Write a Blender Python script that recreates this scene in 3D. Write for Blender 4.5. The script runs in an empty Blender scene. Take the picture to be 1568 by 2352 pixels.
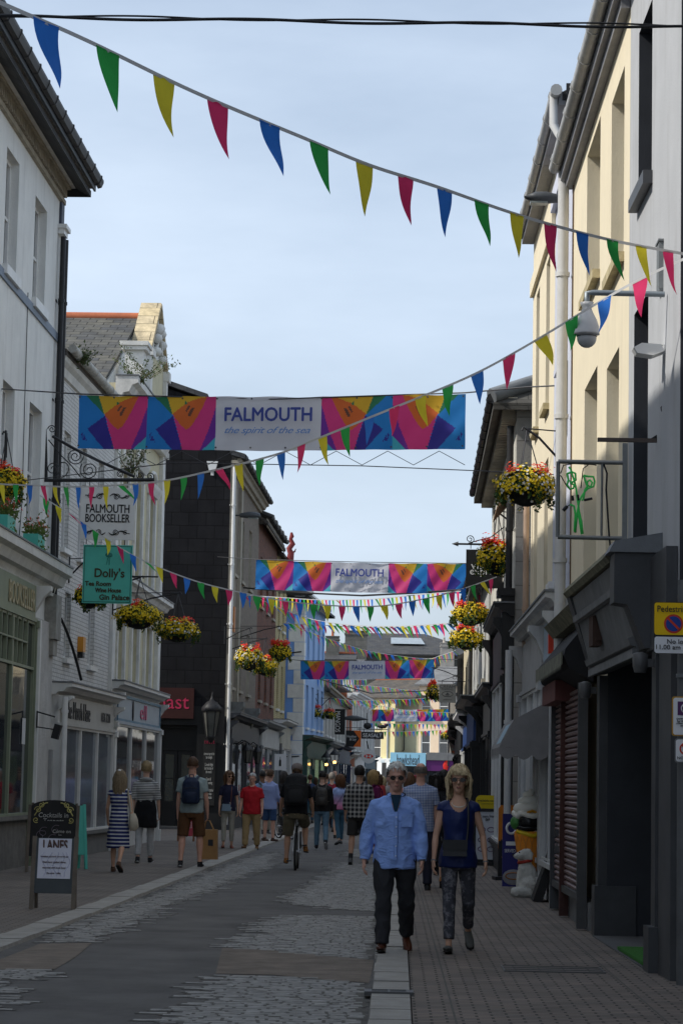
import bpy, bmesh, math, random
from mathutils import Vector, Matrix, noise
from math import sin, cos, pi, radians as R
C = bpy.context.scene.collection
rnd = random.Random(7)
# ------------------------------------------------------------------ camera
FPX = 5505.0                                   # focal length for a picture 1568 x 2352
cam_d = bpy.data.cameras.new('camera'); cam = bpy.data.objects.new('camera', cam_d); C.objects.link(cam)
cam_d.lens = FPX/2352*36; cam_d.sensor_width = 36; cam_d.clip_end = 3000; cam_d.clip_start = .1
CR = Matrix.Rotation(R(1.27), 4, 'Z') @ Matrix.Rotation(R(90+6.43), 4, 'X') @ Matrix.Rotation(.0195, 4, 'Z')
CL = Vector((0, 0, 1.6))
cam.matrix_world = Matrix.Translation(CL) @ CR
bpy.context.scene.camera = cam
def ray(px, py):
    return (CR.to_3x3() @ Vector((px-784, 1176-py, -FPX)))
def P(px, py, Y):
    d = ray(px, py); return CL + d*(Y/d.y)
def G(px, py, z=0):
    d = ray(px, py); return CL + d*((z-CL.z)/d.z)
def proj(p):
    q = CR.to_3x3().transposed() @ (Vector(p)-CL); return 784-q.x/q.z*FPX, 1176+q.y/q.z*FPX
# ------------------------------------------------------------------ materials
MATS = {}
def nodes(name):
    m = bpy.data.materials.new(name); m.use_nodes = True
    nt = m.node_tree; b = nt.nodes['Principled BSDF']
    return m, nt, b
def N(nt, t, **k):
    n = nt.nodes.new(t)
    for a, v in k.items():
        if a.startswith('i_'): n.inputs[a[2:].replace('_', ' ')].default_value = v
        else: setattr(n, a, v)
    return n
def c4(c): return (c[0], c[1], c[2], 1)
def sh(c, f): return (min(1, c[0]*f), min(1, c[1]*f), min(1, c[2]*f))
def M(name, col, rough=.75, var=.18, scale=2.5, bump=.15, bscale=60, spec=.3, metal=0, dirt=0, kind=None, col2=None, bw=.22, bh=.075, mortar=None, trans=0, msize=.01, streak=0):
    if name in MATS: return MATS[name]
    m, nt, b = nodes(name); L = nt.links.new
    b.inputs['Roughness'].default_value = rough; b.inputs['Metallic'].default_value = metal
    b.inputs['Specular IOR Level'].default_value = spec
    tc = N(nt, 'ShaderNodeTexCoord')
    n1 = N(nt, 'ShaderNodeTexNoise', i_Scale=scale, i_Detail=6., i_Roughness=.65)
    L(tc.outputs['Object'], n1.inputs['Vector'])
    mx = N(nt, 'ShaderNodeMix', data_type='RGBA')
    mx.inputs[6].default_value = c4(sh(col, 1-var)); mx.inputs[7].default_value = c4(sh(col, 1+var))
    rp = N(nt, 'ShaderNodeMapRange'); rp.inputs[1].default_value = .3; rp.inputs[2].default_value = .7
    L(n1.outputs[0], rp.inputs[0]); L(rp.outputs[0], mx.inputs[0]); out = mx.outputs[2]; hgt = None
    uv = tc.outputs['UV']
    if kind in ('brick', 'slate', 'pave', 'block'):
        br = N(nt, 'ShaderNodeTexBrick'); br.offset = .5; br.inputs['Scale'].default_value = 1
        br.inputs['Brick Width'].default_value = bw; br.inputs['Row Height'].default_value = bh
        br.inputs['Mortar Size'].default_value = msize; br.inputs['Mortar Smooth'].default_value = .3
        wob = N(nt, 'ShaderNodeTexNoise', i_Scale=1.7); L(uv, wob.inputs['Vector'])
        wm = N(nt, 'ShaderNodeVectorMath', operation='MULTIPLY_ADD'); wm.inputs[1].default_value = (.02,)*3
        L(wob.outputs[1], wm.inputs[0]); L(uv, wm.inputs[2]); L(wm.outputs[0], br.inputs['Vector'])
        c2 = col2 or sh(col, .7)
        br.inputs['Color1'].default_value = c4(col); br.inputs['Color2'].default_value = c4(c2)
        br.inputs['Mortar'].default_value = c4(mortar or sh(col, .5)); br.inputs['Bias'].default_value = 0
        m2 = N(nt, 'ShaderNodeMix', data_type='RGBA', blend_type='MULTIPLY'); m2.inputs[0].default_value = 1
        g = N(nt, 'ShaderNodeMapRange'); g.inputs[1].default_value = .3; g.inputs[2].default_value = .7
        g.inputs[3].default_value = 1-var; g.inputs[4].default_value = 1+var*.6; L(n1.outputs[0], g.inputs[0])
        L(br.outputs[0], m2.inputs[6]); L(g.outputs[0], m2.inputs[7]); out = m2.outputs[2]; hgt = br.outputs[1]
    if kind == 'stripe':      # horizontal stripes: bh period, bw share
        sp = N(nt, 'ShaderNodeSeparateXYZ'); L(tc.outputs['Object'], sp.inputs[0])
        a = N(nt, 'ShaderNodeMath', operation='DIVIDE'); a.inputs[1].default_value = bh; L(sp.outputs[2], a.inputs[0])
        f = N(nt, 'ShaderNodeMath', operation='FRACT'); L(a.outputs[0], f.inputs[0])
        l = N(nt, 'ShaderNodeMath', operation='LESS_THAN'); l.inputs[1].default_value = bw; L(f.outputs[0], l.inputs[0])
        m2 = N(nt, 'ShaderNodeMix', data_type='RGBA'); L(l.outputs[0], m2.inputs[0]); L(out, m2.inputs[6]); m2.inputs[7].default_value = c4(col2); out = m2.outputs[2]
    if kind == 'check':
        sp = N(nt, 'ShaderNodeSeparateXYZ'); L(tc.outputs['Object'], sp.inputs[0])
        fs = []
        for ax in (0, 2):
            a = N(nt, 'ShaderNodeMath', operation='DIVIDE'); a.inputs[1].default_value = bh; L(sp.outputs[ax], a.inputs[0])
            f = N(nt, 'ShaderNodeMath', operation='FRACT'); L(a.outputs[0], f.inputs[0])
            l = N(nt, 'ShaderNodeMath', operation='LESS_THAN'); l.inputs[1].default_value = bw; L(f.outputs[0], l.inputs[0]); fs.append(l)
        ad = N(nt, 'ShaderNodeMath', operation='ADD'); L(fs[0].outputs[0], ad.inputs[0]); L(fs[1].outputs[0], ad.inputs[1])
        hf = N(nt, 'ShaderNodeMath', operation='MULTIPLY'); hf.inputs[1].default_value = .5; L(ad.outputs[0], hf.inputs[0])
        m2 = N(nt, 'ShaderNodeMix', data_type='RGBA'); L(hf.outputs[0], m2.inputs[0]); L(out, m2.inputs[6]); m2.inputs[7].default_value = c4(col2); out = m2.outputs[2]
    if kind == 'speckle':
        v = N(nt, 'ShaderNodeTexVoronoi', i_Scale=bw); L(tc.outputs['Object'], v.inputs['Vector'])
        l = N(nt, 'ShaderNodeMapRange'); l.inputs[1].default_value = bh; l.inputs[2].default_value = bh*.6; L(v.outputs[0], l.inputs[0])
        m2 = N(nt, 'ShaderNodeMix', data_type='RGBA'); L(l.outputs[0], m2.inputs[0]); L(out, m2.inputs[6]); m2.inputs[7].default_value = c4(col2); out = m2.outputs[2]
    if kind == 'mottle':
        v = N(nt, 'ShaderNodeTexNoise', i_Scale=bw, i_Detail=5., i_Roughness=.7); L(tc.outputs['Object'], v.inputs['Vector'])
        l = N(nt, 'ShaderNodeMapRange'); l.inputs[1].default_value = .5; l.inputs[2].default_value = .68; L(v.outputs[0], l.inputs[0])
        m2 = N(nt, 'ShaderNodeMix', data_type='RGBA'); L(l.outputs[0], m2.inputs[0]); L(out, m2.inputs[6]); m2.inputs[7].default_value = c4(col2); out = m2.outputs[2]
    if kind == 'grad':        # dip-dyed cloth, a true colour change with height
        sp = N(nt, 'ShaderNodeSeparateXYZ'); L(tc.outputs['Object'], sp.inputs[0])
        l = N(nt, 'ShaderNodeMapRange'); l.inputs[1].default_value = bw; l.inputs[2].default_value = bh; L(sp.outputs[2], l.inputs[0])
        m2 = N(nt, 'ShaderNodeMix', data_type='RGBA'); L(l.outputs[0], m2.inputs[0]); L(out, m2.inputs[6]); m2.inputs[7].default_value = c4(col2); out = m2.outputs[2]
    if dirt or streak:
        mp = N(nt, 'ShaderNodeMapping'); mp.inputs['Scale'].default_value = (1.6, 1.6, .22 if streak else 1)
        L(tc.outputs['Object'], mp.inputs[0])
        n2 = N(nt, 'ShaderNodeTexNoise', i_Scale=1.5, i_Detail=8., i_Roughness=.7); L(mp.outputs[0], n2.inputs['Vector'])
        d = N(nt, 'ShaderNodeMapRange'); d.inputs[1].default_value = .5; d.inputs[2].default_value = .78; d.inputs[4].default_value = dirt or streak
        L(n2.outputs[0], d.inputs[0])
        m3 = N(nt, 'ShaderNodeMix', data_type='RGBA'); L(d.outputs[0], m3.inputs[0]); L(out, m3.inputs[6]); m3.inputs[7].default_value = (.10, .09, .07, 1); out = m3.outputs[2]
    L(out, b.inputs['Base Color'])
    if bump == 'cloth':
        mp_ = N(nt, 'ShaderNodeMapping'); mp_.inputs['Rotation'].default_value = (.4, .5, .3); mp_.inputs['Scale'].default_value = (1, 1, 1.9); L(tc.outputs['Object'], mp_.inputs[0])
        n3 = N(nt, 'ShaderNodeTexNoise', i_Scale=7., i_Detail=3., i_Distortion=1.2); L(mp_.outputs[0], n3.inputs['Vector'])
        rd = N(nt, 'ShaderNodeMath', operation='SUBTRACT'); rd.inputs[1].default_value = .5; L(n3.outputs[0], rd.inputs[0]); ab = N(nt, 'ShaderNodeMath', operation='ABSOLUTE'); L(rd.outputs[0], ab.inputs[0])
        bp = N(nt, 'ShaderNodeBump', i_Strength=.5, i_Distance=.06); L(ab.outputs[0], bp.inputs['Height']); L(bp.outputs[0], b.inputs['Normal'])
    elif bump:
        n3 = N(nt, 'ShaderNodeTexNoise', i_Scale=bscale, i_Detail=4.); L(tc.outputs['Object'], n3.inputs['Vector'])
        bp = N(nt, 'ShaderNodeBump', i_Strength=bump, i_Distance=.02); L(n3.outputs[0], bp.inputs['Height'])
        last = bp
        if hgt:
            b2 = N(nt, 'ShaderNodeBump', i_Strength=.7, i_Distance=.012); b2.invert = True; L(hgt, b2.inputs['Height']); L(bp.outputs[0], b2.inputs['Normal']); last = b2
        L(last.outputs[0], b.inputs['Normal'])
    if trans:
        tr = N(nt, 'ShaderNodeBsdfTranslucent'); L(out, tr.inputs[0])
        ms = N(nt, 'ShaderNodeMixShader'); ms.inputs[0].default_value = trans
        L(b.outputs[0], ms.inputs[1]); L(tr.outputs[0], ms.inputs[2]); L(ms.outputs[0], nt.nodes['Material Output'].inputs[0])
    MATS[name] = m; return m
def emit(name, col, s):
    if name in MATS: return MATS[name]
    m, nt, b = nodes(name); b.inputs['Base Color'].default_value = c4(col)
    b.inputs['Emission Color'].default_value = c4(col); b.inputs['Emission Strength'].default_value = s
    MATS[name] = m; return m
def glass(name='window glass', col=(.02, .025, .03), rough=.04):
    if name in MATS: return MATS[name]
    m, nt, b = nodes(name); L = nt.links.new
    tc = N(nt, 'ShaderNodeTexCoord'); n1 = N(nt, 'ShaderNodeTexNoise', i_Scale=.9, i_Detail=2.); L(tc.outputs['Object'], n1.inputs['Vector'])
    mx = N(nt, 'ShaderNodeMix', data_type='RGBA'); mx.inputs[6].default_value = c4(sh(col, .4)); mx.inputs[7].default_value = c4(sh(col, 2))
    L(n1.outputs[0], mx.inputs[0]); L(mx.outputs[2], b.inputs['Base Color'])
    b.inputs['Roughness'].default_value = rough; b.inputs['Specular IOR Level'].default_value = .9; b.inputs['IOR'].default_value = 1.6
    bp = N(nt, 'ShaderNodeBump', i_Strength=.06, i_Distance=.05); L(n1.outputs[0], bp.inputs['Height']); L(bp.outputs[0], b.inputs['Normal'])
    MATS[name] = m; return m
# ------------------------------------------------------------------ mesh builder
class MB:
    def __init__(s): s.v = []; s.f = []; s.m = []; s.s = []
    def add(s, vs, fs, mat=0, X=None, smooth=False):
        o = len(s.v)
        if X is not None: vs = [X @ Vector(v) for v in vs]
        s.v += [tuple(v) for v in vs]; s.f += [tuple(i+o for i in f) for f in fs]
        s.m += [mat]*len(fs); s.s += [smooth]*len(fs); return s
    def box(s, x0, x1, y0, y1, z0, z1, mat=0, X=None, tap=0):
        t = tap
        return s.add([(x0, y0, z0), (x1, y0, z0), (x1, y1, z0), (x0, y1, z0), (x0+t, y0+t, z1), (x1-t, y0+t, z1), (x1-t, y1-t, z1), (x0+t, y1-t, z1)],
              [(0, 3, 2, 1), (4, 5, 6, 7), (0, 1, 5, 4), (1, 2, 6, 5), (2, 3, 7, 6), (3, 0, 4, 7)], mat, X)
    def quad(s, a, b, c, d, mat=0, X=None): return s.add([a, b, c, d], [(0, 1, 2, 3)], mat, X)
    def prism(s, pts, y0, y1, mat=0, X=None, side=None):     # outline in x,z extruded along y
        n = len(pts); ar = sum(pts[i][0]*pts[(i+1) % n][1]-pts[(i+1) % n][0]*pts[i][1] for i in range(n))
        if ar < 0: pts = pts[::-1]
        vs = [(p[0], y0, p[1]) for p in pts]+[(p[0], y1, p[1]) for p in pts]
        s.add(vs, [tuple(range(n)), tuple(range(2*n-1, n-1, -1))], mat, X)
        s.add(vs, [(i, i+n, (i+1) % n+n, (i+1) % n) for i in range(n)], mat if side is None else side, X); return s
    def profile(s, pts, x0, x1, mat=0, X=None):              # outline in y,z extruded along x
        n = len(pts); ar = sum(pts[i][0]*pts[(i+1) % n][1]-pts[(i+1) % n][0]*pts[i][1] for i in range(n))
        if ar < 0: pts = pts[::-1]
        vs = [(x0, p[0], p[1]) for p in pts]+[(x1, p[0], p[1]) for p in pts]
        return s.add(vs, [tuple(range(n-1, -1, -1)), tuple(range(n, 2*n))]+[(i, (i+1) % n, (i+1) % n+n, i+n) for i in range(n)], mat, X)
    def tube(s, pts, r, n=8, mat=0, X=None, up=None, caps=True, smooth=True):
        pts = [Vector(p) for p in pts]; k = len(pts)
        if not isinstance(r, (list, tuple)): r = [r]*k
        rr = [(a, a) if not isinstance(a, (list, tuple)) else a for a in r]
        u = None; vs = []
        for i, p in enumerate(pts):
            t = (pts[min(i+1, k-1)]-pts[max(i-1, 0)]).normalized()
            if u is None:
                u = Vector(up) if up else (Vector((0, 0, 1)) if abs(t.z) < .9 else Vector((0, 1, 0)))
            u = (u-t*u.dot(t))
            if u.length < 1e-4: u = t.orthogonal()
            u.normalize(); w = u.cross(t)
            for j in range(n):
                a = 2*pi*j/n; vs.append(p+w*(cos(a)*rr[i][0])+u*(sin(a)*rr[i][1]))
        fs = [(i*n+j, (i+1)*n+j, (i+1)*n+(j+1) % n, i*n+(j+1) % n) for i in range(k-1) for j in range(n)]
        s.add(vs, fs, mat, X, smooth)
        if caps: s.add(vs[:n], [tuple(range(n))], mat, X); s.add(vs[-n:], [tuple(range(n-1, -1, -1))], mat, X)
        return s
    def cyl(s, a, b, r0, r1=None, n=12, mat=0, X=None): return s.tube([a, b], [r0, r0 if r1 is None else r1], n, mat, X)
    def lathe(s, prof, n=20, mat=0, X=None, smooth=True):    # prof: (r,z)
        vs = [(r*cos(2*pi*j/n), r*sin(2*pi*j/n), z) for r, z in prof for j in range(n)]; k = len(prof)
        s.add(vs, [(i*n+j, i*n+(j+1) % n, (i+1)*n+(j+1) % n, (i+1)*n+j) for i in range(k-1) for j in range(n)], mat, X, smooth)
        s.add(vs[:n], [tuple(range(n-1, -1, -1))], mat, X); s.add(vs[-n:], [tuple(range(n))], mat, X); return s
    def ball(s, c, r, n=12, mat=0, X=None):
        if not isinstance(r, (list, tuple)): r = (r,)*3
        k = max(4, n//2); vs = []
        for i in range(1, k):
            a = pi*i/k
            for j in range(n):
                b = 2*pi*j/n; vs.append((c[0]+r[0]*sin(a)*cos(b), c[1]+r[1]*sin(a)*sin(b), c[2]-r[2]*cos(a)))
        vs += [(c[0], c[1], c[2]-r[2]), (c[0], c[1], c[2]+r[2])]; q = len(vs)
        fs = [(i*n+j, i*n+(j+1) % n, (i+1)*n+(j+1) % n, (i+1)*n+j) for i in range(k-2) for j in range(n)]
        fs += [(q-2, (j+1) % n, j) for j in range(n)]+[(q-1, (k-2)*n+j, (k-2)*n+(j+1) % n) for j in range(n)]
        return s.add(vs, fs, mat, X, True)
    def mesh(s, name, mats):
        me = bpy.data.meshes.new(name); me.from_pydata(s.v, [], s.f)
        for m in (mats if isinstance(mats, (list, tuple)) else [mats]): me.materials.append(m)
        me.polygons.foreach_set('material_index', s.m); me.polygons.foreach_set('use_smooth', s.s)
        me.update(); uvify(me); return me
def uvify(me):
    uv = me.uv_layers.new(name='UVMap'); vs = me.vertices; data = [0.]*(2*len(me.loops))
    for p in me.polygons:
        n = p.normal
        if abs(n.z) > .95: t = Vector((1, 0, 0))
        else: t = Vector((-n.y, n.x, 0)).normalized()
        b = n.cross(t)
        for li in p.loop_indices:
            co = vs[me.loops[li].vertex_index].co; data[2*li] = co.dot(t); data[2*li+1] = co.dot(b)
    uv.data.foreach_set('uv', data)
def tag(o, label=None, cat=None, group=None, kind=None):
    if label: o['label'] = label
    if cat: o['category'] = cat
    if group: o['group'] = group
    if kind: o['kind'] = kind
    return o
def thing(name, label, cat, loc=(0, 0, 0), rz=0, group=None):
    o = bpy.data.objects.new(name, None); C.objects.link(o); o.location = loc; o.rotation_euler = (0, 0, rz); o.empty_display_size = .3
    return tag(o, label, cat, group)
def part(name, mb, mats, parent=None, label=None, loc=None, rot=None):
    me = mb.mesh(name, mats) if isinstance(mb, MB) else mb
    o = bpy.data.objects.new(name, me); C.objects.link(o)
    if parent: o.parent = parent
    if label: o['label'] = label
    if loc: o.location = loc
    if rot: o.rotation_euler = rot
    return o
def dup(o, parent=None, loc=None, rz=None, label=None):
    c = o.copy(); C.objects.link(c); c.parent = parent
    if loc is not None: c.location = loc
    if rz is not None: c.rotation_euler = (0, 0, rz)
    if label: c['label'] = label
    for ch in list(o.children): dup(ch, c)
    return c
def wmat(o):
    m = Matrix.LocRotScale(o.location, o.rotation_euler, o.scale)
    return wmat(o.parent) @ m if o.parent else m
def lettering(parent, txt, w, h, loc, mat, rot=(pi/2, 0, 0), name='lettering', ext=.004, shear=0, spacing=1, bold=0, fat=0):
    bold = 0 if bold > 0 else bold
    cu = bpy.data.curves.new('t', 'FONT'); cu.body = txt; cu.extrude = .01; cu.shear = shear; cu.space_character = spacing; cu.offset = bold; cu.resolution_u = 3
    cu.align_x = 'CENTER'; cu.space_line = .85
    o = bpy.data.objects.new('t', cu); me = bpy.data.meshes.new_from_object(o)
    bpy.data.objects.remove(o); bpy.data.curves.remove(cu)
    xs = [v.co.x for v in me.vertices]; ys = [v.co.y for v in me.vertices]
    cx, cy = (min(xs)+max(xs))/2, (min(ys)+max(ys))/2; sx = w/(max(xs)-min(xs)); sy = (h/(max(ys)-min(ys))) if h else sx
    for v in me.vertices: v.co = ((v.co.x-cx)*sx, (v.co.y-cy)*sy, v.co.z*ext/.01)
    if fat:
        bm = bmesh.new(); bm.from_mesh(me)
        for dx, dy in ((fat, 0), (fat*.5, fat*.5), (fat*.5, -fat*.5)):
            k = len(bm.verts); bm.from_mesh(me); bm.verts.ensure_lookup_table()
            for v in bm.verts[k:]: v.co.x += dx; v.co.y += dy; v.co.z += .0006*(1+dy/fat)
        bm.to_mesh(me); bm.free()
    me.materials.clear(); me.materials.append(mat)
    return part(name, me, None, parent, loc=loc, rot=rot)
def fused(mb, voxel, mats, name='body', sm=2, disp=0, dsc=8, seed=0):
    """one continuous surface out of overlapping closed lofts"""
    me0 = mb.mesh('tmp', [mats] if not isinstance(mats, list) else mats); o = bpy.data.objects.new('tmp', me0); C.objects.link(o)
    rm = o.modifiers.new('r', 'REMESH'); rm.mode = 'VOXEL'; rm.voxel_size = voxel; rm.use_smooth_shade = True
    if sm: s_ = o.modifiers.new('s', 'SMOOTH'); s_.iterations = sm; s_.factor = .5
    dg = bpy.context.evaluated_depsgraph_get(); me = bpy.data.meshes.new_from_object(o.evaluated_get(dg))
    me.name = name; bpy.data.objects.remove(o); bpy.data.meshes.remove(me0)
    if disp:
        nn = [v.normal.copy() for v in me.vertices]
        for v, n in zip(me.vertices, nn):
            c = v.co*dsc+Vector((seed, seed*1.7, 0)); c.z *= .8
            a = noise.noise(c); b2 = noise.noise(c*2.3)
            v.co += n*disp*((1-abs(a)*2.6)+.5*b2)
    for p in me.polygons: p.use_smooth = True
    me.materials.clear()
    for m in (mats if isinstance(mats, list) else [mats]): me.materials.append(m)
    return me
# ------------------------------------------------------------------ building kit; local frame: x along the front, y inward, z up
GL = glass(); GLB = glass('bright window glass', (.12, .14, .16), .08)
WHT = M('white gloss paint', (.72, .72, .70), .45, .08, bump=.03, dirt=.2)
BLK = M('black iron paint', (.02, .02, .022), .5, .2, bump=.1)
SLATE = M('roof slate', (.05, .052, .058), .75, .35, 1.5, .2, kind='slate', bw=.5, bh=.25, col2=(.075, .073, .07), dirt=.3)
SLATEB = M('brown mossy roof slate', (.12, .10, .08), .85, .35, 2, .3, kind='slate', bw=.4, bh=.22, col2=(.08, .075, .07), dirt=.2)
TERRA = M('terracotta ridge', (.42, .13, .06), .8, .2)
LEAD = M('lead flashing', (.16, .17, .18), .6, .2)
class Bld:
    def __init__(s, name, label, cat, p0, p1, group=None):
        s.p0 = Vector((p0[0], p0[1], 0)); s.d = Vector((p1[0]-p0[0], p1[1]-p0[1], 0)); s.w = s.d.length; s.d.normalize()
        s.rz = math.atan2(s.d.y, s.d.x); s.o = thing(name, label, cat, s.p0, s.rz, group)
        s.nin = Vector((-s.d.y, s.d.x, 0)); s.X = Matrix.Translation(s.p0) @ Matrix.Rotation(s.rz, 4, 'Z')
    def at(s, px, py, y=0):             # picture point -> (x, z) on the plane at local depth y
        d = ray(px, py); o = s.p0+s.nin*y; t = (o-CL).dot(s.nin)/d.dot(s.nin); q = CL+d*t-o
        return q.dot(s.d), q.z
    def win(s, l, t, r, b, y=0):        # picture box on the front -> x0,x1,z0,z1
        a = s.at(l, (t+b)/2, y)[0]; c = s.at(r, (t+b)/2, y)[0]; m = (l+r)/2
        return (min(a, c), max(a, c), s.at(m, b, y)[1], s.at(m, t, y)[1])
    def wall(s, mats, x0, x1, z0, z1, holes=(), depth=7, name='wall', side=None, revmat=None, top=True, sides=(1, 1)):
        mb = MB(); mats = mats if isinstance(mats, list) else [mats]; rm0 = revmat if revmat is not None else 0
        xs = sorted({x0, x1} | {max(x0, min(x1, h[k])) for h in holes for k in (0, 1)}); zs = sorted({z0, z1} | {max(z0, min(z1, h[k])) for h in holes for k in (2, 3)})
        for i in range(len(xs)-1):
            for j in range(len(zs)-1):
                a, b, c, d = xs[i], xs[i+1], zs[j], zs[j+1]
                if b-a < 1e-5 or d-c < 1e-5: continue
                mx, mz = (a+b)/2, (c+d)/2
                if any(h[0] < mx < h[1] and h[2] < mz < h[3] for h in holes): continue
                mb.quad((a, 0, c), (b, 0, c), (b, 0, d), (a, 0, d), 0)
        for h in holes:
            a, b, c, d = h[:4]; r = h[4] if len(h) > 4 else .18; rm = h[5] if len(h) > 5 else rm0
            if a > x0: mb.quad((a, 0, c), (a, r, c), (a, r, d), (a, 0, d), rm)
            if b < x1: mb.quad((b, 0, c), (b, 0, d), (b, r, d), (b, r, c), rm)
            a = max(a, x0); b = min(b, x1)
            mb.quad((a, 0, d), (a, r, d), (b, r, d), (b, 0, d), rm); mb.quad((a, 0, c), (b, 0, c), (b, r, c), (a, r, c), rm)
        sm = side if side is not None else 0
        if sides[0]: mb.quad((x0, depth, z0), (x0, 0, z0), (x0, 0, z1), (x0, depth, z1), sm)
        if sides[1]: mb.quad((x1, 0, z0), (x1, depth, z0), (x1, depth, z1), (x1, 0, z1), sm)
        mb.quad((x1, depth, z0), (x0, depth, z0), (x0, depth, z1), (x1, depth, z1), sm)
        if top: mb.quad((x0, 0, z1), (x1, 0, z1), (x1, depth, z1), (x0, depth, z1), sm)
        return part(name, mb, mats, s.o)
    def window(s, x0, x1, z0, z1, rev=.18, fr=None, gl=None, sill=None, bars=(0, 1), fw=.07, curtain=None, parent=None, sillh=.09):
        fr = fr or WHT; mb = MB(); y0, y1 = rev-.05, rev+.03
        mb.box(x0, x0+fw, y0, y1, z0, z1); mb.box(x1-fw, x1, y0, y1, z0, z1); mb.box(x0+fw, x1-fw, y0, y1, z0, z0+fw); mb.box(x0+fw, x1-fw, y0, y1, z1-fw, z1)
        for k in range(bars[0]): xx = x0+fw+(x1-x0-2*fw)*(k+1)/(bars[0]+1); mb.box(xx-.015, xx+.015, y0+.015, y1, z0+fw, z1-fw)
        for k in range(bars[1]): zz = z0+fw+(z1-z0-2*fw)*(k+1)/(bars[1]+1); mb.box(x0+fw, x1-fw, y0+.01, y1-.002, zz-.025, zz+.025)
        w = part('window', mb, fr, parent or s.o)
        p = MB().box(x0+.01, x1-.01, rev, rev+.02, z0+.01, z1-.01); part('pane', p, gl or GL, w)
        if sill is not None: part('sill', MB().box(x0-.07, x1+.07, -.09, rev-.052, z0-sillh, z0+.004), sill, w)
        return w
    def roof(s, x0, x1, z, depth=7, rise=3, over=.35, mat=None, ridge=None, hip0=0, hip1=0, th=.12, eave=True):
        mb = MB(); zo = z-over*rise/(depth/2); m = depth/2
        a = [(x0-hip0*0, -over, zo), (x1, -over, zo), (x1-hip1, m, z+rise), (x0+hip0, m, z+rise), (x0, depth+over, zo), (x1, depth+over, zo)]
        lo = [(p[0], p[1], p[2]-th) for p in a]
        mb.add(a+lo, [(0, 1, 2, 3), (5, 4, 3, 2), (0, 3, 4), (1, 5, 2), (7, 6, 9, 8), (10, 11, 8, 9), (6, 0, 4, 10, ), (0, 6, 7, 1), (5, 1, 7, 11), (4, 5, 11, 10), (6, 10, 9), (7, 8, 11)])
        r = part('roof', mb, mat or SLATE, s.o)
        if ridge: part('ridge_tiles', MB().tube([(x0+hip0, m, z+rise+.03), (x1-hip1, m, z+rise+.03)], .13, 8), ridge, r)
        return r
    def gutter(s, x0, x1, z, y=-.2, r=.07, mat=None, soffit=None, wallgap=None):
        mb = MB(); mb.tube([(x0, y, z), (x1, y, z)], r, 10, 0); k = x0+.5
        while k < x1: mb.tube([(k-.03, y, z), (k+.03, y, z)], r*1.16, 10, 0); k += 1.1
        g = part('gutter', mb, mat or WHT, s.o)
        if soffit: part('soffit', MB().box(x0, x1, y+r+.01, .0, z-.02, z+.05), soffit, s.o)
        return g
    def pipe(s, x, z0, z1, y=-.09, r=.05, mat=None, name='downpipe', top=None):
        mb = MB(); pts = [(x, y, z0), (x, y, z1)]
        if top: pts += [(x, top, z1+abs(top)*.7)]
        mb.tube(pts, r, 10); k = z0+.6
        while k < z1-.2: mb.tube([(x, y, k), (x, y, k+.06)], r*1.25, 10); mb.box(x-.09, x+.09, -.012, -.001, k, k+.04); k += 1.9
        return part(name, mb, mat or WHT, s.o)
    def chimney(s, x0, x1, y0, y1, z0, z1, mat, pots=2, pm=None):
        c = part('chimney', MB().box(x0, x1, y0, y1, z0, z1).box(x0-.06, x1+.06, y0-.06, y1+.06, z1-.3, z1-.15).box(x0-.05, x1+.05, y0-.05, y1+.05, z1+.001, z1+.08), mat, s.o)
        for k in range(pots):
            x = x0+(x1-x0)*(k+.5)/pots; part('chimney_pot', MB().lathe([(.14, 0), (.11, .1), (.1, .45), (.13, .5), (.09, .5), (.08, .1)], 12), pm or TERRA, c, loc=(x, (y0+y1)/2, z1+.08))
    def cornice(s, x0, x1, z, h=.25, proj=.3, mat=None, name='cornice', parent=None, dent=0, y=0, lead=True):
        pr = [(y, z), (y-proj*.25, z), (y-proj*.35, z+h*.25), (y-proj*.6, z+h*.3), (y-proj*.75, z+h*.6), (y-proj, z+h*.7), (y-proj, z+h), (y, z+h)]
        mb = MB().profile(pr, x0, x1, 0)
        if lead: mb.box(x0-.02, x1+.02, y-proj-.02, y, z+h+.002, z+h+.03, 1)
        if dent:
            k = x0+.03
            while k < x1-.05: mb.box(k, k+dent*.5, y-proj*.3-.03, y-.01, z-dent*.9, z-.002, 0); k += dent
        return part(name, mb, [mat or WHT, LEAD], parent or s.o)
    def console(s, x, z0, z1, w=.2, proj=.3, mat=None, parent=None):
        pr = [(0, z0), (-.06, z0), (-.1, z0+.05), (-.08, z0+(z1-z0)*.3), (-proj*.7, z0+(z1-z0)*.75), (-proj, z0+(z1-z0)*.9), (-proj, z1), (0, z1)]
        return part('console', MB().profile(pr, x-w/2, x+w/2), mat or WHT, parent or s.o)
    def shopfront(s, x0, x1, H=3.3, fz=2.7, mat=None, fmat=None, bays=2, door=None, text=None, tmat=None, tw=None, th=.22, y=-.12, riser=.5, gl=None, riserm=None, fr=None, transom=0, tx=None, cor=True, label=None, conso=True, corp=.3, txtfn=None):
        """timber shopfront standing proud of the wall: pilasters, fascia, cornice, riser, windows, door"""
        mat = mat or WHT; fr = fr or mat; sf = part('shopfront', MB().box(x0, x1, y+.05, -.003, fz-.02, H), mat, s.o, label)
        for x in (x0, x1-.2):
            pl = part('pilaster', MB().box(x, x+.2, y-.05, -.002, 0.32, fz).box(x-.03, x+.23, y-.09, -.002, .0, .319).box(x-.03, x+.23, y-.09, -.001, fz-.14, fz-.02), mat, sf)
            if conso: s.console(x+.1, fz+.003, H-.02, .2, -y+.22, mat, sf)
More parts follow.
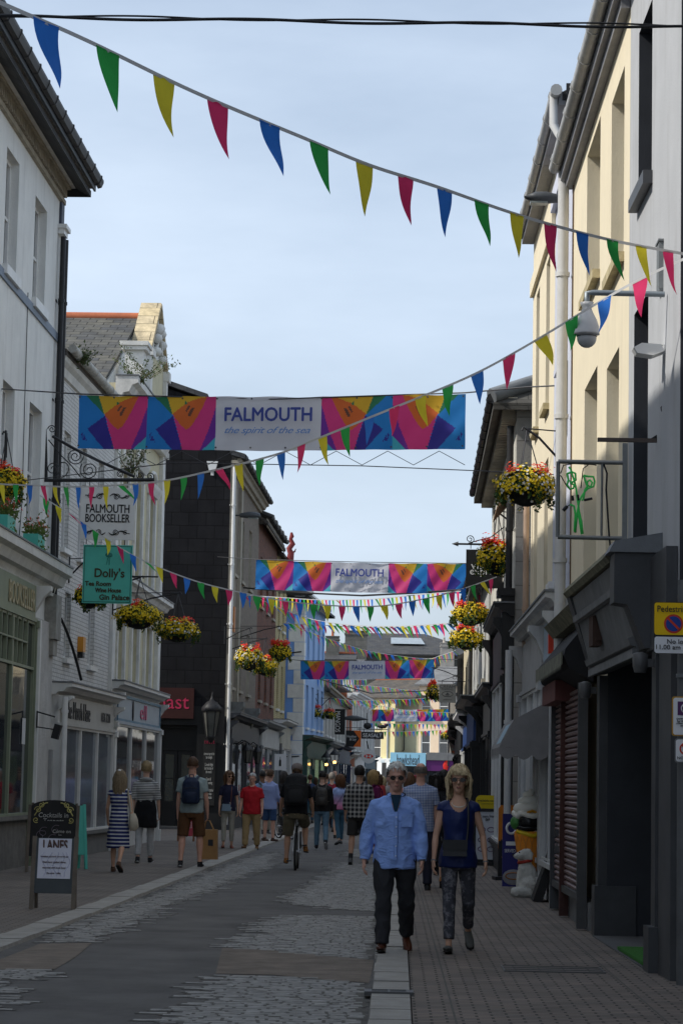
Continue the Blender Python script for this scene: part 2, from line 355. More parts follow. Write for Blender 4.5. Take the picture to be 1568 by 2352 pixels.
        fa = part('fascia', MB().box(x0+.21, x1-.21, y-.01, y+.048, fz+.02, H-.02).box(x0+.21, x1-.21, y-.05, y+.047, fz-.05, fz+.018), fmat or mat, sf)
        if text: lettering(fa, text, tw or (x1-x0)*.6, th, ((x0+x1)/2 if tx is None else tx, y-.022, (fz+H)/2), tmat or WHT, ext=.008)
        if cor: s.cornice(x0-.1, x1+.1, H, .22, corp-y, mat, parent=sf)
        xs = [x0+.22, x1-.22]
        if door is not None:
            a, b = door; dm = MB().box(a, b, .1, .15, .02, 2.15); dm.box(a+.1, b-.1, .085, .099, .12, .8)
            d = part('door', dm, fr, sf); part('pane', MB().box(a+.12, b-.12, .088, .099, .95, 2.03), gl or GL, d)
            part('handle', MB().cyl((b-.1, .05, .95), (b-.1, .05, 1.3), .015), LEAD, d)
            part('door_jamb', MB().box(a-.08, a, y, .15, 0, fz-.051).box(b, b+.08, y, .15, 0, fz-.051).box(a, b, y, .15, 2.16, fz-.051), mat, sf)
            segs = [(xs[0], a-.08), (b+.08, xs[1])]
        else: segs = [tuple(xs)]
        for a, b in segs:
            if b-a < .3: continue
            part('stall_riser', MB().box(a, b, y+.02, -.002, 0, riser).box(a, b, y-.06, -.001, riser+.001, riser+.07), riserm or mat, sf)
            nb = max(1, round(bays*(b-a)/(xs[1]-xs[0])+.01)); wd = (b-a)/nb
            for k in range(nb):
                p, q = a+k*wd, a+(k+1)*wd; mb = MB(); f = .045; z0, z1 = riser+.072, fz-.052
                mb.box(p, p+f, y-.02, y+.06, z0, z1); mb.box(q-f, q, y-.02, y+.06, z0, z1); mb.box(p+f, q-f, y-.02, y+.06, z0, z0+f); mb.box(p+f, q-f, y-.02, y+.06, z1-f, z1)
                if transom: mb.box(p+f, q-f, y-.02, y+.06, z1-transom, z1-transom+.05)
                w = part('shop_window', mb, fr, sf); part('pane', MB().box(p+f*.5, q-f*.5, y+.03, y+.045, z0+.01, z1-.01), gl or GL, w)
        return sf
def noiseline(a, b, n, amp, seed=0):
    r = random.Random(seed); a, b = Vector(a), Vector(b); return [a.lerp(b, i/n)+Vector([r.uniform(-amp, amp) for _ in range(3)])*(0 if i in (0, n) else 1) for i in range(n+1)]
def sagline(a, b, sag, n=24): a, b = Vector(a), Vector(b); return [a.lerp(b, i/n)-Vector((0, 0, sag*4*(i/n)*(1-i/n))) for i in range(n+1)]
def spiral(cx, cz, r0, turns, a0, n=28, dirn=1, r1=.2):
    return [(cx+cos(a0+dirn*2*pi*turns*i/n)*r0*(1-(1-r1)*i/n), 0, cz+sin(a0+dirn*2*pi*turns*i/n)*r0*(1-(1-r1)*i/n)) for i in range(n+1)]
# ------------------------------------------------------------------ world and sun
SUN_AZ = 77      # degrees left of straight behind the camera
SUN_EL = 42
w = bpy.data.worlds.new('World'); bpy.context.scene.world = w; w.use_nodes = True; nt = w.node_tree
bg = nt.nodes['Background']; sky = nt.nodes.new('ShaderNodeTexSky'); sky.sky_type = 'NISHITA'; sky.sun_disc = False
sd = Vector((-sin(R(SUN_AZ))*cos(R(SUN_EL)), -cos(R(SUN_AZ))*cos(R(SUN_EL)), sin(R(SUN_EL))))   # towards the sun
sky.sun_elevation = R(SUN_EL); sky.sun_rotation = math.atan2(sd.x, sd.y)
sky.air_density = 1.0; sky.dust_density = 3.0; sky.ozone_density = 1.5; sky.altitude = 0
tc = nt.nodes.new('ShaderNodeTexCoord'); mp = nt.nodes.new('ShaderNodeMapping'); mp.inputs['Scale'].default_value = (1.2, 1.2, 4)
nz = nt.nodes.new('ShaderNodeTexNoise'); nz.inputs['Scale'].default_value = 1.6; nz.inputs['Detail'].default_value = 7; nz.inputs['Roughness'].default_value = .55
nt.links.new(tc.outputs['Generated'], mp.inputs[0]); nt.links.new(mp.outputs[0], nz.inputs['Vector'])
cr = nt.nodes.new('ShaderNodeMapRange'); cr.inputs[1].default_value = .32; cr.inputs[2].default_value = .72; cr.inputs[3].default_value = .3; cr.inputs[4].default_value = .95
nt.links.new(nz.outputs[0], cr.inputs[0])
mx = nt.nodes.new('ShaderNodeMix'); mx.data_type = 'RGBA'; nt.links.new(cr.outputs[0], mx.inputs[0]); nt.links.new(sky.outputs[0], mx.inputs[6]); mx.inputs[7].default_value = (5.4, 6.3, 7.5, 1)
nt.links.new(mx.outputs[2], bg.inputs[0]); bg.inputs[1].default_value = .11
sl = bpy.data.lights.new('sun', 'SUN'); sl.energy = 2.9; sl.angle = R(.6); sl.color = (1, .955, .88)
so = bpy.data.objects.new('sun', sl); C.objects.link(so); so.rotation_euler = sd.to_track_quat('Z', 'Y').to_euler()
sc = bpy.context.scene; sc.view_settings.view_transform = 'Standard'; sc.view_settings.look = 'None'; sc.view_settings.exposure = .45; sc.view_settings.gamma = 1
# ------------------------------------------------------------------ ground
ASPH = M('worn asphalt', (.125, .117, .110), .85, .3, 1.1, .6, 120, dirt=.3)
BRN = M('brown patching asphalt', (.19, .155, .125), .9, .3, 3, .5, 150)
SETT = M('granite setts', (.26, .248, .23), .7, .45, 7, .3, 60, dirt=.2)
JOINT = M('sett jointing', (.12, .112, .10), .95, .2, 10, .5)
KERB = M('granite kerb', (.32, .30, .27), .8, .18, 4, .3, 90, dirt=.25)
PAVE = M('brick paving', (.25, .20, .165), .85, .3, 1.2, .4, 90, kind='pave', bw=.21, bh=.105, col2=(.185, .158, .138), mortar=(.07, .06, .052), dirt=.3, msize=.012)
PAVEL = M('worn brick paving', (.215, .18, .152), .85, .3, 1.0, .4, 90, kind='pave', bw=.21, bh=.105, col2=(.17, .148, .13), mortar=(.08, .07, .062), dirt=.3, msize=.010)
def sheet(name, pts, z, mat, z0=None):
    mb = MB(); n = len(pts)
    if z0 is None: mb.add([(p[0], p[1], z) for p in pts], [tuple(range(n))])
    else: mb.add([(p[0], p[1], z) for p in pts]+[(p[0], p[1], z0) for p in pts], [tuple(range(n))]+[(i, i+n, (i+1) % n+n, (i+1) % n) for i in range(n)])
    return tag(part(name, mb, mat), kind='structure')
sheet('ground', [(-400, -50), (400, -50), (400, 900), (-400, 900)], -.012, ASPH)
kl = [(-4.6, 4), (-4.1, 14), (-3.55, 21), (-3.38, 30), (-3.18, 45), (-2.95, 62), (-2.6, 85), (-2.2, 110), (-1.2, 150), (0, 185)]     # left kerb, road side
kr = [(-.18, 4), (-.13, 16), (-.1, 25), (-.02, 60), (.1, 85), (.5, 120), (1.2, 150), (2.6, 185)]
sheet('road', [(p[0]-.1, p[1]) for p in kl]+[(p[0]+.1, p[1]) for p in kr[::-1]], 0, ASPH)
sheet('left_pavement', [(-16, 4), (-16, 185)]+[(p[0]-.34, p[1]) for p in kl[::-1]], .03, PAVEL)
sheet('right_pavement', [(12, 4)]+[(p[0]+.31, p[1]) for p in kr]+[(12, 185)], .03, PAVE)
sheet('crossing_street', [(-60, 168), (60, 168), (60, 186), (-60, 186)], .036, ASPH)
def lerp_line(L_, y):
    for a, b in zip(L_, L_[1:]):
        if a[1] <= y <= b[1]: return a[0]+(b[0]-a[0])*(y-a[1])/(b[1]-a[1])
    return L_[-1][0]
def kerbstones(line, off, w, y0, y1, name):
    mb = MB(); y = y0; r = random.Random(3)
    while y < y1:
        l = r.uniform(.65, 1.15); a = lerp_line(line, y)+off; b = lerp_line(line, y+l)+off; h = .038+r.uniform(-.004, .006); g = .008; c = .012; j = r.uniform(-.012, .012)
        vs = [(a+j, y+g, -.01), (a+w, y+g, -.01), (b+w, y+l-g, -.01), (b+j, y+l-g, -.01), (a+j+c, y+g+c, h), (a+w-c, y+g+c, h), (b+w-c, y+l-g-c, h), (b+j+c, y+l-g-c, h)]
        mb.add(vs, [(4, 5, 6, 7), (0, 1, 5, 4), (1, 2, 6, 5), (2, 3, 7, 6), (3, 0, 4, 7)]); y += l
    return tag(part(name, mb, KERB), kind='structure')
kerbstones(kr, .0, .31, 12, 100, 'right_kerb'); kerbstones(kl, -.34, .34, 12, 110, 'left_kerb')
def inpoly(x, y, p):
    c = False; n = len(p)
    for i in range(n):
        a, b = p[i], p[i-1]
        if (a[1] > y) != (b[1] > y) and x < (b[0]-a[0])*(y-a[1])/(b[1]-a[1])+a[0]: c = not c
    return c
def zpoly(pts): return [tuple(G(x*.6223, 1894+y*.6223)[:2]) for x, y in pts]
patches = [zpoly(p) for p in ([(800, 555), (1000, 560), (1200, 576), (1362, 590), (1354, 734), (1350, 900), (480, 900), (560, 760), (620, 700), (640, 660), (690, 620)],
   [(1050, 335), (1392, 340), (1382, 500), (1280, 492), (900, 460), (800, 447), (940, 400), (950, 365)],
   [(1250, 140), (1392, 150), (1394, 322), (1200, 310), (1060, 290), (1030, 272), (1130, 230), (1220, 180)],
   [(1010, 98), (1000, 125), (1000, 160), (960, 170), (860, 205), (800, 235), (690, 272), (600, 322), (480, 380), (340, 437), (150, 440), (330, 350), (560, 260), (800, 165), (940, 118)],
   [(-100, 537), (205, 537), (60, 590), (70, 610), (30, 650), (-100, 700)], [(1395, 85), (1400, 120), (1270, 118), (1290, 92)])]
mb = MB(); mj = MB(); rs = random.Random(11)
for pl in patches:
    ys = [p[1] for p in pl]; y = min(ys); 
    while y < max(ys):
        x = -5.2+rs.uniform(0, .2); row0 = None; jig = rs.uniform(-.3, .3); 
        while x < 0:
            kx = lerp_line(kr, y) if y > 12 else -.13
            course = (kx-.44 < x < kx-.01)
            wd = .13 if course else rs.uniform(.13, .26); l = .098
            if inpoly(x+wd/2+(0 if course else jig*.6), y+.05, pl) and x+wd < kx-.004:
                if course:
                    if rs.random() < 2: pass
                h = .008+rs.uniform(-.003, .003); g = .004; t = .010; dy = rs.uniform(-.003, .003); tz = rs.uniform(-.003, .003)
                a, b, c, d = x+g, x+wd-g, y+g+.003+dy, y+l-g+dy
                mb.add([(a, c, -.005), (b, c, -.005), (b, d, -.005), (a, d, -.005), (a+t, c+t, h), (b-t, c+t, h+tz), (b-t, d-t, h+tz), (a+t, d-t, h)], [(4, 5, 6, 7), (0, 1, 5, 4), (1, 2, 6, 5), (2, 3, 7, 6), (3, 0, 4, 7)])
                if row0 is None: row0 = x
            elif row0 is not None and inpoly(x, y+.05, pl) is False and False: pass
            if row0 is not None and mb and inpoly(x+wd/2+(0 if course else jig*.6), y+.05, pl): last = x+wd
            x += wd
        if row0 is not None: mj.quad((row0-.02, y-.005, .004), (last+.01, y-.005, .004), (last+.01, y+.098, .004), (row0-.02, y+.098, .004))
        y += .1
tag(part('cobble_setts', mb, SETT), kind='structure'); tag(part('sett_bedding', mj, JOINT), kind='structure')
sheet('brown_road_patch', zpoly([(820, 456), (1000, 466), (1380, 502), (1362, 586), (1200, 574), (1000, 556), (796, 552)]), .005, BRN)
sheet('brown_road_patch', zpoly([(150, 441), (340, 438), (280, 490), (205, 535), (-60, 537), (-60, 505), (0, 500)]), .005, BRN)
# cut through joints of the pavement beside the kerb
tag(part('pavement_joint', MB().box(.46, .475, 4, 90, .02, .034).box(1.9, 1.91, 4, 90, .02, .0335), JOINT), kind='structure')
# drain gratings
dg_ = thing('drain_grating', 'black cast iron drain grating crossing the granite kerb near the bottom edge', 'drain', (.02, 18.25, .056))
part('frame', MB().box(-.23, .23, -.14, -.12, -.03, 0).box(-.23, .23, .12, .14, -.03, 0).box(-.23, -.16, -.12, .12, -.03, 0).box(.16, .23, -.12, .12, -.03, 0).box(-.01, .01, -.12, .12, -.03, -.002), M('worn steel', (.09, .09, .09), .5, metal=.4), dg_)
mb = MB(); 
for k in range(9): mb.box(-.159, .159, -.11+k*.026, -.11+k*.026+.012, -.025, -.004)
part('bars', mb, M('worn steel', (0, 0, 0)), dg_); dg_.scale = (.8, .8, 1); part('well', MB().box(-.16, .16, -.12, .12, -.034, -.010), BLK, dg_)
mc = G(1268, 2226, .036); mh = thing('access_cover', 'grey recessed metal access cover set in the brick pavement', 'manhole cover', (mc.x, mc.y, .034))
mb = MB().box(-.42, .42, -.3, .3, -.02, .0)
part('plate', mb, M('recess cover paving', (.19, .165, .145), .8, kind='pave', bw=.21, bh=.105), mh)
mb = MB()
for y in (-.31, -.1, .1, .3): mb.box(-.43, .43, y, y+.015, -.02, .006)
for x in (-.43, .42): mb.box(x, x+.012, -.3, .3, -.02, .006)
part('frame', mb, M('worn steel', (0, 0, 0)), mh)
# ================================================================== left side
REND = M('weathered white render', (.74, .74, .71), .9, .08, 1.2, .25, 30, streak=.3)
SOFF = M('grey white soffit paint', (.60, .58, .53), .8, .15, 2, .1, dirt=.35)
ROUGH = M('roughcast', (.50, .49, .47), .95, .15, 3, 1.0, 22, dirt=.3)
SAGE = M('sage green paint', (.22, .25, .17), .5, .1, bump=.03, dirt=.2)
TURQ = M('turquoise paint', (.09, .47, .38), .5, .08, bump=.02)
WBR = M('white painted brick', (.70, .69, .66), .8, .08, 2, .3, 40, kind='brick', col2=(.65, .64, .62), mortar=(.42, .41, .39), bw=.23, bh=.078, dirt=.3)
BLUEG = M('blue grey band paint', (.22, .26, .32), .7, .1)
GOLD = M('gilt letters', (.42, .36, .22), .45, .1, bump=0)
# ---- bookshop building
b = Bld('white_rendered_building', 'tall white rendered three storey building with deep black guttered eaves above the sage green bookshop', 'building', (-7.4, -6), (-6.47, 45))
LB1 = b; W = b.w
hz = [b.win(12, 350, 42, 630), b.win(78, 462, 106, 705), b.win(2, 878, 30, 1205), b.win(64, 930, 93, 1231)]
top = b.at(138, 472)[1]
hs = [(h[0], h[1], h[2], h[3], .22) for h in hz]
d0 = hz[0][0]-hz[1][0]
for k in range(1, 16):
    for src in (1, 3):
        h = hs[src]; s_ = (hz[1][0]-hz[0][0])*(k+1)
        if h[0]-s_ > .5: hs.append((h[0]-s_, h[1]-s_, h[2], h[3], .22))
TOPL = max(top, hz[1][3]+.9)
b.wall(REND, 0, W, .0, TOPL, hs, depth=8)
for i, h in enumerate(hs): b.window(h[0], h[1], h[2], h[3], .2, sill=WHT, bars=(0, 1), sillh=.16)
# band course, eaves with dentils, soffit, fascia and gutter
zb = hz[1][2]-.12
mb = MB(); last = 0
for a_, c_ in sorted((h[0], h[1]) for h in hs if abs(h[2]-hz[1][2]) < 1.2): mb.box(last, a_-.08, -.035, -.002, zb-.16, zb+.02); last = c_+.08
part('band_course', MB().box(0, W, -.035, -.002, zb-.16, zb-.0), BLUEG, b.o)
part('cornice_dentils', (lambda m_: ([m_.box(k*.16, k*.16+.09, -.12, -.0, TOPL-.26, TOPL-.06) for k in range(int(W/.16))], m_.box(0, W, -.16, 0, TOPL-.055, TOPL-.002), m_.box(0, W, -.07, 0, TOPL-.36, TOPL-.27))[0] and m_)(MB()), M('dentil stone paint', (.36, .32, .25), .9, .2, 4, .3, dirt=.3), b.o)
OV = .58
part('soffit', MB().box(0, W+.1, -OV, .0, TOPL+.001, TOPL+.05), SOFF, b.o)
part('fascia_board', MB().box(0, W+.12, -OV-.04, -OV-.003, TOPL-.05, TOPL+.2), BLK, b.o)
DKG = M('dark grey cast gutter', (.045, .045, .047), .55, .2)
mb = MB().profile([(-OV-.06, TOPL+.04), (-OV-.13, TOPL+.06), (-OV-.17, TOPL+.15), (-OV-.17, TOPL+.2), (-OV-.06, TOPL+.2)], 0, W+.25)
for k in range(int(W/.9)): mb.profile([(-OV-.055, TOPL+.03), (-OV-.14, TOPL+.05), (-OV-.185, TOPL+.15), (-OV-.185, TOPL+.215), (-OV-.055, TOPL+.215)], W-.1-k*.9, W-.04-k*.9)
part('gutter', mb, DKG, b.o)
b.roof(0, W+.12, TOPL+.25, 8, 2.2, OV-.05, SLATE)
# corner pilaster head and black pipes
part('pilaster_capital', MB().box(W-.42, W+.03, -.12, -.002, TOPL-1.0, TOPL-.9).box(W-.46, W+.06, -.17, -.002, TOPL-.9, TOPL-.82), WHT, b.o)
part('pilaster_panel', MB().box(W-.34, W-.02, -.05, -.001, TOPL-.82, TOPL-.37), M('slate blue panel', (.06, .07, .1), .6), b.o)
for xx, rr in ((W-.36, .05), (W-.06, .055)): b.pipe(xx, 4.25, TOPL-1.05, -.1, rr, BLK)
part('wall_cable', MB().tube([(hz[1][0]-.55, -.02, zb+.1), (hz[1][0]-.5, -.02, zb-2), (hz[1][0]-.45, -.025, 6.4), (hz[1][0]-.62, -.02, 5.6), (hz[1][0]-.4, -.02, 4.8)], .008, 5), BLK, b.o)
# shopfront of the bookshop, roughcast pier
xs = lambda px, py, y=0: b.at(px, py, y)[0]
s0 = xs(64, 1900, -.14); zc = 3.95
b.cornice(0, W+.05, b.at(120, 1352, -.3)[1], .5, .42, M('white shop cornice', (.62, .62, .58), .7, .12, dirt=.35), dent=.07)
zf1 = b.at(120, 1352, -.3)[1]
part('roughcast_pier', MB().box(s0+.12, W+.01, -.10, -.002, .0, zf1-.55), ROUGH, b.o)
part('pier_block', MB().box(W-.5, W+.12, -.22, -.003, zf1-.85, zf1-.02).box(W-.44, W+.05, -.17, -.003, zf1-1.15, zf1-.86), M('lichened stone', (.33, .32, .29), .9, .25, 5, .4, dirt=.4), b.o)
zf0 = b.at(70, 1420, -.14)[1]
sf = b.shopfront(max(0, s0-9), s0+.12, zf1-.01, zf0, SAGE, SAGE, bays=4, y=-.16, riser=.85, cor=False, riserm=M('rough grey stone plinth', (.17, .16, .145), .9, .25, 5, .6), transom=.85, conso=False, text='BOOKSELLER', tmat=GOLD, tw=2.6, th=.38, tx=s0-1.55)
part('white_pilaster', MB().box(s0-.02, s0+.1, -.26, -.18, .5, zf0), WHT, sf); b.console(s0+.06, zf0-.2, zf1-.02, .2, .42, WHT, sf)
mb = MB().box(s0-4.5, s0-.98, -.2, -.12, zf0-.47, zf0-.44)
for k in range(8): mb.box(s0-4.5+k*.5, s0-4.47+k*.5, -.2, -.12, zf0-.85, zf0-.06)
part('transom_bars', mb, SAGE, sf)
part('window_poster', MB().box(s0-.95, s0-.62, -.15, -.146, 2.15, 2.6), M('white paper', (.6, .6, .6), .8, .03, bump=0), sf)
tq = thing('wall_sign', 'upper small turquoise sign edge on behind the white console of the bookshop', 'sign', b.X @ Vector((s0+.42, -.12, 3.05)), b.rz)
part('board', MB().box(-.18, .2, -.04, 0, .0, .48), TURQ, tq); lettering(tq, 'olly\'s', .3, .25, (0, -.05, .24), M('brown sign letters', (.05, .045, .02), .6, .1, bump=0))
tq = thing('wall_sign', 'lower small turquoise sign beside the white pilaster, under the other turquoise one', 'sign', b.X @ Vector((s0+.3, -.12, 2.45)), b.rz)
part('board', MB().box(-.13, .2, -.04, 0, .0, .46), TURQ, tq); lettering(tq, 'Gin Palace', .28, .05, (.03, -.05, .12), M('brown sign letters', (0, 0, 0)))
cb = thing('menu_board', 'small black chalkboard hanging on the roughcast pier', 'chalkboard', b.X @ Vector((s0+.5, -.11, 1.0)), b.rz)
CHK = M('chalkboard black', (.02, .02, .02), .7, .3, 4, .05)
CHW = M('chalk white', (.55, .55, .52), .9, .2, bump=0)
part('board', MB().prism([(-.22, 0), (.22, 0), (.22, .62), (.12, .72), (-.12, .72), (-.22, .62)], -.03, 0), CHK, cb); lettering(cb, 'SOUP\nSANDWICHES\nBAGUETTES\nLUNCH', .36, .4, (0, -.036, .32), CHW)
part('cord', MB().tube([(-.15, -.015, .7), (0, -.015, .9), (.15, -.015, .7)], .005, 5), BLK, cb)
part('grey_conduit_box', MB().box(W-.14, W+.02, -.16, -.101, .5, 2.1), M('grey metal', (.3, .3, .3), .6), b.o)
fl = thing('flood_light', 'small black floodlight on an arm over the bookshop window', 'lamp', b.X @ Vector((s0-.1, -.26, 2.45)), b.rz)
part('bracket', MB().tube([(0, 0, 0), (0, 0, .3), (0, -.02, .28), (.0, -.32, .2)], .015, 6).tube([(0, 0, .02), (0, -.3, -.02)], .012, 6), BLK, fl); part('lamp_head', MB().box(-.09, .09, -.42, -.3, -.1, .16, X=Matrix.Rotation(.25, 4, 'X')), BLK, fl)
# planters on the shop cornice
FOL = M('basket foliage', (.05, .10, .025), .6, .4, 12, .0, trans=.25)
RED = M('red petals', (.75, .03, .015), .6, .2, 20, 0, trans=.2); YEL = M('yellow petals', (.75, .55, .02), .6, .15, 20, 0, trans=.2)
WPT = M('white petals', (.78, .78, .75), .6, .08, 20, 0, trans=.2); ORG = M('orange petals', (.8, .13, .03), .6, .2, 20, 0, trans=.2)
def leafcloud(mb, pts, size, r, mat=0, n=1):
    for p in pts:
        for _ in range(n):
            a = Vector((r.gauss(0, 1), r.gauss(0, 1), r.gauss(0, 1))).normalized(); c = a.orthogonal().normalized(); c.rotate(Matrix.Rotation(r.uniform(0, 6.3), 3, a)); d = a.cross(c)
            s_ = size*r.uniform(.6, 1.3); q = Vector(p)
            mb.add([q-c*s_, q-d*s_*.45, q+c*s_, q+d*s_*.45], [(0, 1, 2, 3)], mat)
def blossom(mb, p, nrm, s_, mat, r):
    nrm = Vector(nrm).normalized(); c = nrm.orthogonal().normalized(); c.rotate(Matrix.Rotation(r.uniform(0, 6), 3, nrm)); d = nrm.cross(c); q = Vector(p)
    mb.add([q-nrm*s_*.3]+[q+c*cos(a*1.2566)*s_+d*sin(a*1.2566)*s_ for a in range(5)], [(0, i+1, (i+1) % 5+1) for i in range(5)], mat)
def planter(x, z, w_, label, cat='window box'):
    t = thing('window_box', label, cat, b.X @ Vector((x, -.3, z)), b.rz, 'flower boxes on the bookshop cornice'); r = random.Random(x)
    part('box', MB().box(-w_/2, w_/2, -.13, .13, 0, .22), TURQ, t)
    pts = [(r.uniform(-w_/2, w_/2), r.uniform(-.2, .14), .24+abs(r.gauss(0, .12))-(.25 if r.random() < .25 else 0)) for _ in range(420)]
    mb = MB(); leafcloud(mb, pts, .04, r); part('foliage', mb, M('trailing green leaves', (.12, .17, .04), .6, .4, 12, 0, trans=.25), t)
    mb = MB(); [blossom(mb, (p[0], p[1]-.04, p[2]+.05), (0, -1, .6), .035, 0, r) for p in pts[:60] if p[2] > .3]; part('blossoms', mb, RED, t)
zz = zf1+.53
pa = b.at(78, 1260, -.3); planter(pa[0], zz, .72, 'turquoise window box with red flowers beside the black downpipes')
pa = b.at(8, 1225, -.3); planter(pa[0], zz, .72, 'turquoise window box with dark pansies at the left edge of the photo')
# ---- white painted brick building (hare shop)
b = Bld('white_brick_building', 'low white painted brick building with mossy gutter beside the tall rendered one', 'building', (-6.45, 45.08), (-6.22, 52.6)); W = b.w; LB2 = b
eave = b.at(255, 905, -.2)[1]
hs = [(*b.win(168, 880, 188, 1190), .15), (*b.win(262, 1150, 280, 1290), .15), (*b.win(160, 1400, 177, 1480), .15)]
hs = [(.9, 1.7, 6.0, 8.3, .15), (2.9, 3.7, 6.0, 8.3, .15), (5.3, 6.1, 6.0, 8.3, .15), (1.6, 2.3, 3.9, 5.2, .15), (4.6, 5.4, 3.9, 5.4, .15)]
b.wall(WBR, 0, W, 0, eave, hs, depth=8)
for h in hs: b.window(*h[:4], .13, sill=WHT, bars=(0, 1))
part('frieze_moulding', MB().profile([(0, eave-.5), (-.05, eave-.48), (-.05, eave-.3), (-.12, eave-.22), (-.15, eave-.05), (0, eave-.05)], 0, W), SOFF, b.o)
b.gutter(.1, W-.3, eave+.02, -.24, .085, M('lichened white gutter', (.45, .44, .40), .7, .25, 5, .2, dirt=.4))
b.roof(-.02, W, eave+.05, 8, 1.6, .15, SLATEB)
sfm = M('off white shopfront paint', (.68, .67, .64), .55, .08, bump=.04, dirt=.15)
b.shopfront(.35, W-.1, 3.15, 2.62, sfm, M('silver grey fascia', (.42, .41, .38), .5, .1), bays=3, text='The March Hare', tmat=M('dark cut letters', (.06, .06, .06), .5, bump=0), tw=3.0, th=.34, tx=2.3, riser=.45, riserm=M('grey riser', (.16, .16, .155), .7), gl=GLB, y=-.2, corp=.22)
lettering(b.o, '01326 312101', 1.25, .2, (5.9, -.23, 2.86), M('dark cut letters', (0, 0, 0)))
b.pipe(.2, .3, 3.1, -.3, .055, WHT)
yb = thing('alarm_box', 'orange yellow alarm box high on the white brick wall', 'alarm box', b.X @ Vector((3.4, 0, 4.0)), b.rz)
part('case', MB().box(-.16, .16, -.12, -.002, .12, .42), M('amber plastic', (.6, .25, .03), .4, .05, bump=0), yb); mb = MB(); [mb.box(-.14, .14, -.11, -.004, .0+k*.03, .018+k*.03) for k in range(4)]; part('louvre', mb, BLK, yb)
part('wire', MB().tube(sagline(b.X @ Vector((.6, -.1, 4.6)), b.X @ Vector((2.0, -.3, 3.5)), -.1), .03, 6), BLK, None)
bpy.data.objects['wire'].name = 'cable'; tag(bpy.data.objects['cable'], 'thick black cable dropping down the white brick wall onto the shop cornice', 'cable')
# ---- gabled building
b = Bld('gabled_building', 'cream and white ornate building with a pediment gable and slate roof', 'building', (-6.24, 52.62), (-6.05, 61.6)); W = b.w; LB3 = b
CRM = M('pale cream render', (.58, .53, .36), .85, .1, 2, .2, dirt=.25); ORN = M('aged white stonework', (.70, .69, .65), .85, .12, 3, .3, 30, dirt=.4)
zE = 10.35
hs = [(1.2, 2.3, 6.2, 8.6, .2), (3.7, 4.9, 6.2, 8.9, .2), (6.3, 7.4, 6.2, 8.6, .2), (1.2, 2.3, 3.8, 5.3, .15), (3.7, 4.9, 3.8, 5.3, .15), (6.3, 7.4, 3.8, 5.3, .15)]
b.wall(CRM, 0, W, 0, zE, hs, depth=9)
for h in hs: b.window(*h[:4], h[4]-.02, sill=ORN, bars=(1, 1))
for h in hs:
    mb = MB(); mb.box(h[0]-.18, h[0]-.01, -.07, -.002, h[2], h[3]+.01).box(h[1]+.01, h[1]+.18, -.07, -.002, h[2], h[3]+.01).profile([(0, h[3]+.012), (-.1, h[3]+.012), (-.18, h[3]+.16), (-.2, h[3]+.24), (0, h[3]+.24)], h[0]-.25, h[1]+.25)
    if h[2] > 6: mb.tube([((h[0]+h[1])/2+cos(pi*k/10)*.62, -.06, h[3]+.25+sin(pi*k/10)*.35) for k in range(11)], .06, 6)
    part('window_surround', mb, ORN, b.o)
b.cornice(-.05, W+.2, 10.0, .5, .5, ORN, dent=.18); b.cornice(-.02, W+.1, 5.75, .32, .4, ORN, dent=.14); part('corner_pilaster', MB().box(W-.5, W+.02, -.1, -.002, 3.4, 9.9), ORN, b.o); part('corner_pilaster', MB().box(0, .45, -.1, -.002, 3.4, 9.9), ORN, b.o)
m_ = W-1.75; zb_ = 12.15; zA = 13.5; CPS = M('lichened coping stone', (.62, .50, .30), .9, .3, 5, .5, 30, kind='block', bw=2.2, bh=.42, col2=(.56, .46, .30), mortar=(.12, .10, .06), dirt=.85)
part('gable_wall', MB().prism([(m_-1.5, zb_), (m_+1.5, zb_), (m_, zA-.05)], .0, .42), ORN, b.o); part('attic_wall', MB().box(m_-1.45, m_+1.5, 0, .5, zE+.15, zb_-.002), CRM, b.o)
mb = MB()
for sg in (-1, 1):     # raked coping: narrow weathered slabs
    a = Vector((m_+sg*1.72, 0, zb_-.05)); d = Vector((m_+sg*.0, 0, zA)); nn = Vector((sg*(zA-zb_), 0, 1.6)).normalized()*.13
    vs = [a+Vector((0, -.1, 0)), d+Vector((0, -.1, 0)), d+Vector((0, .42, 0)), a+Vector((0, .42, 0))]; vs += [v+nn for v in vs]
    mb.add(vs, [(0, 1, 2, 3), (7, 6, 5, 4), (0, 4, 5, 1), (1, 5, 6, 2), (2, 6, 7, 3), (3, 7, 4, 0)])
part('coping', mb, CPS, b.o)
part('kneeler', MB().box(m_-1.95, m_-1.4, -.16, .48, zb_-.22, zb_-.04).box(m_-1.9, m_-1.46, -.1, .42, zE+.5, zb_-.221).box(m_-1.96, m_-1.4, -.14, .46, zE+.45, zE+.6), ORN, b.o)
part('kneeler', MB().box(m_+1.5, m_+1.9, -.16, .48, zb_-.3, zb_-.05).box(m_+1.51, m_+1.75, -.1, .42, zE+.5, zb_-.301), ORN, b.o)
for xx in (3.4,): part('parapet_pedestal', MB().box(xx-.3, xx+.3, -.2, .24, zE+.42, zE+1.3).box(xx-.38, xx+.38, -.28, .32, zE+1.301, zE+1.4).box(xx-.42, xx+.42, -.32, .36, zE+1.401, zE+1.5).box(xx-.42, xx+.42, -.32, .36, zE+.18, zE+.41), ORN, b.o)
part('parapet', MB().box(3.8, m_-1.97, -.05, .2, zE+.15, zE+.75), ORN, b.o)
mb = MB()
for k in range(7): a = pi*k/6; mb.ball((m_+cos(a)*.6, -.08, zb_+.1+sin(a)*.7), .13, 8)
mb.tube([(m_-.65, -.06, zb_+.05), (m_, -.06, zb_+.85), (m_+.65, -.06, zb_+.05)], .05, 6); part('gable_ornament', mb, ORN, b.o)
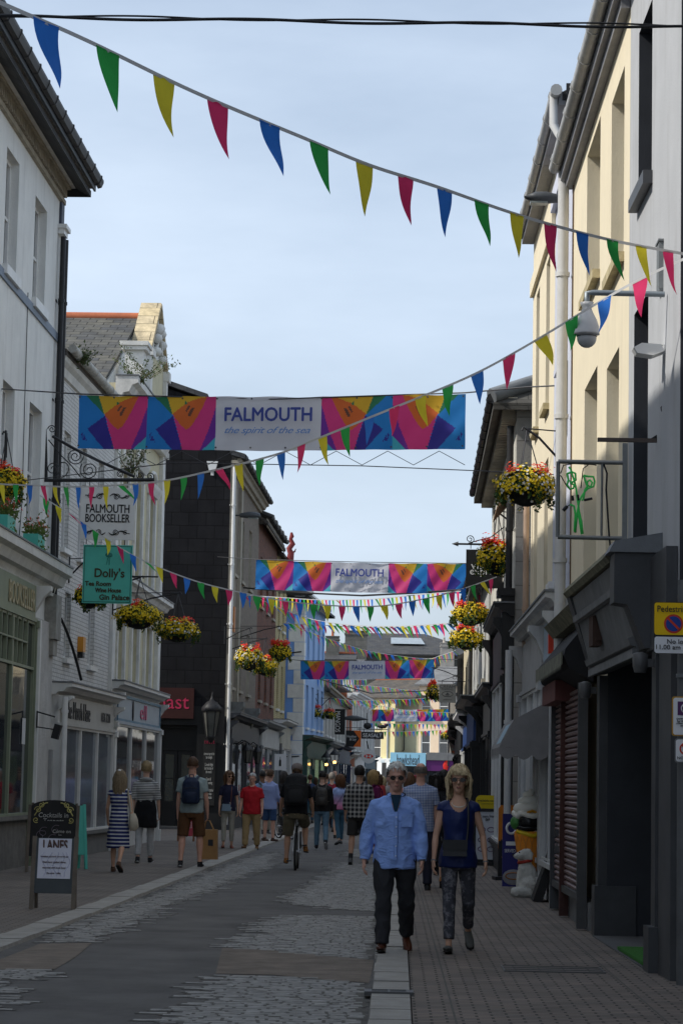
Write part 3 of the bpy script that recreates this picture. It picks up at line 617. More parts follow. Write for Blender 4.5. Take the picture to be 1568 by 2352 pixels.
# roof: ridge runs back from the gable, slope faces the viewer
mb = MB(); zr = P(220, 732, 59.6).z
for (xe, ze) in ((-.02, 9.95), (W+.1, zE+.2)):
    vs = [Vector(v) for v in ((xe, .45, ze), (xe, 13, ze), (m_, 13, zr), (m_, .45, zr))]; vs += [v+Vector((0, 0, .1)) for v in vs]
    mb.add(vs, [(0, 1, 2, 3), (7, 6, 5, 4), (0, 4, 5, 1), (1, 5, 6, 2), (2, 6, 7, 3), (3, 7, 4, 0)])
rf = part('roof', mb, M('lichened roof slate', (.12, .115, .095), .85, .4, 2.5, .3, kind='slate', bw=.42, bh=.27, col2=(.07, .072, .075), mortar=(.025, .025, .022), dirt=.3, msize=.015), b.o); part('ridge_tiles', MB().tube([(m_, .45, zr+.09), (m_, 13, zr+.09)], .13, 8), TERRA, rf)
part('rear_wall_fill', MB().prism([(0.05, 9.9), (W-.05, zE), (m_, zr-.1)], .46, 8.9), ORN, b.o)
b.shopfront(.2, W-.1, 3.5, 2.85, M('white glossy shopfront', (.6, .6, .58), .5, .06, bump=.02, dirt=.1), M('pale grey sign panel', (.35, .40, .44), .5, .1), bays=3, door=None, riser=.5, y=-.16, corp=.22, text='ell', tmat=M('pink sign letters', (.55, .1, .2), .5, bump=0), tw=1.2, th=.35, tx=5.2)
mb = MB(); mb.box(.5, W-.4, -.2, -.18, 2.86, 2.92).box(.5, W-.4, -.2, -.18, 3.4, 3.46).box(W-.46, W-.4, -.2, -.18, 2.92, 3.4).box(.5, .56, -.2, -.18, 2.92, 3.4); part('sign_frame', mb, M('slate blue trim', (.10, .2, .28), .5), b.o)
mb = MB(); mb.ball((3.2, -.19, 3.15), (.09, .02, .26), 10); part('feather_mark', mb, M('dark cut letters', (0, 0, 0)), b.o)
# ---- unseen house, added to block most of the sun through the gap
b = Bld('sun_blocking_house', 'unseen house added behind the gabled building to block sun through the gap', 'building', (-13, 58), (-13, 72.8)); b.wall(REND, 0, b.w, 0, 12, [(5, 6, 4, 6, .15)], depth=8); b.window(5, 6, 4, 6, .13); b.roof(0, b.w, 12.05, 8, 2, .3)
# ---- slate hung building facing down the street (toast)
SLH = M('hung black slates', (.013, .013, .015), .8, .3, 1.5, .2, 30, .12, kind='slate', bw=.55, bh=.42, col2=(.018, .018, .02), mortar=(.005, .005, .006), msize=.012, streak=.06)
x0, x1 = P(340, 1500, 76).x-3.2, P(515, 1700, 76).x
b = Bld('slate_hung_building', 'black slate hung gable wall of the building over the toast bar door', 'building', (x0, 76), (x1, 76)); W = b.w; LB4 = b
zt = b.at(520, 1046)[1]; za = b.at(345, 872)[1]; zm = b.at(478, 918)[1]; xa = b.at(345, 872)[0]; xm = b.at(478, 918)[0]
zd = 3.9
out = [(0, zd), (W, zd), (W, zt), (xm+.1, zm-.1), (xa, za-.1), (0, za+.6)]
part('wall', MB().prism(out, 0, 8), SLH, b.o)
mb = MB(); pr = [(W+.45, zt-.12), (W+.02, zt+.0), (xm, zm), (xa, za), (-.3, za+.75)]
for i in range(4):
    a, c = pr[i], pr[i+1]; mb.prism([a, c, (c[0], c[1]+.16), (a[0], a[1]+.16)], -.18, 8)
part('roof', mb, SLATE, b.o)
DKP = M('near black shop paint', (.014, .014, .015), .45, .2, bump=.05)
b.wall(DKP, 0, W, 0, zd-.002, [(*b.win(362, 1665, 450, 1900), .35)], depth=7, name='ground_floor_wall')
h = b.win(362, 1665, 450, 1900)
dm = part('door_frame', MB().box(h[0], h[0]+.1, .2, .34, .05, h[3]).box(h[1]-.1, h[1], .2, .34, .05, h[3]).box(h[0]+.1, h[1]-.1, .2, .34, h[3]-.1, h[3]).box(h[0]+.1, h[1]-.1, .19, .34, 2.5, 2.6).box(h[0]+.1, h[1]-.1, .3, .34, 2.6, h[3]-.1), DKP, b.o)
wd = (h[1]-h[0]-.2)/2
for k in range(2):
    q = h[0]+.1+k*wd; dd = part('door', MB().box(q+.01, q+.12, .22, .3, .06, 2.49).box(q+wd-.12, q+wd-.01, .22, .3, .06, 2.49).box(q+.12, q+wd-.12, .22, .3, .06, .9).box(q+.12, q+wd-.12, .22, .3, 2.37, 2.49), DKP, b.o)
    part('pane', MB().box(q+.12, q+wd-.12, .25, .27, .9, 2.37), GL, dd); part('glazing_bar', MB().box(q+.12, q+wd-.12, .235, .249, 1.6, 1.63), DKP, dd)
part('door_step', MB().box(h[0], h[1], -.3, .3, .0, .12), M('worn step', (.1, .1, .1), .8), b.o)
q = b.win(346, 1580, 446, 1650); fs = part('fascia', MB().box(q[0], q[1], -.12, -.003, q[2], q[3]), M('maroon fascia', (.045, .012, .01), .55, .15, bump=.03), b.o)
lettering(fs, 'toast', q[1]-q[0]-.1, .36, ((q[0]+q[1])/2-.1, -.125, (q[2]+q[3])/2), M('raspberry letters', (.5, .03, .09), .5, bump=0), bold=.02)
q = b.win(466, 1697, 494, 1850); mbd = thing('menu_board', 'tall narrow black chalkboard menu under the big wall lantern', 'chalkboard', b.X @ Vector(((q[0]+q[1])/2, -.03, q[2])))
hw_, hh_ = (q[1]-q[0])/2, q[3]-q[2]; part('board', MB().box(-hw_, hw_, -.03, 0, 0, hh_), CHK, mbd)
lettering(mbd, 't o a s t', hw_*1.6, .1, (0, -.035, hh_-.1), M('raspberry letters', (0, 0, 0))); lettering(mbd, 'come on up to the\nbar tonight\n\nComedy Night\nlast thursday of\nthe month\n\nOpen till\nevery evening\n\nfresh hot toasties\ncoffee cakes\nand cocktails', hw_*1.7, hh_*.7, (0, -.035, hh_*.45), CHW)
q = b.win(462, 1598, 510, 1700, -.45); ln = thing('wall_lantern', 'large old black glazed lantern on the dark wall by the white pipe', 'lantern', b.X @ Vector(((q[0]+q[1])/2, -.45, q[2]-.1)))
ro = (q[1]-q[0])/2
mb = MB(); mb.lathe([(.02, 0), (.06, .05), (ro*.5, .18), (ro*.5, .22), (.1, .22)], 6).lathe([(ro*.95, 1.0), (ro*1.0, 1.05), (ro*.95, 1.12), (ro*.5, 1.3), (ro*.3, 1.32), (ro*.12, 1.42), (.02, 1.52)], 6)
for k in range(6): a = pi*k/3; mb.cyl((cos(a)*ro*.5, sin(a)*ro*.5, .2), (cos(a)*ro*.86, sin(a)*ro*.86, 1.02), .018, n=5)
mb.tube([(0, 0, 1.45), (0, .2, 1.6), (0, .45, 1.4)], .025, 6); part('frame', mb, BLK, ln); part('glazing', MB().lathe([(ro*.45, .22), (ro*.8, 1.0)], 6, smooth=False), M('dirty lantern glass', (.10, .10, .09), .3, .3), ln)
part('white_floodlight', MB().prism([(-.1, 0), (.1, 0), (.18, .3), (-.18, .3)], -.15, .0).box(-.05, .05, -.02, 0, -.14, 0), WHT, None); o = bpy.data.objects['white_floodlight']; o.name = 'flood_light'; tag(o, 'white cone shaped floodlight high on the slate hung wall', 'lamp')
pp = P(488, 1082, 75.99); o.location = pp
# ---- street face beyond the slate wall
def fa(px, Y, X0=-5.25, Y0=76, k=.0191): return (X0+k*(Y-Y0), Y)
PEB = M('pebbledash', (.20, .17, .14), .95, .3, 6, .9, 30, dirt=.3); GRC = M('grimy cream paint', (.34, .31, .25), .85, .2, 2, .2, streak=.5)
RBR = M('old red brick', (.23, .085, .05), .9, .3, 2, .3, kind='brick', col2=(.13, .06, .045), mortar=(.12, .1, .085), bw=.24, bh=.08, dirt=.4)
YLW = M('pale yellow painted brick', (.52, .43, .22), .85, .15, 2, .3, kind='brick', bw=.24, bh=.08, mortar=(.36, .3, .16), col2=(.5, .42, .22), dirt=.35)
b = Bld('pebbledash_building', 'grimy cream and pebbledash building with a white corner pipe behind the slate hung wall', 'building', (-5.25, 76.01), fa(0, 88.6)); W = b.w; LB4b = b
hs = [(a, a+1.3, z, z+2.1, .2) for a in (1.6, 4.6, 8.1) for z in (4.6, 8.3)]
b.wall([PEB, GRC], 0, W, 0, 11.8, hs, depth=6, revmat=1, sides=(0, 1))
for h in hs: b.window(*h[:4], .18, sill=GRC, bars=(0, 1))
part('corner_strip', MB().box(-.0, .9, -.06, -.002, 3.6, 11.6), GRC, b.o); b.cornice(-.0, W, 11.5, .35, .35, GRC, lead=False); b.gutter(0, W, 11.9, -.42, .09, BLK); b.roof(0, W, 12.0, 6, 1.5, .2, SLATE)
b.pipe(-.06, .2, 11.6, -.13, .055, WHT, top=None)
part('parapet_frames', MB().box(1.2, 1.5, -.1, -.002, 3.9, 11.3).box(3.4, 4.0, -.1, -.002, 3.9, 11.3), GRC, b.o)
DGR = M('dark grey shop paint', (.07, .075, .085), .5, .15, bump=.05, dirt=.1)
b.shopfront(.15, W-.2, 3.5, 2.9, DGR, DGR, bays=4, door=(5.6, 6.6), riser=.6, y=-.2)
b.console(1.4, 2.6, 4.1, .7, .5, M('grey carved stone', (.17, .18, .18), .8, .3, 6, .4), b.o); b.console(8.2, 2.6, 4.1, .7, .5, M('grey carved stone', (0, 0, 0)), b.o)
for k, xx in enumerate((2.2, 3.2, 6.9)):
    wl = thing('wall_lantern', ['small black coach lantern nearest the white pipe on the dark grey shopfront', 'small black coach lantern, the middle one of three on the dark grey shopfront', 'small black coach lantern farthest along the dark grey shopfront'][k], 'lantern', b.X @ Vector((xx, -.55, 2.15)), b.rz, 'coach lanterns on the dark shopfront')
    mb = MB().lathe([(.05, 0), (.09, .04), (.06, .05)], 4).lathe([(.17, .42), (.15, .48), (.05, .6), (.02, .68)], 4)
    for j in range(4): a = pi/2*j; mb.cyl((cos(a)*.08, sin(a)*.08, .04), (cos(a)*.15, sin(a)*.15, .43), .012, n=4)
    mb.tube([(0, 0, .66), (0, .15, .75), (0, .35, .6)], .018, 5); part('frame', mb, BLK, wl); part('glazing', MB().lathe([(.075, .05), (.14, .42)], 4, smooth=False), M('dirty lantern glass', (0, 0, 0)), wl)
al = thing('alarm_box', 'orange alarm box on the grimy cream corner strip', 'alarm box', b.X @ Vector((.45, -.06, 6.3)), b.rz); part('case', MB().box(-.25, .25, -.15, -.002, 0, .8), M('dull orange plastic', (.45, .16, .03), .5, .1, bump=0), al)
b = Bld('red_brick_building', 'old red brick building with a sagging slate roof edge, beyond the pebbledash one', 'building', fa(0, 88.62), fa(0, 98.8)); W = b.w
hs = [(a, a+1.2, z, z+1.9, .2) for a in (1.2, 4.4, 7.6) for z in (4.6, 8.1)]
b.wall(RBR, 0, W, 0, 11.35, hs, depth=6)
for h in hs: b.window(*h[:4], .18, sill=GRC, bars=(0, 1))
b.roof(-.3, W, 11.4, 6, 2, .35, SLATEB); mb = MB()
for k in range(34): mb.tube([(k*.3, -.5, 11.35+.05*sin(k)), (k*.3, .2, 11.62+.05*sin(k))], .09, 6)
part('eaves_tiles', mb, M('dark tile ends', (.06, .06, .06), .8, .3), b.o); part('white_fascia', MB().box(0, W, -.3, -.26, 11.0, 11.3), M('grimy cream paint', (0, 0, 0)), b.o)
b.shopfront(.1, W-.1, 3.6, 2.9, M('light grey shop paint', (.30, .32, .33), .5, .1, dirt=.1), M('white wood panel', (.5, .5, .48), .6), bays=4, door=(3.4, 4.3), riser=.6, y=-.25)
b = Bld('yellow_brick_building', 'narrow pale yellow painted brick building squeezed before the blue one', 'building', fa(0, 98.82), fa(0, 105.95)); W = b.w
hs = [(a, a+1.1, z, z+1.9, .2) for a in (1.3, 4.2) for z in (4.6, 8.0)]
b.wall(YLW, 0, W, 0, 11.1, hs, depth=6)
for h in hs: b.window(*h[:4], .18, sill=WHT, bars=(0, 1))
b.roof(-.1, W, 11.15, 6, 1.8, .3, SLATEB); b.shopfront(.1, W-.1, 3.9, 3.0, WHT, M('weathered cream awning box', (.5, .47, .38), .8, .2, streak=.6), bays=2, door=(2.6, 3.5), riser=.5, y=-.3)
st = thing('roof_statue', 'small twisting dark red figure finial standing on the roof above the yellow building', 'statue', P(668, 1278, 100)); mb = MB()
part('figure', MB().tube([(-.05, 0, -.3), (.0, 0, .1), (-.1, 0, .35), (.08, 0, .6), (-.03, 0, .85), (.03, 0, 1.0), (.0, 0, 1.2)], [.2, .17, .15, .15, .1, .12, .06], 10).tube([(.0, 0, .1), (.2, 0, .2), (.25, 0, .35)], [.06, .05, .02], 6), M('dark red glazed clay', (.22, .03, .03), .5, .3, 5, .3), st)
st.location.z += .05; st.scale = (.8, .8, .8)
# ---- blue building with quoins
BLU = M('cobalt blue render', (.20, .38, .80), .8, .08, 2, .15, dirt=.08); LBL = M('light blue render', (.30, .46, .74), .8, .06, 2, .15, dirt=.08)
QUO = M('white quoin stones', (.8, .8, .77), .8, .1, 3, .2, dirt=.15)
b = Bld('blue_gable_building', 'blue rendered building with white quoins, cobalt side wall and pale blue front', 'building', (-3.9, 106), (-3.25, 116)); W = b.w
zt = 9.9
hs = [(a, a+1.0, z, z+1.9, .18) for a in (1.5, 4.0, 6.5, 8.6) for z in (4.0, 7.0) if a+1 < W]
b.wall([LBL, BLU], 0, W, 0, zt, hs, depth=5, side=1)
for h in hs: b.window(*h[:4], .16, sill=WHT, bars=(0, 1))
mb = MB(); k = 0; z = .3
while z < zt-.5:
    l = .62 if k % 2 else .38; g = .5 if k % 2 else .75; mb.box(-.03, l, -.03, -.0, z, z+.6).box(-.03, -.001, .001, .42 if k % 2 else .68, z, z+.6); z += .62; k += 1
part('quoins', mb, QUO, b.o); b.roof(-.3, W+.2, zt+.02, 5, 1.8, .45, SLATE); b.cornice(0, W, zt-.3, .3, .3, WHT, lead=False)
part('parapet_coping', MB().box(-.35, -.0, -.4, 5.2, zt-.05, zt+.12), QUO, b.o)
b.shopfront(.1, W-.1, 3.4, 2.7, M('dark green shop paint', (.04, .09, .075), .5), M('dark green shop paint', (0, 0, 0)), bays=3, door=(3, 3.9), y=-.2, gl=GLB)
b.chimney(3.5, 4.6, 3.2, 4.0, 10, 13.0, M('pale stone', (.35, .33, .3), .9, .2), 1)
part('side_cable', MB().tube([(-.04, .1, 7.3), (-.05, .9, 7.2), (-.05, 1.5, 6.8), (-.05, 1.55, 3), (-.05, 1.2, 2.6), (-.04, .1, 2.7)], .03, 6), BLK, b.o)
# ---- beyond the blue building
b = Bld('brown_roofed_building', 'low building with a brown pitched roof after the blue building', 'building', (-3.25, 116.02), (-2.62, 143)); W = b.w
hs = [(a, a+1.2, 3.9, 5.4, .15) for a in (2, 5.5, 9, 13, 17, 21, 24)]
b.wall([M('grey white render', (.42, .42, .40), .85, .1, dirt=.3)], 0, W, 0, 6.3, hs, depth=6)
for h in hs: b.window(*h[:4], .13, sill=WHT)
b.roof(0, W, 6.35, 6, 3.2, .3, SLATEB); b.cornice(0, W, 5.9, .35, .35, M('grimy cream paint', (0, 0, 0)), lead=False)
b.shopfront(.1, 11, 3.3, 2.7, M('light grey shop paint', (0, 0, 0)), M('white wood panel', (0, 0, 0)), bays=4, door=(4, 4.9), y=-.25)
b.shopfront(11.2, W-.2, 3.4, 2.7, M('navy shop paint', (.015, .03, .08), .5), M('navy shop paint', (0, 0, 0)), bays=5, door=(6+11, 6.9+11), y=-.25)
b = Bld('brick_pier_building', 'narrow orange red brick house front between the white ones far down the street', 'building', (-2.62, 143.02), (-2.35, 146.5)); W = b.w
OBR = M('orange red brick', (.36, .11, .05), .85, .15, 2, .2, kind='brick', bw=.3, bh=.1, mortar=(.3, .12, .07))
b.wall(OBR, 0, W, 0, 6.9, [(1, 2.4, 3.6, 5.4, .15)], depth=5); b.window(1, 2.4, 3.6, 5.4, .13, sill=WHT); b.cornice(0, W, 6.6, .3, .3, WHT, lead=False); b.shopfront(.1, W-.1, 3.1, 2.6, WHT, OBR, bays=1, y=-.2)
b = Bld('white_pilastered_building', 'white building with tall arched fluted pilasters at the bend of the street', 'building', (-2.35, 146.52), (-1.2, 166)); W = b.w
WSH = M('white shop render', (.62, .62, .60), .8, .06, 2, .1, dirt=.15)
hs = [(a, a+1.5, 3.6, 5.9, .3) for a in (1.2, 4.4, 7.6, 10.8, 14, 17) if a+1.5 < W]
b.wall(WSH, 0, W, 0, 7, hs, depth=6)
for h in hs: b.window(*h[:4], .27, sill=WHT, bars=(1, 2))
mb = MB()
for h in hs: mb.box(h[0]-.35, h[0]-.02, -.15, -.002, 3.4, 6.4).box(h[1]+.02, h[1]+.35, -.15, -.002, 3.4, 6.4).tube([(h[0]+.75+cos(pi*j/8)*.95, -.07, 6.0+sin(pi*j/8)*.5) for j in range(9)], .09, 6)
part('pilasters', mb, WSH, b.o); b.cornice(-.1, W+.1, 6.7, .4, .4, WSH, lead=True); b.roof(0, W, 7.05, 6, 1.6, .2, SLATE)
b.shopfront(.1, 8.5, 3.2, 2.6, WSH, WSH, bays=4, door=(4, 4.9), y=-.2); b.shopfront(8.7, W-.1, 3.2, 2.6, M('petrol blue shop paint', (.02, .06, .09), .5), M('petrol blue shop paint', (0, 0, 0)), bays=4, y=-.2)
# ================================================================== right side
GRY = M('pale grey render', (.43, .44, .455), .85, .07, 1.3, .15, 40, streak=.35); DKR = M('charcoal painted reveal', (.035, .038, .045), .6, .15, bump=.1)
CRE = M('cream render', (.74, .655, .48), .85, .05, 1.4, .15, 40, streak=.16); LIL = M('lilac grey render', (.56, .58, .66), .85, .05, 1.5, .15, dirt=.1)
GUT = M('grey white plastic gutter', (.40, .40, .39), .45, .15, 4, .05, dirt=.2)
CHA = M('charcoal shop paint', (.060, .062, .066), .45, .2, 2, .08); CHL = M('worn dark grey fascia', (.17, .175, .18), .6, .25, 3, .1, dirt=.2)
XR = 2.32
b = Bld('grey_rendered_building', 'tall pale grey rendered building with charcoal window reveals at the right edge', 'building', (XR, 23.75), (XR+.06, 19.95)); W = b.w; RB1 = b
zt = 9.75
h1 = b.win(1466, 0, 1495, 426); h2 = b.win(1454, 700, 1485, 1250); 
hs = [(h1[0], h1[1]+.05, h1[2], 9.0, .25), (h2[0], h2[1]+.05, h2[2], h2[3], .25)]
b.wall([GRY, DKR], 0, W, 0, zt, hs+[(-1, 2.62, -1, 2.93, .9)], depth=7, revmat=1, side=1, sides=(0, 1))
for h in hs: b.window(*h[:4], .23, sill=CHA, fr=CHA, bars=(0, 1), sillh=.12)
g = b.gutter(-.02, W, zt+.1, -.26, .09, BLK); part('fascia_board', MB().box(0, W, -.14, -.005, zt-.08, zt+.2), BLK, b.o); b.roof(0, W, zt+.22, 7, 1.6, .15, SLATE)
# dark shop: pilasters, leaning fascia, recessed doorway, plinths
xa = -2.05; xb = 2.62
sfo = part('shopfront', MB().box(xa, xb+1.1, -.10, -.004, 2.8, 3.62), CHA, b.o)
part('pilaster', MB().box(xa-.25, xa-.002, -.06, .32, .56, 2.79).box(xa-.28, xa+.03, -.10, .34, 0, .559), CHA, sfo)
part('pilaster', MB().box(xb, xb+.28, -.08, -.004, .42, 2.79).box(xb-.03, xb+.33, -.14, -.004, 0, .419), CHA, sfo)
part('wall_panel', MB().box(xb+.34, xb+1.12, -.06, -.004, 0, 2.79), M('mid grey shop panel', (.07, .072, .076), .5, .2), sfo)
mb = MB().profile([(-.11, 2.81), (-.17, 2.83), (-.38, 3.6), (-.11, 3.66)], xa+.25, xb-.35); part('leaning_fascia', mb, CHL, sfo)
mb = MB().profile([(-.18, 2.86), (-.23, 2.87), (-.25, 2.93), (-.20, 2.95)], xa+.27, xb-.37).profile([(-.17, 2.76), (-.21, 2.76), (-.21, 2.835), (-.15, 2.835)], xa+.27, xb-.37).profile([(-.33, 3.32), (-.37, 3.33), (-.38, 3.39), (-.34, 3.40)], xa+.27, xb-.37); part('fascia_moulding', mb, CHL, sfo)
part('fascia_hood', MB().profile([(-.1, 3.67), (-.42, 3.61), (-.46, 3.66), (-.44, 3.71), (-.1, 3.80)], xa+.0, xb-.33), M('mossy lead', (.20, .19, .13), .9, .4, 6, .5), sfo)
part('end_console', MB().profile([(-.004, 2.82), (-.16, 2.82), (-.42, 3.64), (-.004, 3.64)], xa-.08, xa+.24), CHA, sfo)
part('end_console', MB().profile([(-.004, 2.82), (-.15, 2.82), (-.30, 3.2), (-.42, 3.22), (-.42, 3.66), (-.004, 3.66)], xb-.32, xb+.04), CHA, sfo)
part('end_console_cap', MB().profile([(-.0, 3.662), (-.47, 3.662), (-.42, 3.76), (-.0, 3.84)], xb-.36, xb+.08), LEAD, sfo)
mb = MB().box(-.55, -.1, -.30, -.24, 3.05, 3.08); [mb.box(-.5+k*.1, -.43+k*.1, -.33, -.24, 3.0, 3.3) for k in range(4)]; part('broken_vent_slats', mb, M('rusty brown slats', (.07, .04, .03), .8), sfo)
part('recessed_wall', MB().box(xa-.2, xb+.1, .86, .89, 0, 2.92), M('matt charcoal boards', (.03, .033, .037), .7, .15), sfo)
dd = part('door', MB().box(1.55, 2.55, .80, .855, .08, 2.3), CHA, sfo); part('handle', MB().tube([(1.65, .79, 1.0), (1.65, .7, 1.0), (1.45, .7, 1.0)], .015, 6), LEAD, dd); part('lock_plate', MB().box(1.63, 1.7, .79, .799, 1.3, 1.7), M('worn steel', (0, 0, 0)), dd)
for x, zz_ in ((xa-.12, 2.55), (xb+.14, 2.6)): part('lamp', MB().lathe([(.05, 0), (.065, .05), (.07, .16), (.02, .18)], 12).box(-.02, .02, 0, .12, .05, .12), M('grey lamp glass', (.09, .09, .09), .4), sfo, loc=(x, -.2, zz_))
tf = part('artificial_turf', MB().box(.2, 2.55, -.10, .80, .031, .06), M('bright artificial turf', (.05, .20, .03), .95, .35, 60, .8, 200), None); tf.location = b.p0; tf.rotation_euler = (0, 0, b.rz); tf.location.z = .015; tag(tf, 'strip of bright green artificial turf in the dark shop doorway', 'mat')
part('threshold', MB().box(-2.0, 2.5, -.12, .85, .0, .04), M('worn step', (0, 0, 0)), b.o)
pl = thing('metal_strut', 'thin grey metal strut leaning in the dark doorway above the green turf', 'strut', b.X @ Vector((2.25, .12, .08)), b.rz); part('bar', MB().tube([(0, 0, 0), (.05, .18, .95)], [.03, .012], 5), M('worn steel', (0, 0, 0)), pl)
b = Bld('charcoal_building', 'charcoal painted wall of the building at the extreme right edge, behind the sign pole', 'building', (2.78, 19.93), (2.9, 6)); b.wall(CHA, 0, b.w, 0, 9.9, [(3, 4, 3.5, 6, .2), (7, 8, 3.5, 6, .2)], depth=7); [b.window(x, x+1, 3.5, 6, .18, fr=CHA) for x in (3, 7)]; b.roof(0, b.w, 9.95, 7, 1.6, .2)
# ---- cream building
b = Bld('cream_building', 'sunlit cream rendered building with deep plain window reveals and a white downpipe', 'building', (XR-.02, 31.3), (XR, 23.76)); W = b.w; RB2 = b
zt = b.at(1312, 395)[1]-.1
H = [b.win(1347, 318, 1376, 655), b.win(1403, 200, 1431, 612), b.win(1340, 872, 1368, 1355), b.win(1391, 826, 1418, 1310)]
H = [(h[0], min(h[1]+.05, W-.05), h[2], min(h[3], zt-.35), .3) for h in H]
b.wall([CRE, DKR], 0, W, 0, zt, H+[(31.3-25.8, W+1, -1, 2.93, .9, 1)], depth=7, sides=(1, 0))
for h in H: b.window(*h[:4], .27, sill=M('mossy cream sill', (.42, .36, .22), .9, .3, 6, .3), bars=(0, 1), sillh=.1)
b.gutter(-.05, W+.05, zt+.1, -.24, .08, GUT); part('fascia_board', MB().box(0, W, -.17, -.005, zt-.1, zt+.12).box(0, W, -.1, -.004, zt-.2, zt-.101), M('grey soffit board', (.22, .22, .23), .6), b.o); b.roof(0, W, zt+.2, 7, 1.6, .15, SLATE)
b.pipe(.08, .1, zt-.15, -.13, .075, M('old white pipe', (.55, .55, .54), .4, .1, 3, .05, dirt=.1)); part('pipe_stain', MB().box(.22, .25, -.015, -.002, 3.4, zt-.1), M('rusty seam', (.16, .11, .07), .9, .4, 8, .4), b.o)
# shutter shop
x0 = .25; x1 = 4.6
so_ = part('shopfront', MB().box(-.1, 5.1, -.08, -.004, 2.9, 3.5), CHA, b.o)
SHU = M('dusty pink roller shutter', (.19, .125, .12), .55, .25, 3, .1, dirt=.25)
mb = MB(); z = .42
while z < 2.72: mb.profile([(-.14, z), (-.185, z+.012), (-.19, z+.04), (-.15, z+.066)], x0+.1, x1-.1, 0); z += .068
part('roller_shutter', mb, SHU, so_)
for x in (x0, 1.9, x1-.1): part('shutter_rail', MB().box(x, x+.1, -.24, -.13, .05, 2.75), M('rusty red rail', (.075, .032, .026), .7, .3) if x == 1.9 else CHA, so_)
part('shutter_bottom_rail', MB().box(x0+.1, x1-.1, -.22, -.12, .34, .42), M('worn steel', (0, 0, 0)), so_); part('stall_riser', MB().box(x0, x1, -.12, -.004, 0, .339), CHL, so_)
part('padlock', MB().box(1.96, 2.02, -.3, -.25, .8, .88).tube([(1.97, -.275, .88), (1.97, -.275, .93), (2.01, -.275, .93), (2.01, -.275, .88)], .008, 5), M('worn steel', (0, 0, 0)), so_); part('padlock', MB().box(1.86, 1.92, -.3, -.25, 1.0, 1.08), M('worn steel', (0, 0, 0)), so_)
mb = MB().profile([(-.09, 2.75), (-.36, 2.90), (-.42, 3.04), (-.40, 3.12), (-.09, 3.5)], x0, x1+.2); part('awning_box', mb, M('black awning cloth', (.018, .018, .02), .8, .2), so_)
mb = MB(); k = x0
while k < x1+.15: mb.prism([(k, 2.94), (k+.1, 2.94), (k+.1, 3.08), (k, 3.08)], -.445, -.43); mb.add([(k, -.445, 2.94), (k+.1, -.445, 2.94), (k+.05, -.445, 2.88)], [(0, 1, 2)]); k += .1
part('awning_valance', mb, M('mildewed awning valance', (.16, .16, .12), .9, .4, 8, .1), so_)
part('red_box', MB().box(x0+.05, x0+2.4, -.36, -.1, 2.62, 2.86), M('faded red panel', (.13, .045, .04), .7, .25, streak=.3), so_)
part('old_fascia_hood', MB().profile([(-.004, 3.51), (-.2, 3.51), (-.32, 3.66), (-.004, 3.8)], -.1, 4.9), M('mossy lead', (0, 0, 0)), so_)
# ---- lilac and cream building
b = Bld('lilac_grey_building', 'narrow lilac grey rendered building between the white downpipe and the far cream front', 'building', (XR-.03, 34.5), (XR-.02, 31.32)); W = b.w
zt2 = 10.75
hs = [(1.2, 2.0, 7.4, 9.9, .22), (1.2, 2.0, 4.2, 6.6, .22)]
b.wall(LIL, 0, W, 0, zt2, hs, depth=7)
for h in hs: b.window(*h[:4], .2, sill=LIL, bars=(0, 1))
part('sills_row', MB().box(.3, 1.0, -.12, -.002, 4.35, 4.45), WHT, b.o)
part('metal_plate', MB().box(2.5, 2.62, -.03, -.002, 6.3, 7.3), LEAD, b.o)
mats_w = M('white peeling shop paint', (.50, .50, .49), .6, .12, 3, .15, dirt=.3)
b.shopfront(.0, W, 3.9, 3.1, mats_w, M('pale blue shop sign', (.30, .38, .46), .6, .1), bays=2, riser=.5, y=-.12, gl=GLB, corp=.2)
part('string_course', MB().box(0, W, -.08, -.002, 9.95, 10.2), LIL, b.o); b.gutter(-5.2, W+.15, zt2+.08, -.24, .08, GUT)
part('fascia_board', MB().box(0, W, -.2, -.004, zt2-.08, zt2+.1), M('grey soffit board', (0, 0, 0)), b.o); b.roof(0, W, zt2+.18, 7, 2.0, .15, SLATE)
part('roof_verge', MB().prism([(W, zt2-.9), (W+.05, zt2-.9), (W+.05, zt2+.2), (W, zt2+.2)], -.1, 3.5), BLK, b.o)
part('swan_neck_pipe', MB().tube([(W-.05, -.26, zt2+.05), (W-.05, -.26, zt2-.35), (W+.05, -.14, zt2-.6), (W+.05, -.14, 3.6)], .06, 10), M('old white pipe', (0, 0, 0)), b.o)
b = Bld('far_cream_building', 'second cream rendered building, beyond the lilac grey front, under the same gutter', 'building', (XR-.05, 39.7), (XR-.03, 34.52)); W = b.w
hs = [(.9, 1.7, 7.3, 9.6, .22), (3.3, 4.1, 7.3, 9.6, .22), (.9, 1.7, 4.3, 6.5, .22), (3.3, 4.1, 4.3, 6.5, .22)]
b.wall(CRE, 0, W, 0, zt2, hs, depth=7)
for h in hs: b.window(*h[:4], .2, sill=M('mossy cream sill', (0, 0, 0)), bars=(0, 1))
part('string_course', MB().box(0, W, -.06, -.002, 9.75, 10.0), CRE, b.o); part('fascia_board', MB().box(0, W, -.2, -.004, zt2-.08, zt2+.1), M('grey soffit board', (0, 0, 0)), b.o); b.roof(0, W, zt2+.18, 7, 2.0, .15, SLATE)
b.pipe(.4, 3.85, 6.3, -.1, .05, M('tan downpipe', (.42, .30, .22), .6)); b.pipe(.4, .1, 3.8, -.36, .06, M('old white pipe', (0, 0, 0)))
b.shopfront(.0, W, 3.9, 3.1, M('white peeling shop paint', (0, 0, 0)), M('worn pale grey fascia', (.34, .34, .34), .6, .15, dirt=.3), bays=3, riser=.5, y=-.12, corp=.2, gl=GLB, fr=WHT)
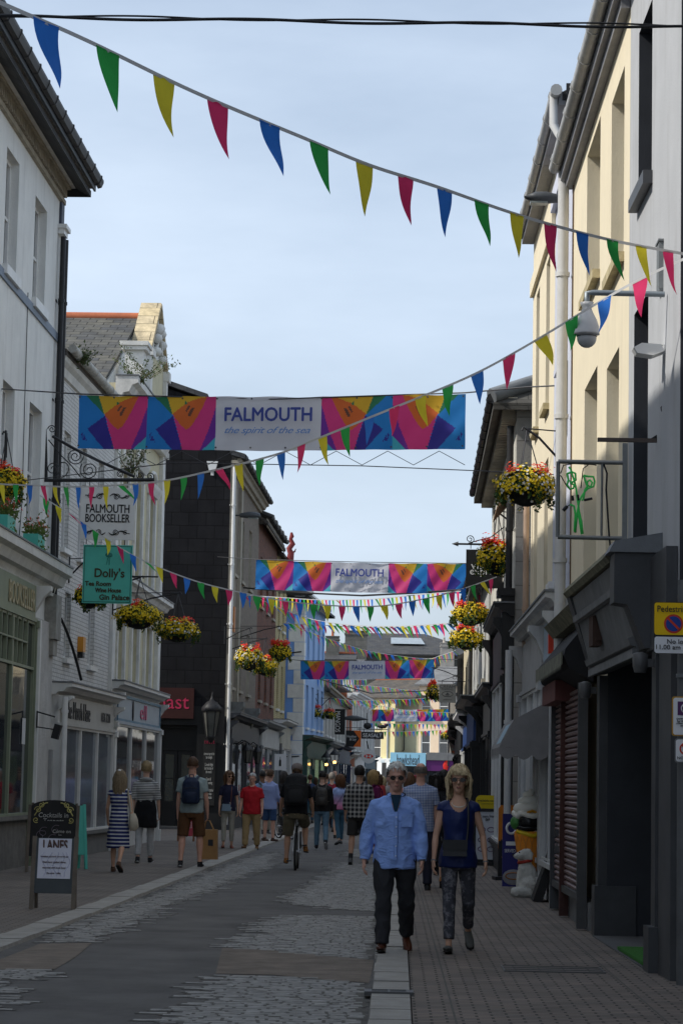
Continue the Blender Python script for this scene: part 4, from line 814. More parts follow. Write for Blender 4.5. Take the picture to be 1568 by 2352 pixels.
# ---- grey stone building with overhanging slate eaves
STN = M('grey stone blocks', (.30, .29, .27), .9, .12, 2, .3, 30, kind='block', bw=.9, bh=.42, col2=(.27, .26, .25), mortar=(.18, .17, .16), dirt=.2)
b = Bld('stone_quoined_building', 'grey stone and white building with deep slate eaves projecting past the cream fronts', 'building', (2.25, 55), (2.10, 41.3)); W = b.w; RB5 = b
zt = 8.25
hs = [(a, a+1.1, z, z+1.7, .2) for a in (1.2, 4.2, 7.2, 10.4) for z in (3.9, 6.1)]
b.wall([M('cream white render', (.52, .50, .44), .85, .1, dirt=.25), STN], 0, W, 0, zt, hs, depth=6, side=1)
for h in hs: b.window(*h[:4], .18, sill=GRC, bars=(0, 1), fr=M('blue grey window paint', (.16, .2, .26), .6))
part('soffit', MB().box(-.1, W+.1, -.36, 0, zt+.002, zt+.05), M('cream soffit', (.5, .46, .36), .8, .15, dirt=.2), b.o); b.roof(-.1, W+.25, zt+.12, 6, 1.35, .42, M('weathered slate', (.10, .095, .085), .85, .35, 2, .3, kind='slate', bw=.4, bh=.22), hip1=2.2, hip0=2, ridge=None)
part('corbel_dentils', (lambda m_: ([m_.box(k*.22, k*.22+.12, -.25, -.002, zt-.3, zt-.002) for k in range(int(W/.22))], m_)[1])(MB()), GRC, b.o)
b.gutter(-.1, W+.2, zt+.03, -.46, .07, BLK); b.pipe(W-.25, 3.5, zt-.4, -.1, .06, BLK); part('hip_ridge', MB().tube([(W+.2, -.45, zt+.05), (W-2, 3, zt+1.55)], .14, 8), LEAD, b.o)
part('shop_canopy_hood', MB().profile([(-.004, 6.95), (-.3, 6.5), (-.32, 6.4), (-.004, 6.75)], W-2.6, W-.4), M('brown timber hood', (.22, .13, .07), .8, .3), b.o)
b.shopfront(.1, 6.8, 3.4, 2.7, DKP, DKP, bays=3, riser=.5, door=(3, 3.9), y=-.15, corp=.2); b.shopfront(6.9, W-.05, 4.5, 3.5, DKP, M('plum fascia', (.06, .04, .05), .5), bays=3, riser=.5, y=-.15, corp=.2, gl=GLB, fr=WHT); part('end_pier', MB().box(W-.62, W-.0, -.22, -.003, 3.6, 4.85).box(W-.7, W+.06, -.3, -.002, 4.851, 4.98), DKP, b.o); part('end_pier', MB().box(6.6, 7.1, -.22, -.003, 3.6, 4.7).box(6.55, 7.15, -.3, -.002, 4.701, 4.85), DKP, b.o)
b = Bld('dark_hooded_building', 'low building with brown roof and blue shop sign past the stone building', 'building', (2.35, 70), (2.2, 55.02)); W = b.w
hs = [(a, a+1.1, 4.1, 5.8, .15) for a in (1.5, 5, 8.5, 12)]
b.wall(M('dull white render', (.42, .42, .40), .85, .15, dirt=.3), 0, W, 0, 6.5, hs, depth=6)
for h in hs: b.window(*h[:4], .13, sill=GRC)
b.roof(-.1, W, 6.6, 6, 1.0, .35, SLATEB, hip1=1.5); b.gutter(0, W, 6.6, -.4, .07, BLK)
b.shopfront(.1, 7.2, 3.3, 2.6, WHT, M('navy blue sign', (.02, .05, .16), .5), bays=3, door=(3, 3.9), y=-.25); b.shopfront(7.3, W-.1, 3.4, 2.6, DKP, M('navy blue sign', (0, 0, 0)), bays=3, y=-.3)
b = Bld('grey_gable_building', 'grey and cream two storey building far down on the right', 'building', (2.75, 92), (2.4, 70.02)); W = b.w
hs = [(a, a+1.1, 4.0, 5.8, .15) for a in (1.5, 5, 8.5, 12, 16, 19)]
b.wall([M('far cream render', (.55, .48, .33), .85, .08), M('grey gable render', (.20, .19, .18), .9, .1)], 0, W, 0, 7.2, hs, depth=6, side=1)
for h in hs: b.window(*h[:4], .13, sill=WHT)
b.roof(-.1, W, 7.25, 6, .8, .2, SLATE); b.chimney(W-1.3, W-.5, .4, 1.3, 7, 8.3, STN, 2); b.pipe(W-.3, .2, 7, -.1, .06, BLK)
b.shopfront(.1, 10, 3.3, 2.6, DKP, M('plum fascia', (0, 0, 0)), bays=4, door=(4, 4.9), y=-.3); b.shopfront(10.2, W-.1, 3.4, 2.6, DKP, DKP, bays=4, y=-.35, cor=True)
b = Bld('far_right_building', 'dark shopfronted terrace at the far right before the street bends', 'building', (4.4, 150), (2.8, 92.02)); W = b.w
hs = [(a, a+1.3, 3.9, 5.5, .15) for a in range(2, 55, 5)]
b.wall(M('grey white render', (0, 0, 0)), 0, W, 0, 6.6, hs, depth=6)
for h in hs: b.window(*h[:4], .13)
b.roof(0, W, 6.65, 6, 1.6, .3, SLATE); b.shopfront(.1, 28, 3.3, 2.6, DKP, DKP, bays=8, door=(10, 11), y=-.3); b.shopfront(28.3, W-.1, 3.3, 2.6, M('chestnut shop paint', (.10, .03, .015), .5), DKP, bays=8, door=(38, 39), y=-.3)
# ================================================================== far end
YEF = M('far primrose render', (.72, .62, .34), .85, .05); PKF = M('far peach render', (.74, .58, .42), .85, .05); BEI = M('far shade darkened render', (.42, .38, .26), .85, .08)  # BEI: shade of the return walls is put into its darker colour
YE = 187
def X(px, Y=YE): return P(px, 1700, Y).x
b = Bld('primrose_house', 'primrose yellow house with a hipped brown roof closing the street', 'building', (X(815)-.6, YE+2.2), (X(906), YE)); W = b.w
zt = b.at(870, 1600)[1]
hs = [(*b.win(892, 1628, 908, 1660), .15)]
hs = [(W-1.75-.5, W-.75-.5, 5.9, 7.3, .15), (W-1.75-.5, W-.75-.5, 3.6, 5.1, .15), (W-4.3, W-3.3, 5.9, 7.3, .15)]
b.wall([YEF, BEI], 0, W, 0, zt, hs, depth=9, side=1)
for h in hs: b.window(*h[:4], .12, sill=WHT)
b.roof(-.2, W+2, zt+.05, 9, 1.5, .3, SLATEB, ridge=TERRA, hip1=1.8); part('pipe', MB().cyl((W-.6, -.08, 3), (W-.6, -.08, zt), .07), GRY, b.o)
b.shopfront(0, W+.0, 3.5, 2.5, WHT, WHT, bays=3, y=-.3, cor=False, text='Bow House', tmat=M('pale blue letters', (.35, .6, .75), .6), tw=1.6, th=.7, tx=W-.9)
b2 = Bld('beige_side_building', 'return wall in a shade darkened beige beside the primrose house', 'building', (X(906)+.01, YE+1.5), (X(960), YE+.3)); W2 = b2.w
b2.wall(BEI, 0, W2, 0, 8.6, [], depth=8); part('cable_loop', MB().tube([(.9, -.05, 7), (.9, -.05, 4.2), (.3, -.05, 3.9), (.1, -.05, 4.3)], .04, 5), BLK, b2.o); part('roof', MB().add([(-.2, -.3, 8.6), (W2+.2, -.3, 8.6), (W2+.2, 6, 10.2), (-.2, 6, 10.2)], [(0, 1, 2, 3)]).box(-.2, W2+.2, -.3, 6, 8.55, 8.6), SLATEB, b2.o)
b3 = Bld('peach_building', 'peach coloured building with white sash windows closing the street on the right', 'building', (X(960)+.01, YE+.2), (X(1034)-.06, YE-.9)); W3 = b3.w
zt = b3.at(1000, 1570)[1]
hs = [(a, a+.78, z, z+1.75, .12) for a in (.22, W3-.95) for z in (3.9, 6.7)]
b3.wall(PKF, 0, W3, 0, zt, hs, depth=9)
for h in hs: b3.window(*h[:4], .1, sill=WHT)
b3.roof(-.3, W3+.3, zt+.05, 9, 1.5, .3, M('pale slate', (.2, .2, .2), .8, .2, kind='slate', bw=.5, bh=.3)); part('pipe', MB().cyl((W3-.1, -.08, 3), (W3-.1, -.08, zt), .07), BLK, b3.o)
b4 = Bld('white_end_building', 'white building sliver at the far right end of the street', 'building', (X(1034)+.01, YE), (X(1110), YE)); W4 = b4.w; b4.wall(WSH, 0, W4, 0, 8.6, [(1.2, 2.2, 4, 5.8, .12)], depth=9); b4.window(1.2, 2.2, 4, 5.8, .1); b4.roof(0, W4, 8.65, 9, 1.5, .3, SLATE)
sg = thing('shop_sign', 'sky blue hawkshead shop sign across the end of the street', 'sign', (X(937), YE-.9, 0)); q = (P(897, 1728, YE-.9), P(978, 1760, YE-.9)); hw_ = (q[1].x-q[0].x)/2
part('board', MB().box(-hw_, hw_, -.1, .8, q[1].z, q[0].z), M('sky blue sign board', (.32, .62, .78), .6, .03), sg); lettering(sg, 'hawkshead', hw_*1.25, .8, (0, -.11, (q[0].z+q[1].z)/2-.03), M('dark cut letters', (0, 0, 0)))
part('shop_window', MB().box(-hw_, hw_, .3, .5, 0, q[1].z), GL, sg)
sg = thing('shop_sign', 'purple bank sign with a grey strip above, right of the sky blue sign', 'sign', (X(1010), YE-.9, 0)); hw2 = (X(1040)-X(978))/2
part('board', MB().box(-hw2, hw2, 0, .8, q[1].z-.35, q[0].z-.55), M('purple sign board', (.11, .02, .13), .5, .05), sg); part('canopy', MB().box(-hw2, hw2, -.1, .85, q[0].z-.54, q[0].z+.05), M('grey metal canopy', (.18, .18, .18), .6), sg); part('shop_window', MB().box(-hw2, hw2, .3, .5, 0, q[1].z-.35), GL, sg)
mb = MB().ball((hw2-.6, -.03, q[1].z+.05), (.22, .03, .4), 8).ball((hw2-.5, -.04, q[1].z+.45), (.12, .03, .2), 6); part('red_mark', mb, M('bright red paint', (.7, .03, .02), .5, bump=0), sg)
aw = thing('striped_awning', 'black and white striped shop awning at the end of the street', 'awning', (X(862), YE-1.6, 0)); mb = MB(); q0 = P(862, 1766, YE-1.6).z; n = 11
for k in range(n): mb.quad((-2+k*.36, -.6, q0-.5), (-1.64+k*.36, -.6, q0-.5), (-1.64+k*.36, .9, q0+.5), (-2+k*.36, .9, q0+.5), k % 2)
part('canopy', mb, [WHT, BLK], aw)
# buildings higher behind
b = Bld('stone_hall', 'big grey stone building with a dark slate roof rising behind the street end', 'building', (P(748, 1500, 222).x, 222), (P(1120, 1500, 222).x, 222)); W = b.w; zw = b.at(900, 1500)[1]
GST = M('rubble stone', (.16, .155, .14), .95, .25, 2, .4, kind='block', bw=1.1, bh=.5, col2=(.12, .12, .11), mortar=(.09, .09, .08))
xw = b.at(912, 1520)[0]
hs = [(xw-.9, xw+.9, zw-3.2, zw-1.0, .2)]
b.wall(GST, 0, W, 0, zw, hs, depth=14); b.window(*hs[0][:4], .18, sill=WHT, bars=(1, 1))
rf = b.roof(-.3, W+.3, zw+.05, 14, 2.2, .4, SLATE, hip0=4, hip1=6)
xk = b.at(937, 1475)[0]; part('roof_light', MB().add([(xk-1.6, 2.4, zw+1.02), (xk+1.6, 2.4, zw+1.02), (xk+1.2, 4.6, zw+1.72), (xk-1.6, 4.6, zw+1.72)], [(0, 1, 2, 3)]), M('bright roof glass', (.28, .32, .35), .3), b.o)
c0, c1 = b.at(792, 1470, -3)[0], b.at(842, 1470, -3)[0]
b.chimney(c0, c1, -3, -1, 8, b.at(815, 1450, -3)[1], GST, 4, M('pale chimney pots', (.5, .45, .38), .8))
c0, c1 = b.at(1012, 1470, -3)[0], b.at(1043, 1470, -3)[0]
b.chimney(c0, c1, -3, -1.5, 8, b.at(1027, 1478, -3)[1], M('pale stone', (0, 0, 0)), 2, M('pale chimney pots', (0, 0, 0)))
b = Bld('white_rear_house', 'white rendered house with a terracotta ridge rising behind the brown roof', 'building', (P(738, 1500, 200).x, 200), (P(838, 1500, 200).x, 200)); W = b.w; zw = b.at(800, 1515)[1]
hs = [(.8+k*1.9, 1.9+k*1.9, zw-3.2, zw-1.6, .12) for k in range(2)]; b.wall(M('rear white render', (.6, .6, .62), .8, .05), 0, W, 0, zw, hs, depth=6)
for h in hs: b.window(*h[:4], .1)
b.roof(-.2, W*.8, zw+.05, 6, .6, .2, SLATE, ridge=TERRA); b.chimney(.3, 1.4, 2, 3, zw, zw+2, GST, 1)
hl = MB(); hp = []
n = 50
for i in range(n+1):
    x = -160+i*6.4; hp.append((x, 9+4*noise.noise(Vector((x*.03, 2, 0)))+max(0, -x*.02)))
hl.add([(p[0], 380, -1) for p in hp]+[(p[0], 420, p[1]) for p in hp]+[(p[0], 560, p[1]*1.1) for p in hp], [(i, i+1, i+n+2, i+n+1) for i in range(n)]+[(i+n+1, i+n+2, i+2*n+3, i+2*n+2) for i in range(n)])
tag(part('hills', hl, M('distant green hill', (.08, .12, .05), .95, .3, .05)), kind='structure')

t = thing('alarm_box', 'red alarm box above the black shutter awning on the right', 'alarm box', (2.14, 31.9, 3.35), 0); part('case', MB().box(-.07, .14, -.08, .08, 0, .26), M('sign red', (.62, .05, .02), .4, bump=0), t); part('base_plate', MB().box(.14, .17, -.1, .1, -.03, .29), LEAD, t)
# ================================================================== bunting, banners, baskets, signs
CLB = M('blue pennant cloth', (.04, .22, .75), .7, .12, 3, .1, trans=.4); CLG = M('green pennant cloth', (.04, .45, .09), .7, .12, 3, .1, trans=.4)
CLY = M('yellow pennant cloth', (.85, .72, .05), .7, .1, 3, .1, trans=.4); CLR = M('pink red pennant cloth', (.85, .05, .18), .7, .1, 3, .1, trans=.4)
TAPE = M('white bunting tape', (.6, .6, .6), .8, .05, bump=0, trans=.3); WIRE = M('steel wire', (.08, .08, .085), .5, .1, metal=.5)
def resample(pts, step):
    out = [Vector(pts[0])]; d = step; acc = 0
    for a, b_ in zip(pts, pts[1:]):
        a = Vector(a); b_ = Vector(b_); l = (b_-a).length
        while acc+l >= d: out.append(a.lerp(b_, (d-acc)/l)); d += step
        acc += l
    return out
def bunting(label, ctrl, spacing, fw, fl, wind=.12, seed=0, start=0, tapew=.012, order=(0, 1, 2, 3), curl=0.0, lw=0, anchor=None):
    """ctrl: (px, py, Y) points along the tape"""
    r = random.Random(seed); pts = [P(*c) for c in ctrl]
    # smooth through control points
    sm = []
    for i in range(len(pts)-1):
        p0, p1, p2, p3 = pts[max(i-1, 0)], pts[i], pts[i+1], pts[min(i+2, len(pts)-1)]
        for k in range(8):
            t = k/8; sm.append(.5*((2*p1)+(p2-p0)*t+(2*p0-5*p1+4*p2-p3)*t*t+(3*p1-p0-3*p2+p3)*t**3))
    sm.append(pts[-1])
    t = thing('bunting', label, 'bunting', pts[0], 0, 'strings of coloured pennants across the street'); o = pts[0]
    mb = MB()
    for a, b_ in zip(sm, sm[1:]): a = a-o; b_ = b_-o; z = Vector((0, 0, tapew)); mb.add([a-z, b_-z, b_+z, a+z], [(0, 1, 2, 3)])
    part('tape', mb, TAPE, t)
    fine = resample(sm, fw/2) ; i = start; k = 0
    stepn = max(3, round(spacing/(fw/2)))
    cols = [CLB, CLG, CLY, CLR]; off = 0
    if anchor:
        j = min(range(len(fine)), key=lambda q: abs(proj(fine[q])[0]-anchor[0])); i = (j-1) % stepn; nth = (j-1-i)//stepn; off = (anchor[1]-nth) % 4
    while i+2 < len(fine):
        a, b_ = fine[i]-o, fine[i+2]-o; d = (b_-a); L_ = fl*r.uniform(.93, 1.05); w_ = wind*r.uniform(.3, 1.4); cu = r.uniform(-.3, .35)+curl; dep = r.uniform(-.15, .3)
        if lw and r.random() < lw: w_ = r.uniform(.5, 1.1); 
        vs = []; fs = []; n = 10; amp = r.uniform(.004, .018)*fl/.3; ph = r.uniform(0, 6)
        dr = Vector((w_, dep*.5, -1)).normalized(); h = Vector((1, 0, 0))
        for j in range(n+1):
            u = j/n; sw = (1-u)**.85*(1+.15*sin(pi*u)) if j < n else .0; c = (a+b_)/2+dr*L_*u+h*(cu*fl*u*u*.45)+Vector((sin(ph+u*5)*amp*u, cos(ph+u*4)*amp*2*u, 0))
            for q in (-1, 0, 1): vs.append(c+d*.5*q*sw+Vector((0, (q*q)*amp*.8*sin(ph+u*7), 0)))
        for j in range(n): fs += [(j*3, j*3+1, j*3+4, j*3+3), (j*3+1, j*3+2, j*3+5, j*3+4)]
        mb = MB(); mb.add(vs, fs, 0, smooth=True); part('pennant', mb, cols[order[(k+off) % 4]], t); i += stepn; k += 1
    return t
bunting('nearest string of large pennants sloping down from the upper left corner to the right edge', [(-5000, -2182, 5.3), (-1000, -432, 9.45), (-40, -12, 11.67), (200, 93, 12.4), (450, 213, 13.3), (700, 318, 14.25), (850, 380, 14.9), (1000, 428, 15.65), (1200, 497, 16.75), (1400, 551, 18.0), (1580, 585, 19.3)], .53, .212, .335, .05, 1, curl=.28, anchor=(95, 0))
bunting('long string rising from the bookshop sign to the right edge before the first banner', [(-90, 1108, 37), (75, 1115, 34.6), (180, 1118, 32.6), (350, 1108, 30), (500, 1078, 28), (640, 1042, 26.5), (740, 1003, 25.4), (900, 938, 23.9), (1070, 868, 22.5), (1200, 799, 21.6), (1430, 662, 20), (1575, 592, 19.2)], .53, .23, .31, .12, 2, anchor=(1172, 2), order=(1, 0, 3, 2), curl=-.15, lw=.08)
bunting('string drooping from the bookshop corner across the slate wall, rising to the black sign', [(70, 1125, 43.5), (160, 1180, 43.6), (300, 1272, 43.8), (430, 1328, 44), (550, 1360, 44.2), (690, 1385, 44.5), (854, 1393, 44.8), (976, 1375, 45), (1060, 1353, 45.3), (1140, 1325, 46)], .28, .135, .30, .1, 3, order=(3, 0, 1, 2), lw=.12, anchor=(400, 0))
bunting('string just under the second banner from the grimy cream corner to the black hanging sign', [(560, 1367, 77), (640, 1372, 75), (738, 1378, 72), (854, 1376, 68), (960, 1366, 65), (1130, 1352, 61)], .30, .15, .42, .12, 4, order=(3, 0, 1, 2), lw=.15)
bunting('lower string dipping below the second banner, left of the right side baskets', [(585, 1370, 78), (640, 1395, 77), (700, 1418, 76), (770, 1432, 75), (838, 1438, 74), (930, 1438, 72), (1050, 1430, 70)], .30, .16, .42, .35, 5, order=(2, 1, 3, 0), lw=.6)
bunting('flat windblown string touching the chimneys beneath the dipping one', [(650, 1432, 92), (760, 1437, 90), (860, 1442, 88), (960, 1440, 86), (1060, 1430, 84)], .32, .16, .40, .8, 6, lw=.9)
bunting('string from the blue building curving down over the grey slate roofs to the right', [(657, 1428, 98), (723, 1456, 100), (805, 1484, 103), (871, 1500, 105), (976, 1513, 106), (1010, 1506, 104), (1045, 1494, 100)], .36, .18, .42, .3, 7, lw=.4)
bunting('string directly below the third banner beside the blue quoins', [(728, 1560, 112), (770, 1561, 114), (842, 1562, 118)], .38, .18, .42, .1, 8)
bunting('string below the right half of the third banner over the brown roof', [(790, 1572, 120), (865, 1577, 124), (924, 1584, 128), (990, 1587, 130)], .4, .2, .42, .5, 9, lw=.4)
bunting('string over the white pilastered building, under the far brown roof', [(737, 1597, 120), (807, 1609, 125), (895, 1607, 130), (960, 1605, 133), (1008, 1598, 136)], .4, .2, .42, .5, 10, lw=.5)
bunting('string dropping across the top edge of the fourth banner', [(836, 1614, 135), (895, 1625, 140), (954, 1634, 145), (1035, 1637, 148)], .4, .18, .36, .2, 11)
bunting('upper of the two strings close below the fourth banner', [(850, 1661, 150), (940, 1663, 152), (1040, 1664, 155)], .4, .18, .38, .1, 12)
bunting('lowest far string above the sky blue shop sign', [(872, 1681, 158), (950, 1680, 160), (1020, 1677, 162)], .4, .18, .38, .1, 13)
# ---- banners
cols = {'B': (.02, .19, .52), 'G': (.03, .17, .08), 'Y': (.62, .37, .03), 'O': (.60, .13, .03), 'K': (.62, .045, .20), 'N': (.035, .03, .24), 'V': (.15, .03, .28), 'T': (.06, .38, .48), 'W': (.58, .58, .62), 'D': (.14, .06, .04), 'H': (.45, .45, .42)}
bkeys = list(cols); bm_ = [M('banner cloth '+['blue', 'green', 'amber', 'orange', 'pink', 'navy', 'violet', 'teal', 'white', 'mark', 'hem'][i], cols[k], .55, .05, 2, .05, trans=.35) for i, k in enumerate(bkeys)]
shapes = [('D', [(.585, .22), (.61, .17), (.635, .19), (.58, .30), (.56, .28)]), ('D', [(.60, .33), (.65, .22), (.69, .22), (.63, .38), (.60, .37)]), ('G', [(.55, .09), (.59, .14), (.555, .17)]),
  ('N', [(.04, .72), (.07, .68), (.06, .8)]), ('N', [(.06, .85), (.09, .72), (.11, .83)]), ('N', [(.1, .8), (.12, .8), (.14, .88)]),
  ('G', [(.1, 0), (.28, 0), (.37, .33), (.36, .34)]), ('O', [(.37, .34), (.58, .12), (.76, .03), (.87, 0), (.80, .2), (.72, .4), (.65, .55), (.58, .63), (.5, .55)]), ('Y', [(.28, 0), (.86, 0), (.76, .03), (.58, .12), (.37, .34)]),
  ('N', [(.13, .62), (.385, .37), (.46, .7), (.53, 1.01), (.385, 1.01)]), ('V', [(1.01, .12), (1.01, .74), (.80, 1.01), (.77, 1.01), (.9, .6)]), ('T', [(1.01, .74), (1.01, 1.01), (.795, 1.01)]), ('K', [(.385, .34), (.5, .5), (.58, .63), (.87, 0), (1.01, 0), (1.01, .15), (.9, .6), (.77, 1.01), (.53, 1.01)])]
def motif(u, v):
    for c, p in shapes:
        if inpoly(u, v, p): return bkeys.index(c)
    return 0
BW, BH = 5.8, .80; fr_ = [0, .1815, .363, .634, .817, 1.0]
def banner_mesh(nx=420, nz=56):
    mb = MB(); vs = []
    for j in range(nz+1):
        for i in range(nx+1):
            x = BW*i/nx; v = j/nz; z = -BH*v-.03*sin(pi*i/nx); y = .03*sin(x*2.2+v*1.5)+.015*sin(x*6+v*4)+.012*sin(x*13+v*9)*(.3+v)
            z += .006*sin(x*9)*(1-v)
            vs.append((x-BW/2, y, z))
    fs = []; ms = []
    for j in range(nz):
        for i in range(nx):
            u = (i+.5)/nx; v = (j+.5)/nz; fs.append((j*(nx+1)+i, (j+1)*(nx+1)+i, (j+1)*(nx+1)+i+1, j*(nx+1)+i+1))
            for k in range(5):
                if fr_[k] <= u <= fr_[k+1]: break
            uu = (u-fr_[k])/(fr_[k+1]-fr_[k]); ms.append(8 if k == 2 else motif(uu if k < 2 else 1-uu, v))
    mb.v = vs; mb.f = fs; mb.m = ms; mb.s = [True]*len(fs); return mb
bmesh_ = banner_mesh()
INK = M('navy banner lettering', (.04, .06, .26), .6, .05, bump=0); INK2 = M('blue script lettering', (.10, .22, .50), .6, .05, bump=0)
def banner(label, l, r_, lw=None, tilt=0):
    (x0, y0, Y0), (x1, y1, Y1) = l, r_; a = P(x0, y0, Y0); c = P(x1, y1, Y1); d = c-a
    t = thing('banner', label, 'banner', (a+c)/2, math.atan2(d.y, d.x), 'festival banners across the street'); s_ = d.length/BW
    t.rotation_euler = (0, -math.atan2(d.z, Vector((d.x, d.y)).length), math.atan2(d.y, d.x)); t.scale = (s_,)*3
    return t
def fill_banner(t):
    o = part('cloth', bmesh_, bm_, t)
    xm = (fr_[2]+fr_[3])/2*BW-BW/2; lettering(t, 'FALMOUTH', 1.3, .2, (xm, -.075, -.30), INK, fat=.012, ext=.004); lettering(t, 'the spirit of the sea', 1.28, .13, (xm, -.075, -.55), INK2, shear=.45, ext=.003, spacing=.93)
    mb = MB()
    for i in range(12): mb.cyl((-BW/2+.03+i*(BW-.06)/11, -.055, -.035-.03*sin(pi*i/11)), (-BW/2+.03+i*(BW-.06)/11, -.045, -.035-.03*sin(pi*i/11)), .014, n=8).cyl((-BW/2+.03+i*(BW-.06)/11, -.055, -BH+.035-.03*sin(pi*i/11)), (-BW/2+.03+i*(BW-.06)/11, -.045, -BH+.035-.03*sin(pi*i/11)), .014, n=8)
    part('eyelets', mb, WIRE, t)
t1 = banner('largest, nearest white and many coloured banner hung across the street by the bookshop signs', (182, 908, 36.2), (1069, 906, 35.4))
bmesh_ = bmesh_.mesh('banner_cloth', bm_); fill_banner(t1)
for lb, l, r_ in (('second banner, ending behind the black hanging sign and baskets', (588, 1286, 66), (1072, 1295, 65)), ('third banner, between the blue building and the far cafe sign', (690, 1518, 104), (996, 1515, 104)), ('smallest and farthest banner, above the sky blue shop sign', (833, 1629, 163), (1029, 1629, 163))):
    t = banner(lb, l, r_)
    for ch in list(t1.children): dup(ch, t)
def wire(label, pts, r_=.008, mat=None, name='cable', cat='cable', sag=0, n=20):
    q = [P(*p) for p in pts]
    if sag: q = sagline(q[0], q[-1], sag, n)
    o = q[0]; mb = MB().tube([p-o for p in q], r_, 6); x = part(name, mb, mat or WIRE); x.location = o; return tag(x, label, cat)
wire('thin wire along the top of the nearest banner, fixed to a plate at the right', [(0, 893, 39.5), (182, 905, 36.2), (620, 917, 35.8), (1069, 902, 35.4), (1210, 889, 33.2), (1272, 886, 33)], .012)
wire('thin lower wire under the nearest banner with the zigzag lashing', [(20, 1108, 39), (400, 1063, 37), (830, 1070, 36), (1090, 1081, 35), (1270, 1090, 33.5)], .008)
zg = []; 
for k in range(16): zg.append((182+k*59, (1036, 1068)[k % 2], 36.2-k*.05))
wire('zigzag lashing cord between the nearest banner and the wire below it', zg, .006, name='lashing_cord')
wire('black sagging wire under the second banner', [(560, 1350, 78), (700, 1362, 74), (830, 1368, 70), (950, 1362, 66), (1130, 1350, 62)], .03, BLK)
wire('wire holding the top of the second banner', [(500, 1279, 76), (588, 1285, 66), (830, 1291, 65.5), (1072, 1294, 65), (1120, 1295, 60)], .012)
wire('dark wire above the fourth banner', [(735, 1560, 112), (850, 1592, 118), (1000, 1586, 122), (1045, 1580, 124)], .03)
wire('wire at the third banner', [(640, 1512, 106), (690, 1517, 104), (850, 1517, 104), (996, 1514, 104), (1050, 1515, 95)], .015)
# overhead cable at the very top: two twisted strands
ca = thing('overhead_cable', 'pair of black power cables crossing the sky along the top of the photo', 'cable', P(-1700, 10, 14.5)); o = ca.location.copy()
for off, nm in ((0, 0), (1, 1)):
    pts = []
    for k in range(130):
        u = k/129; p = P(-1700+u*4000, 34+(-1640+u*4000)/1700*26+sin(u*47+off*pi)*3+(3 if off else 0), 14.5+u*3)-o; pts.append(p)
    part('strand', MB().tube(pts, .011 if off else .007, 6), BLK, ca)
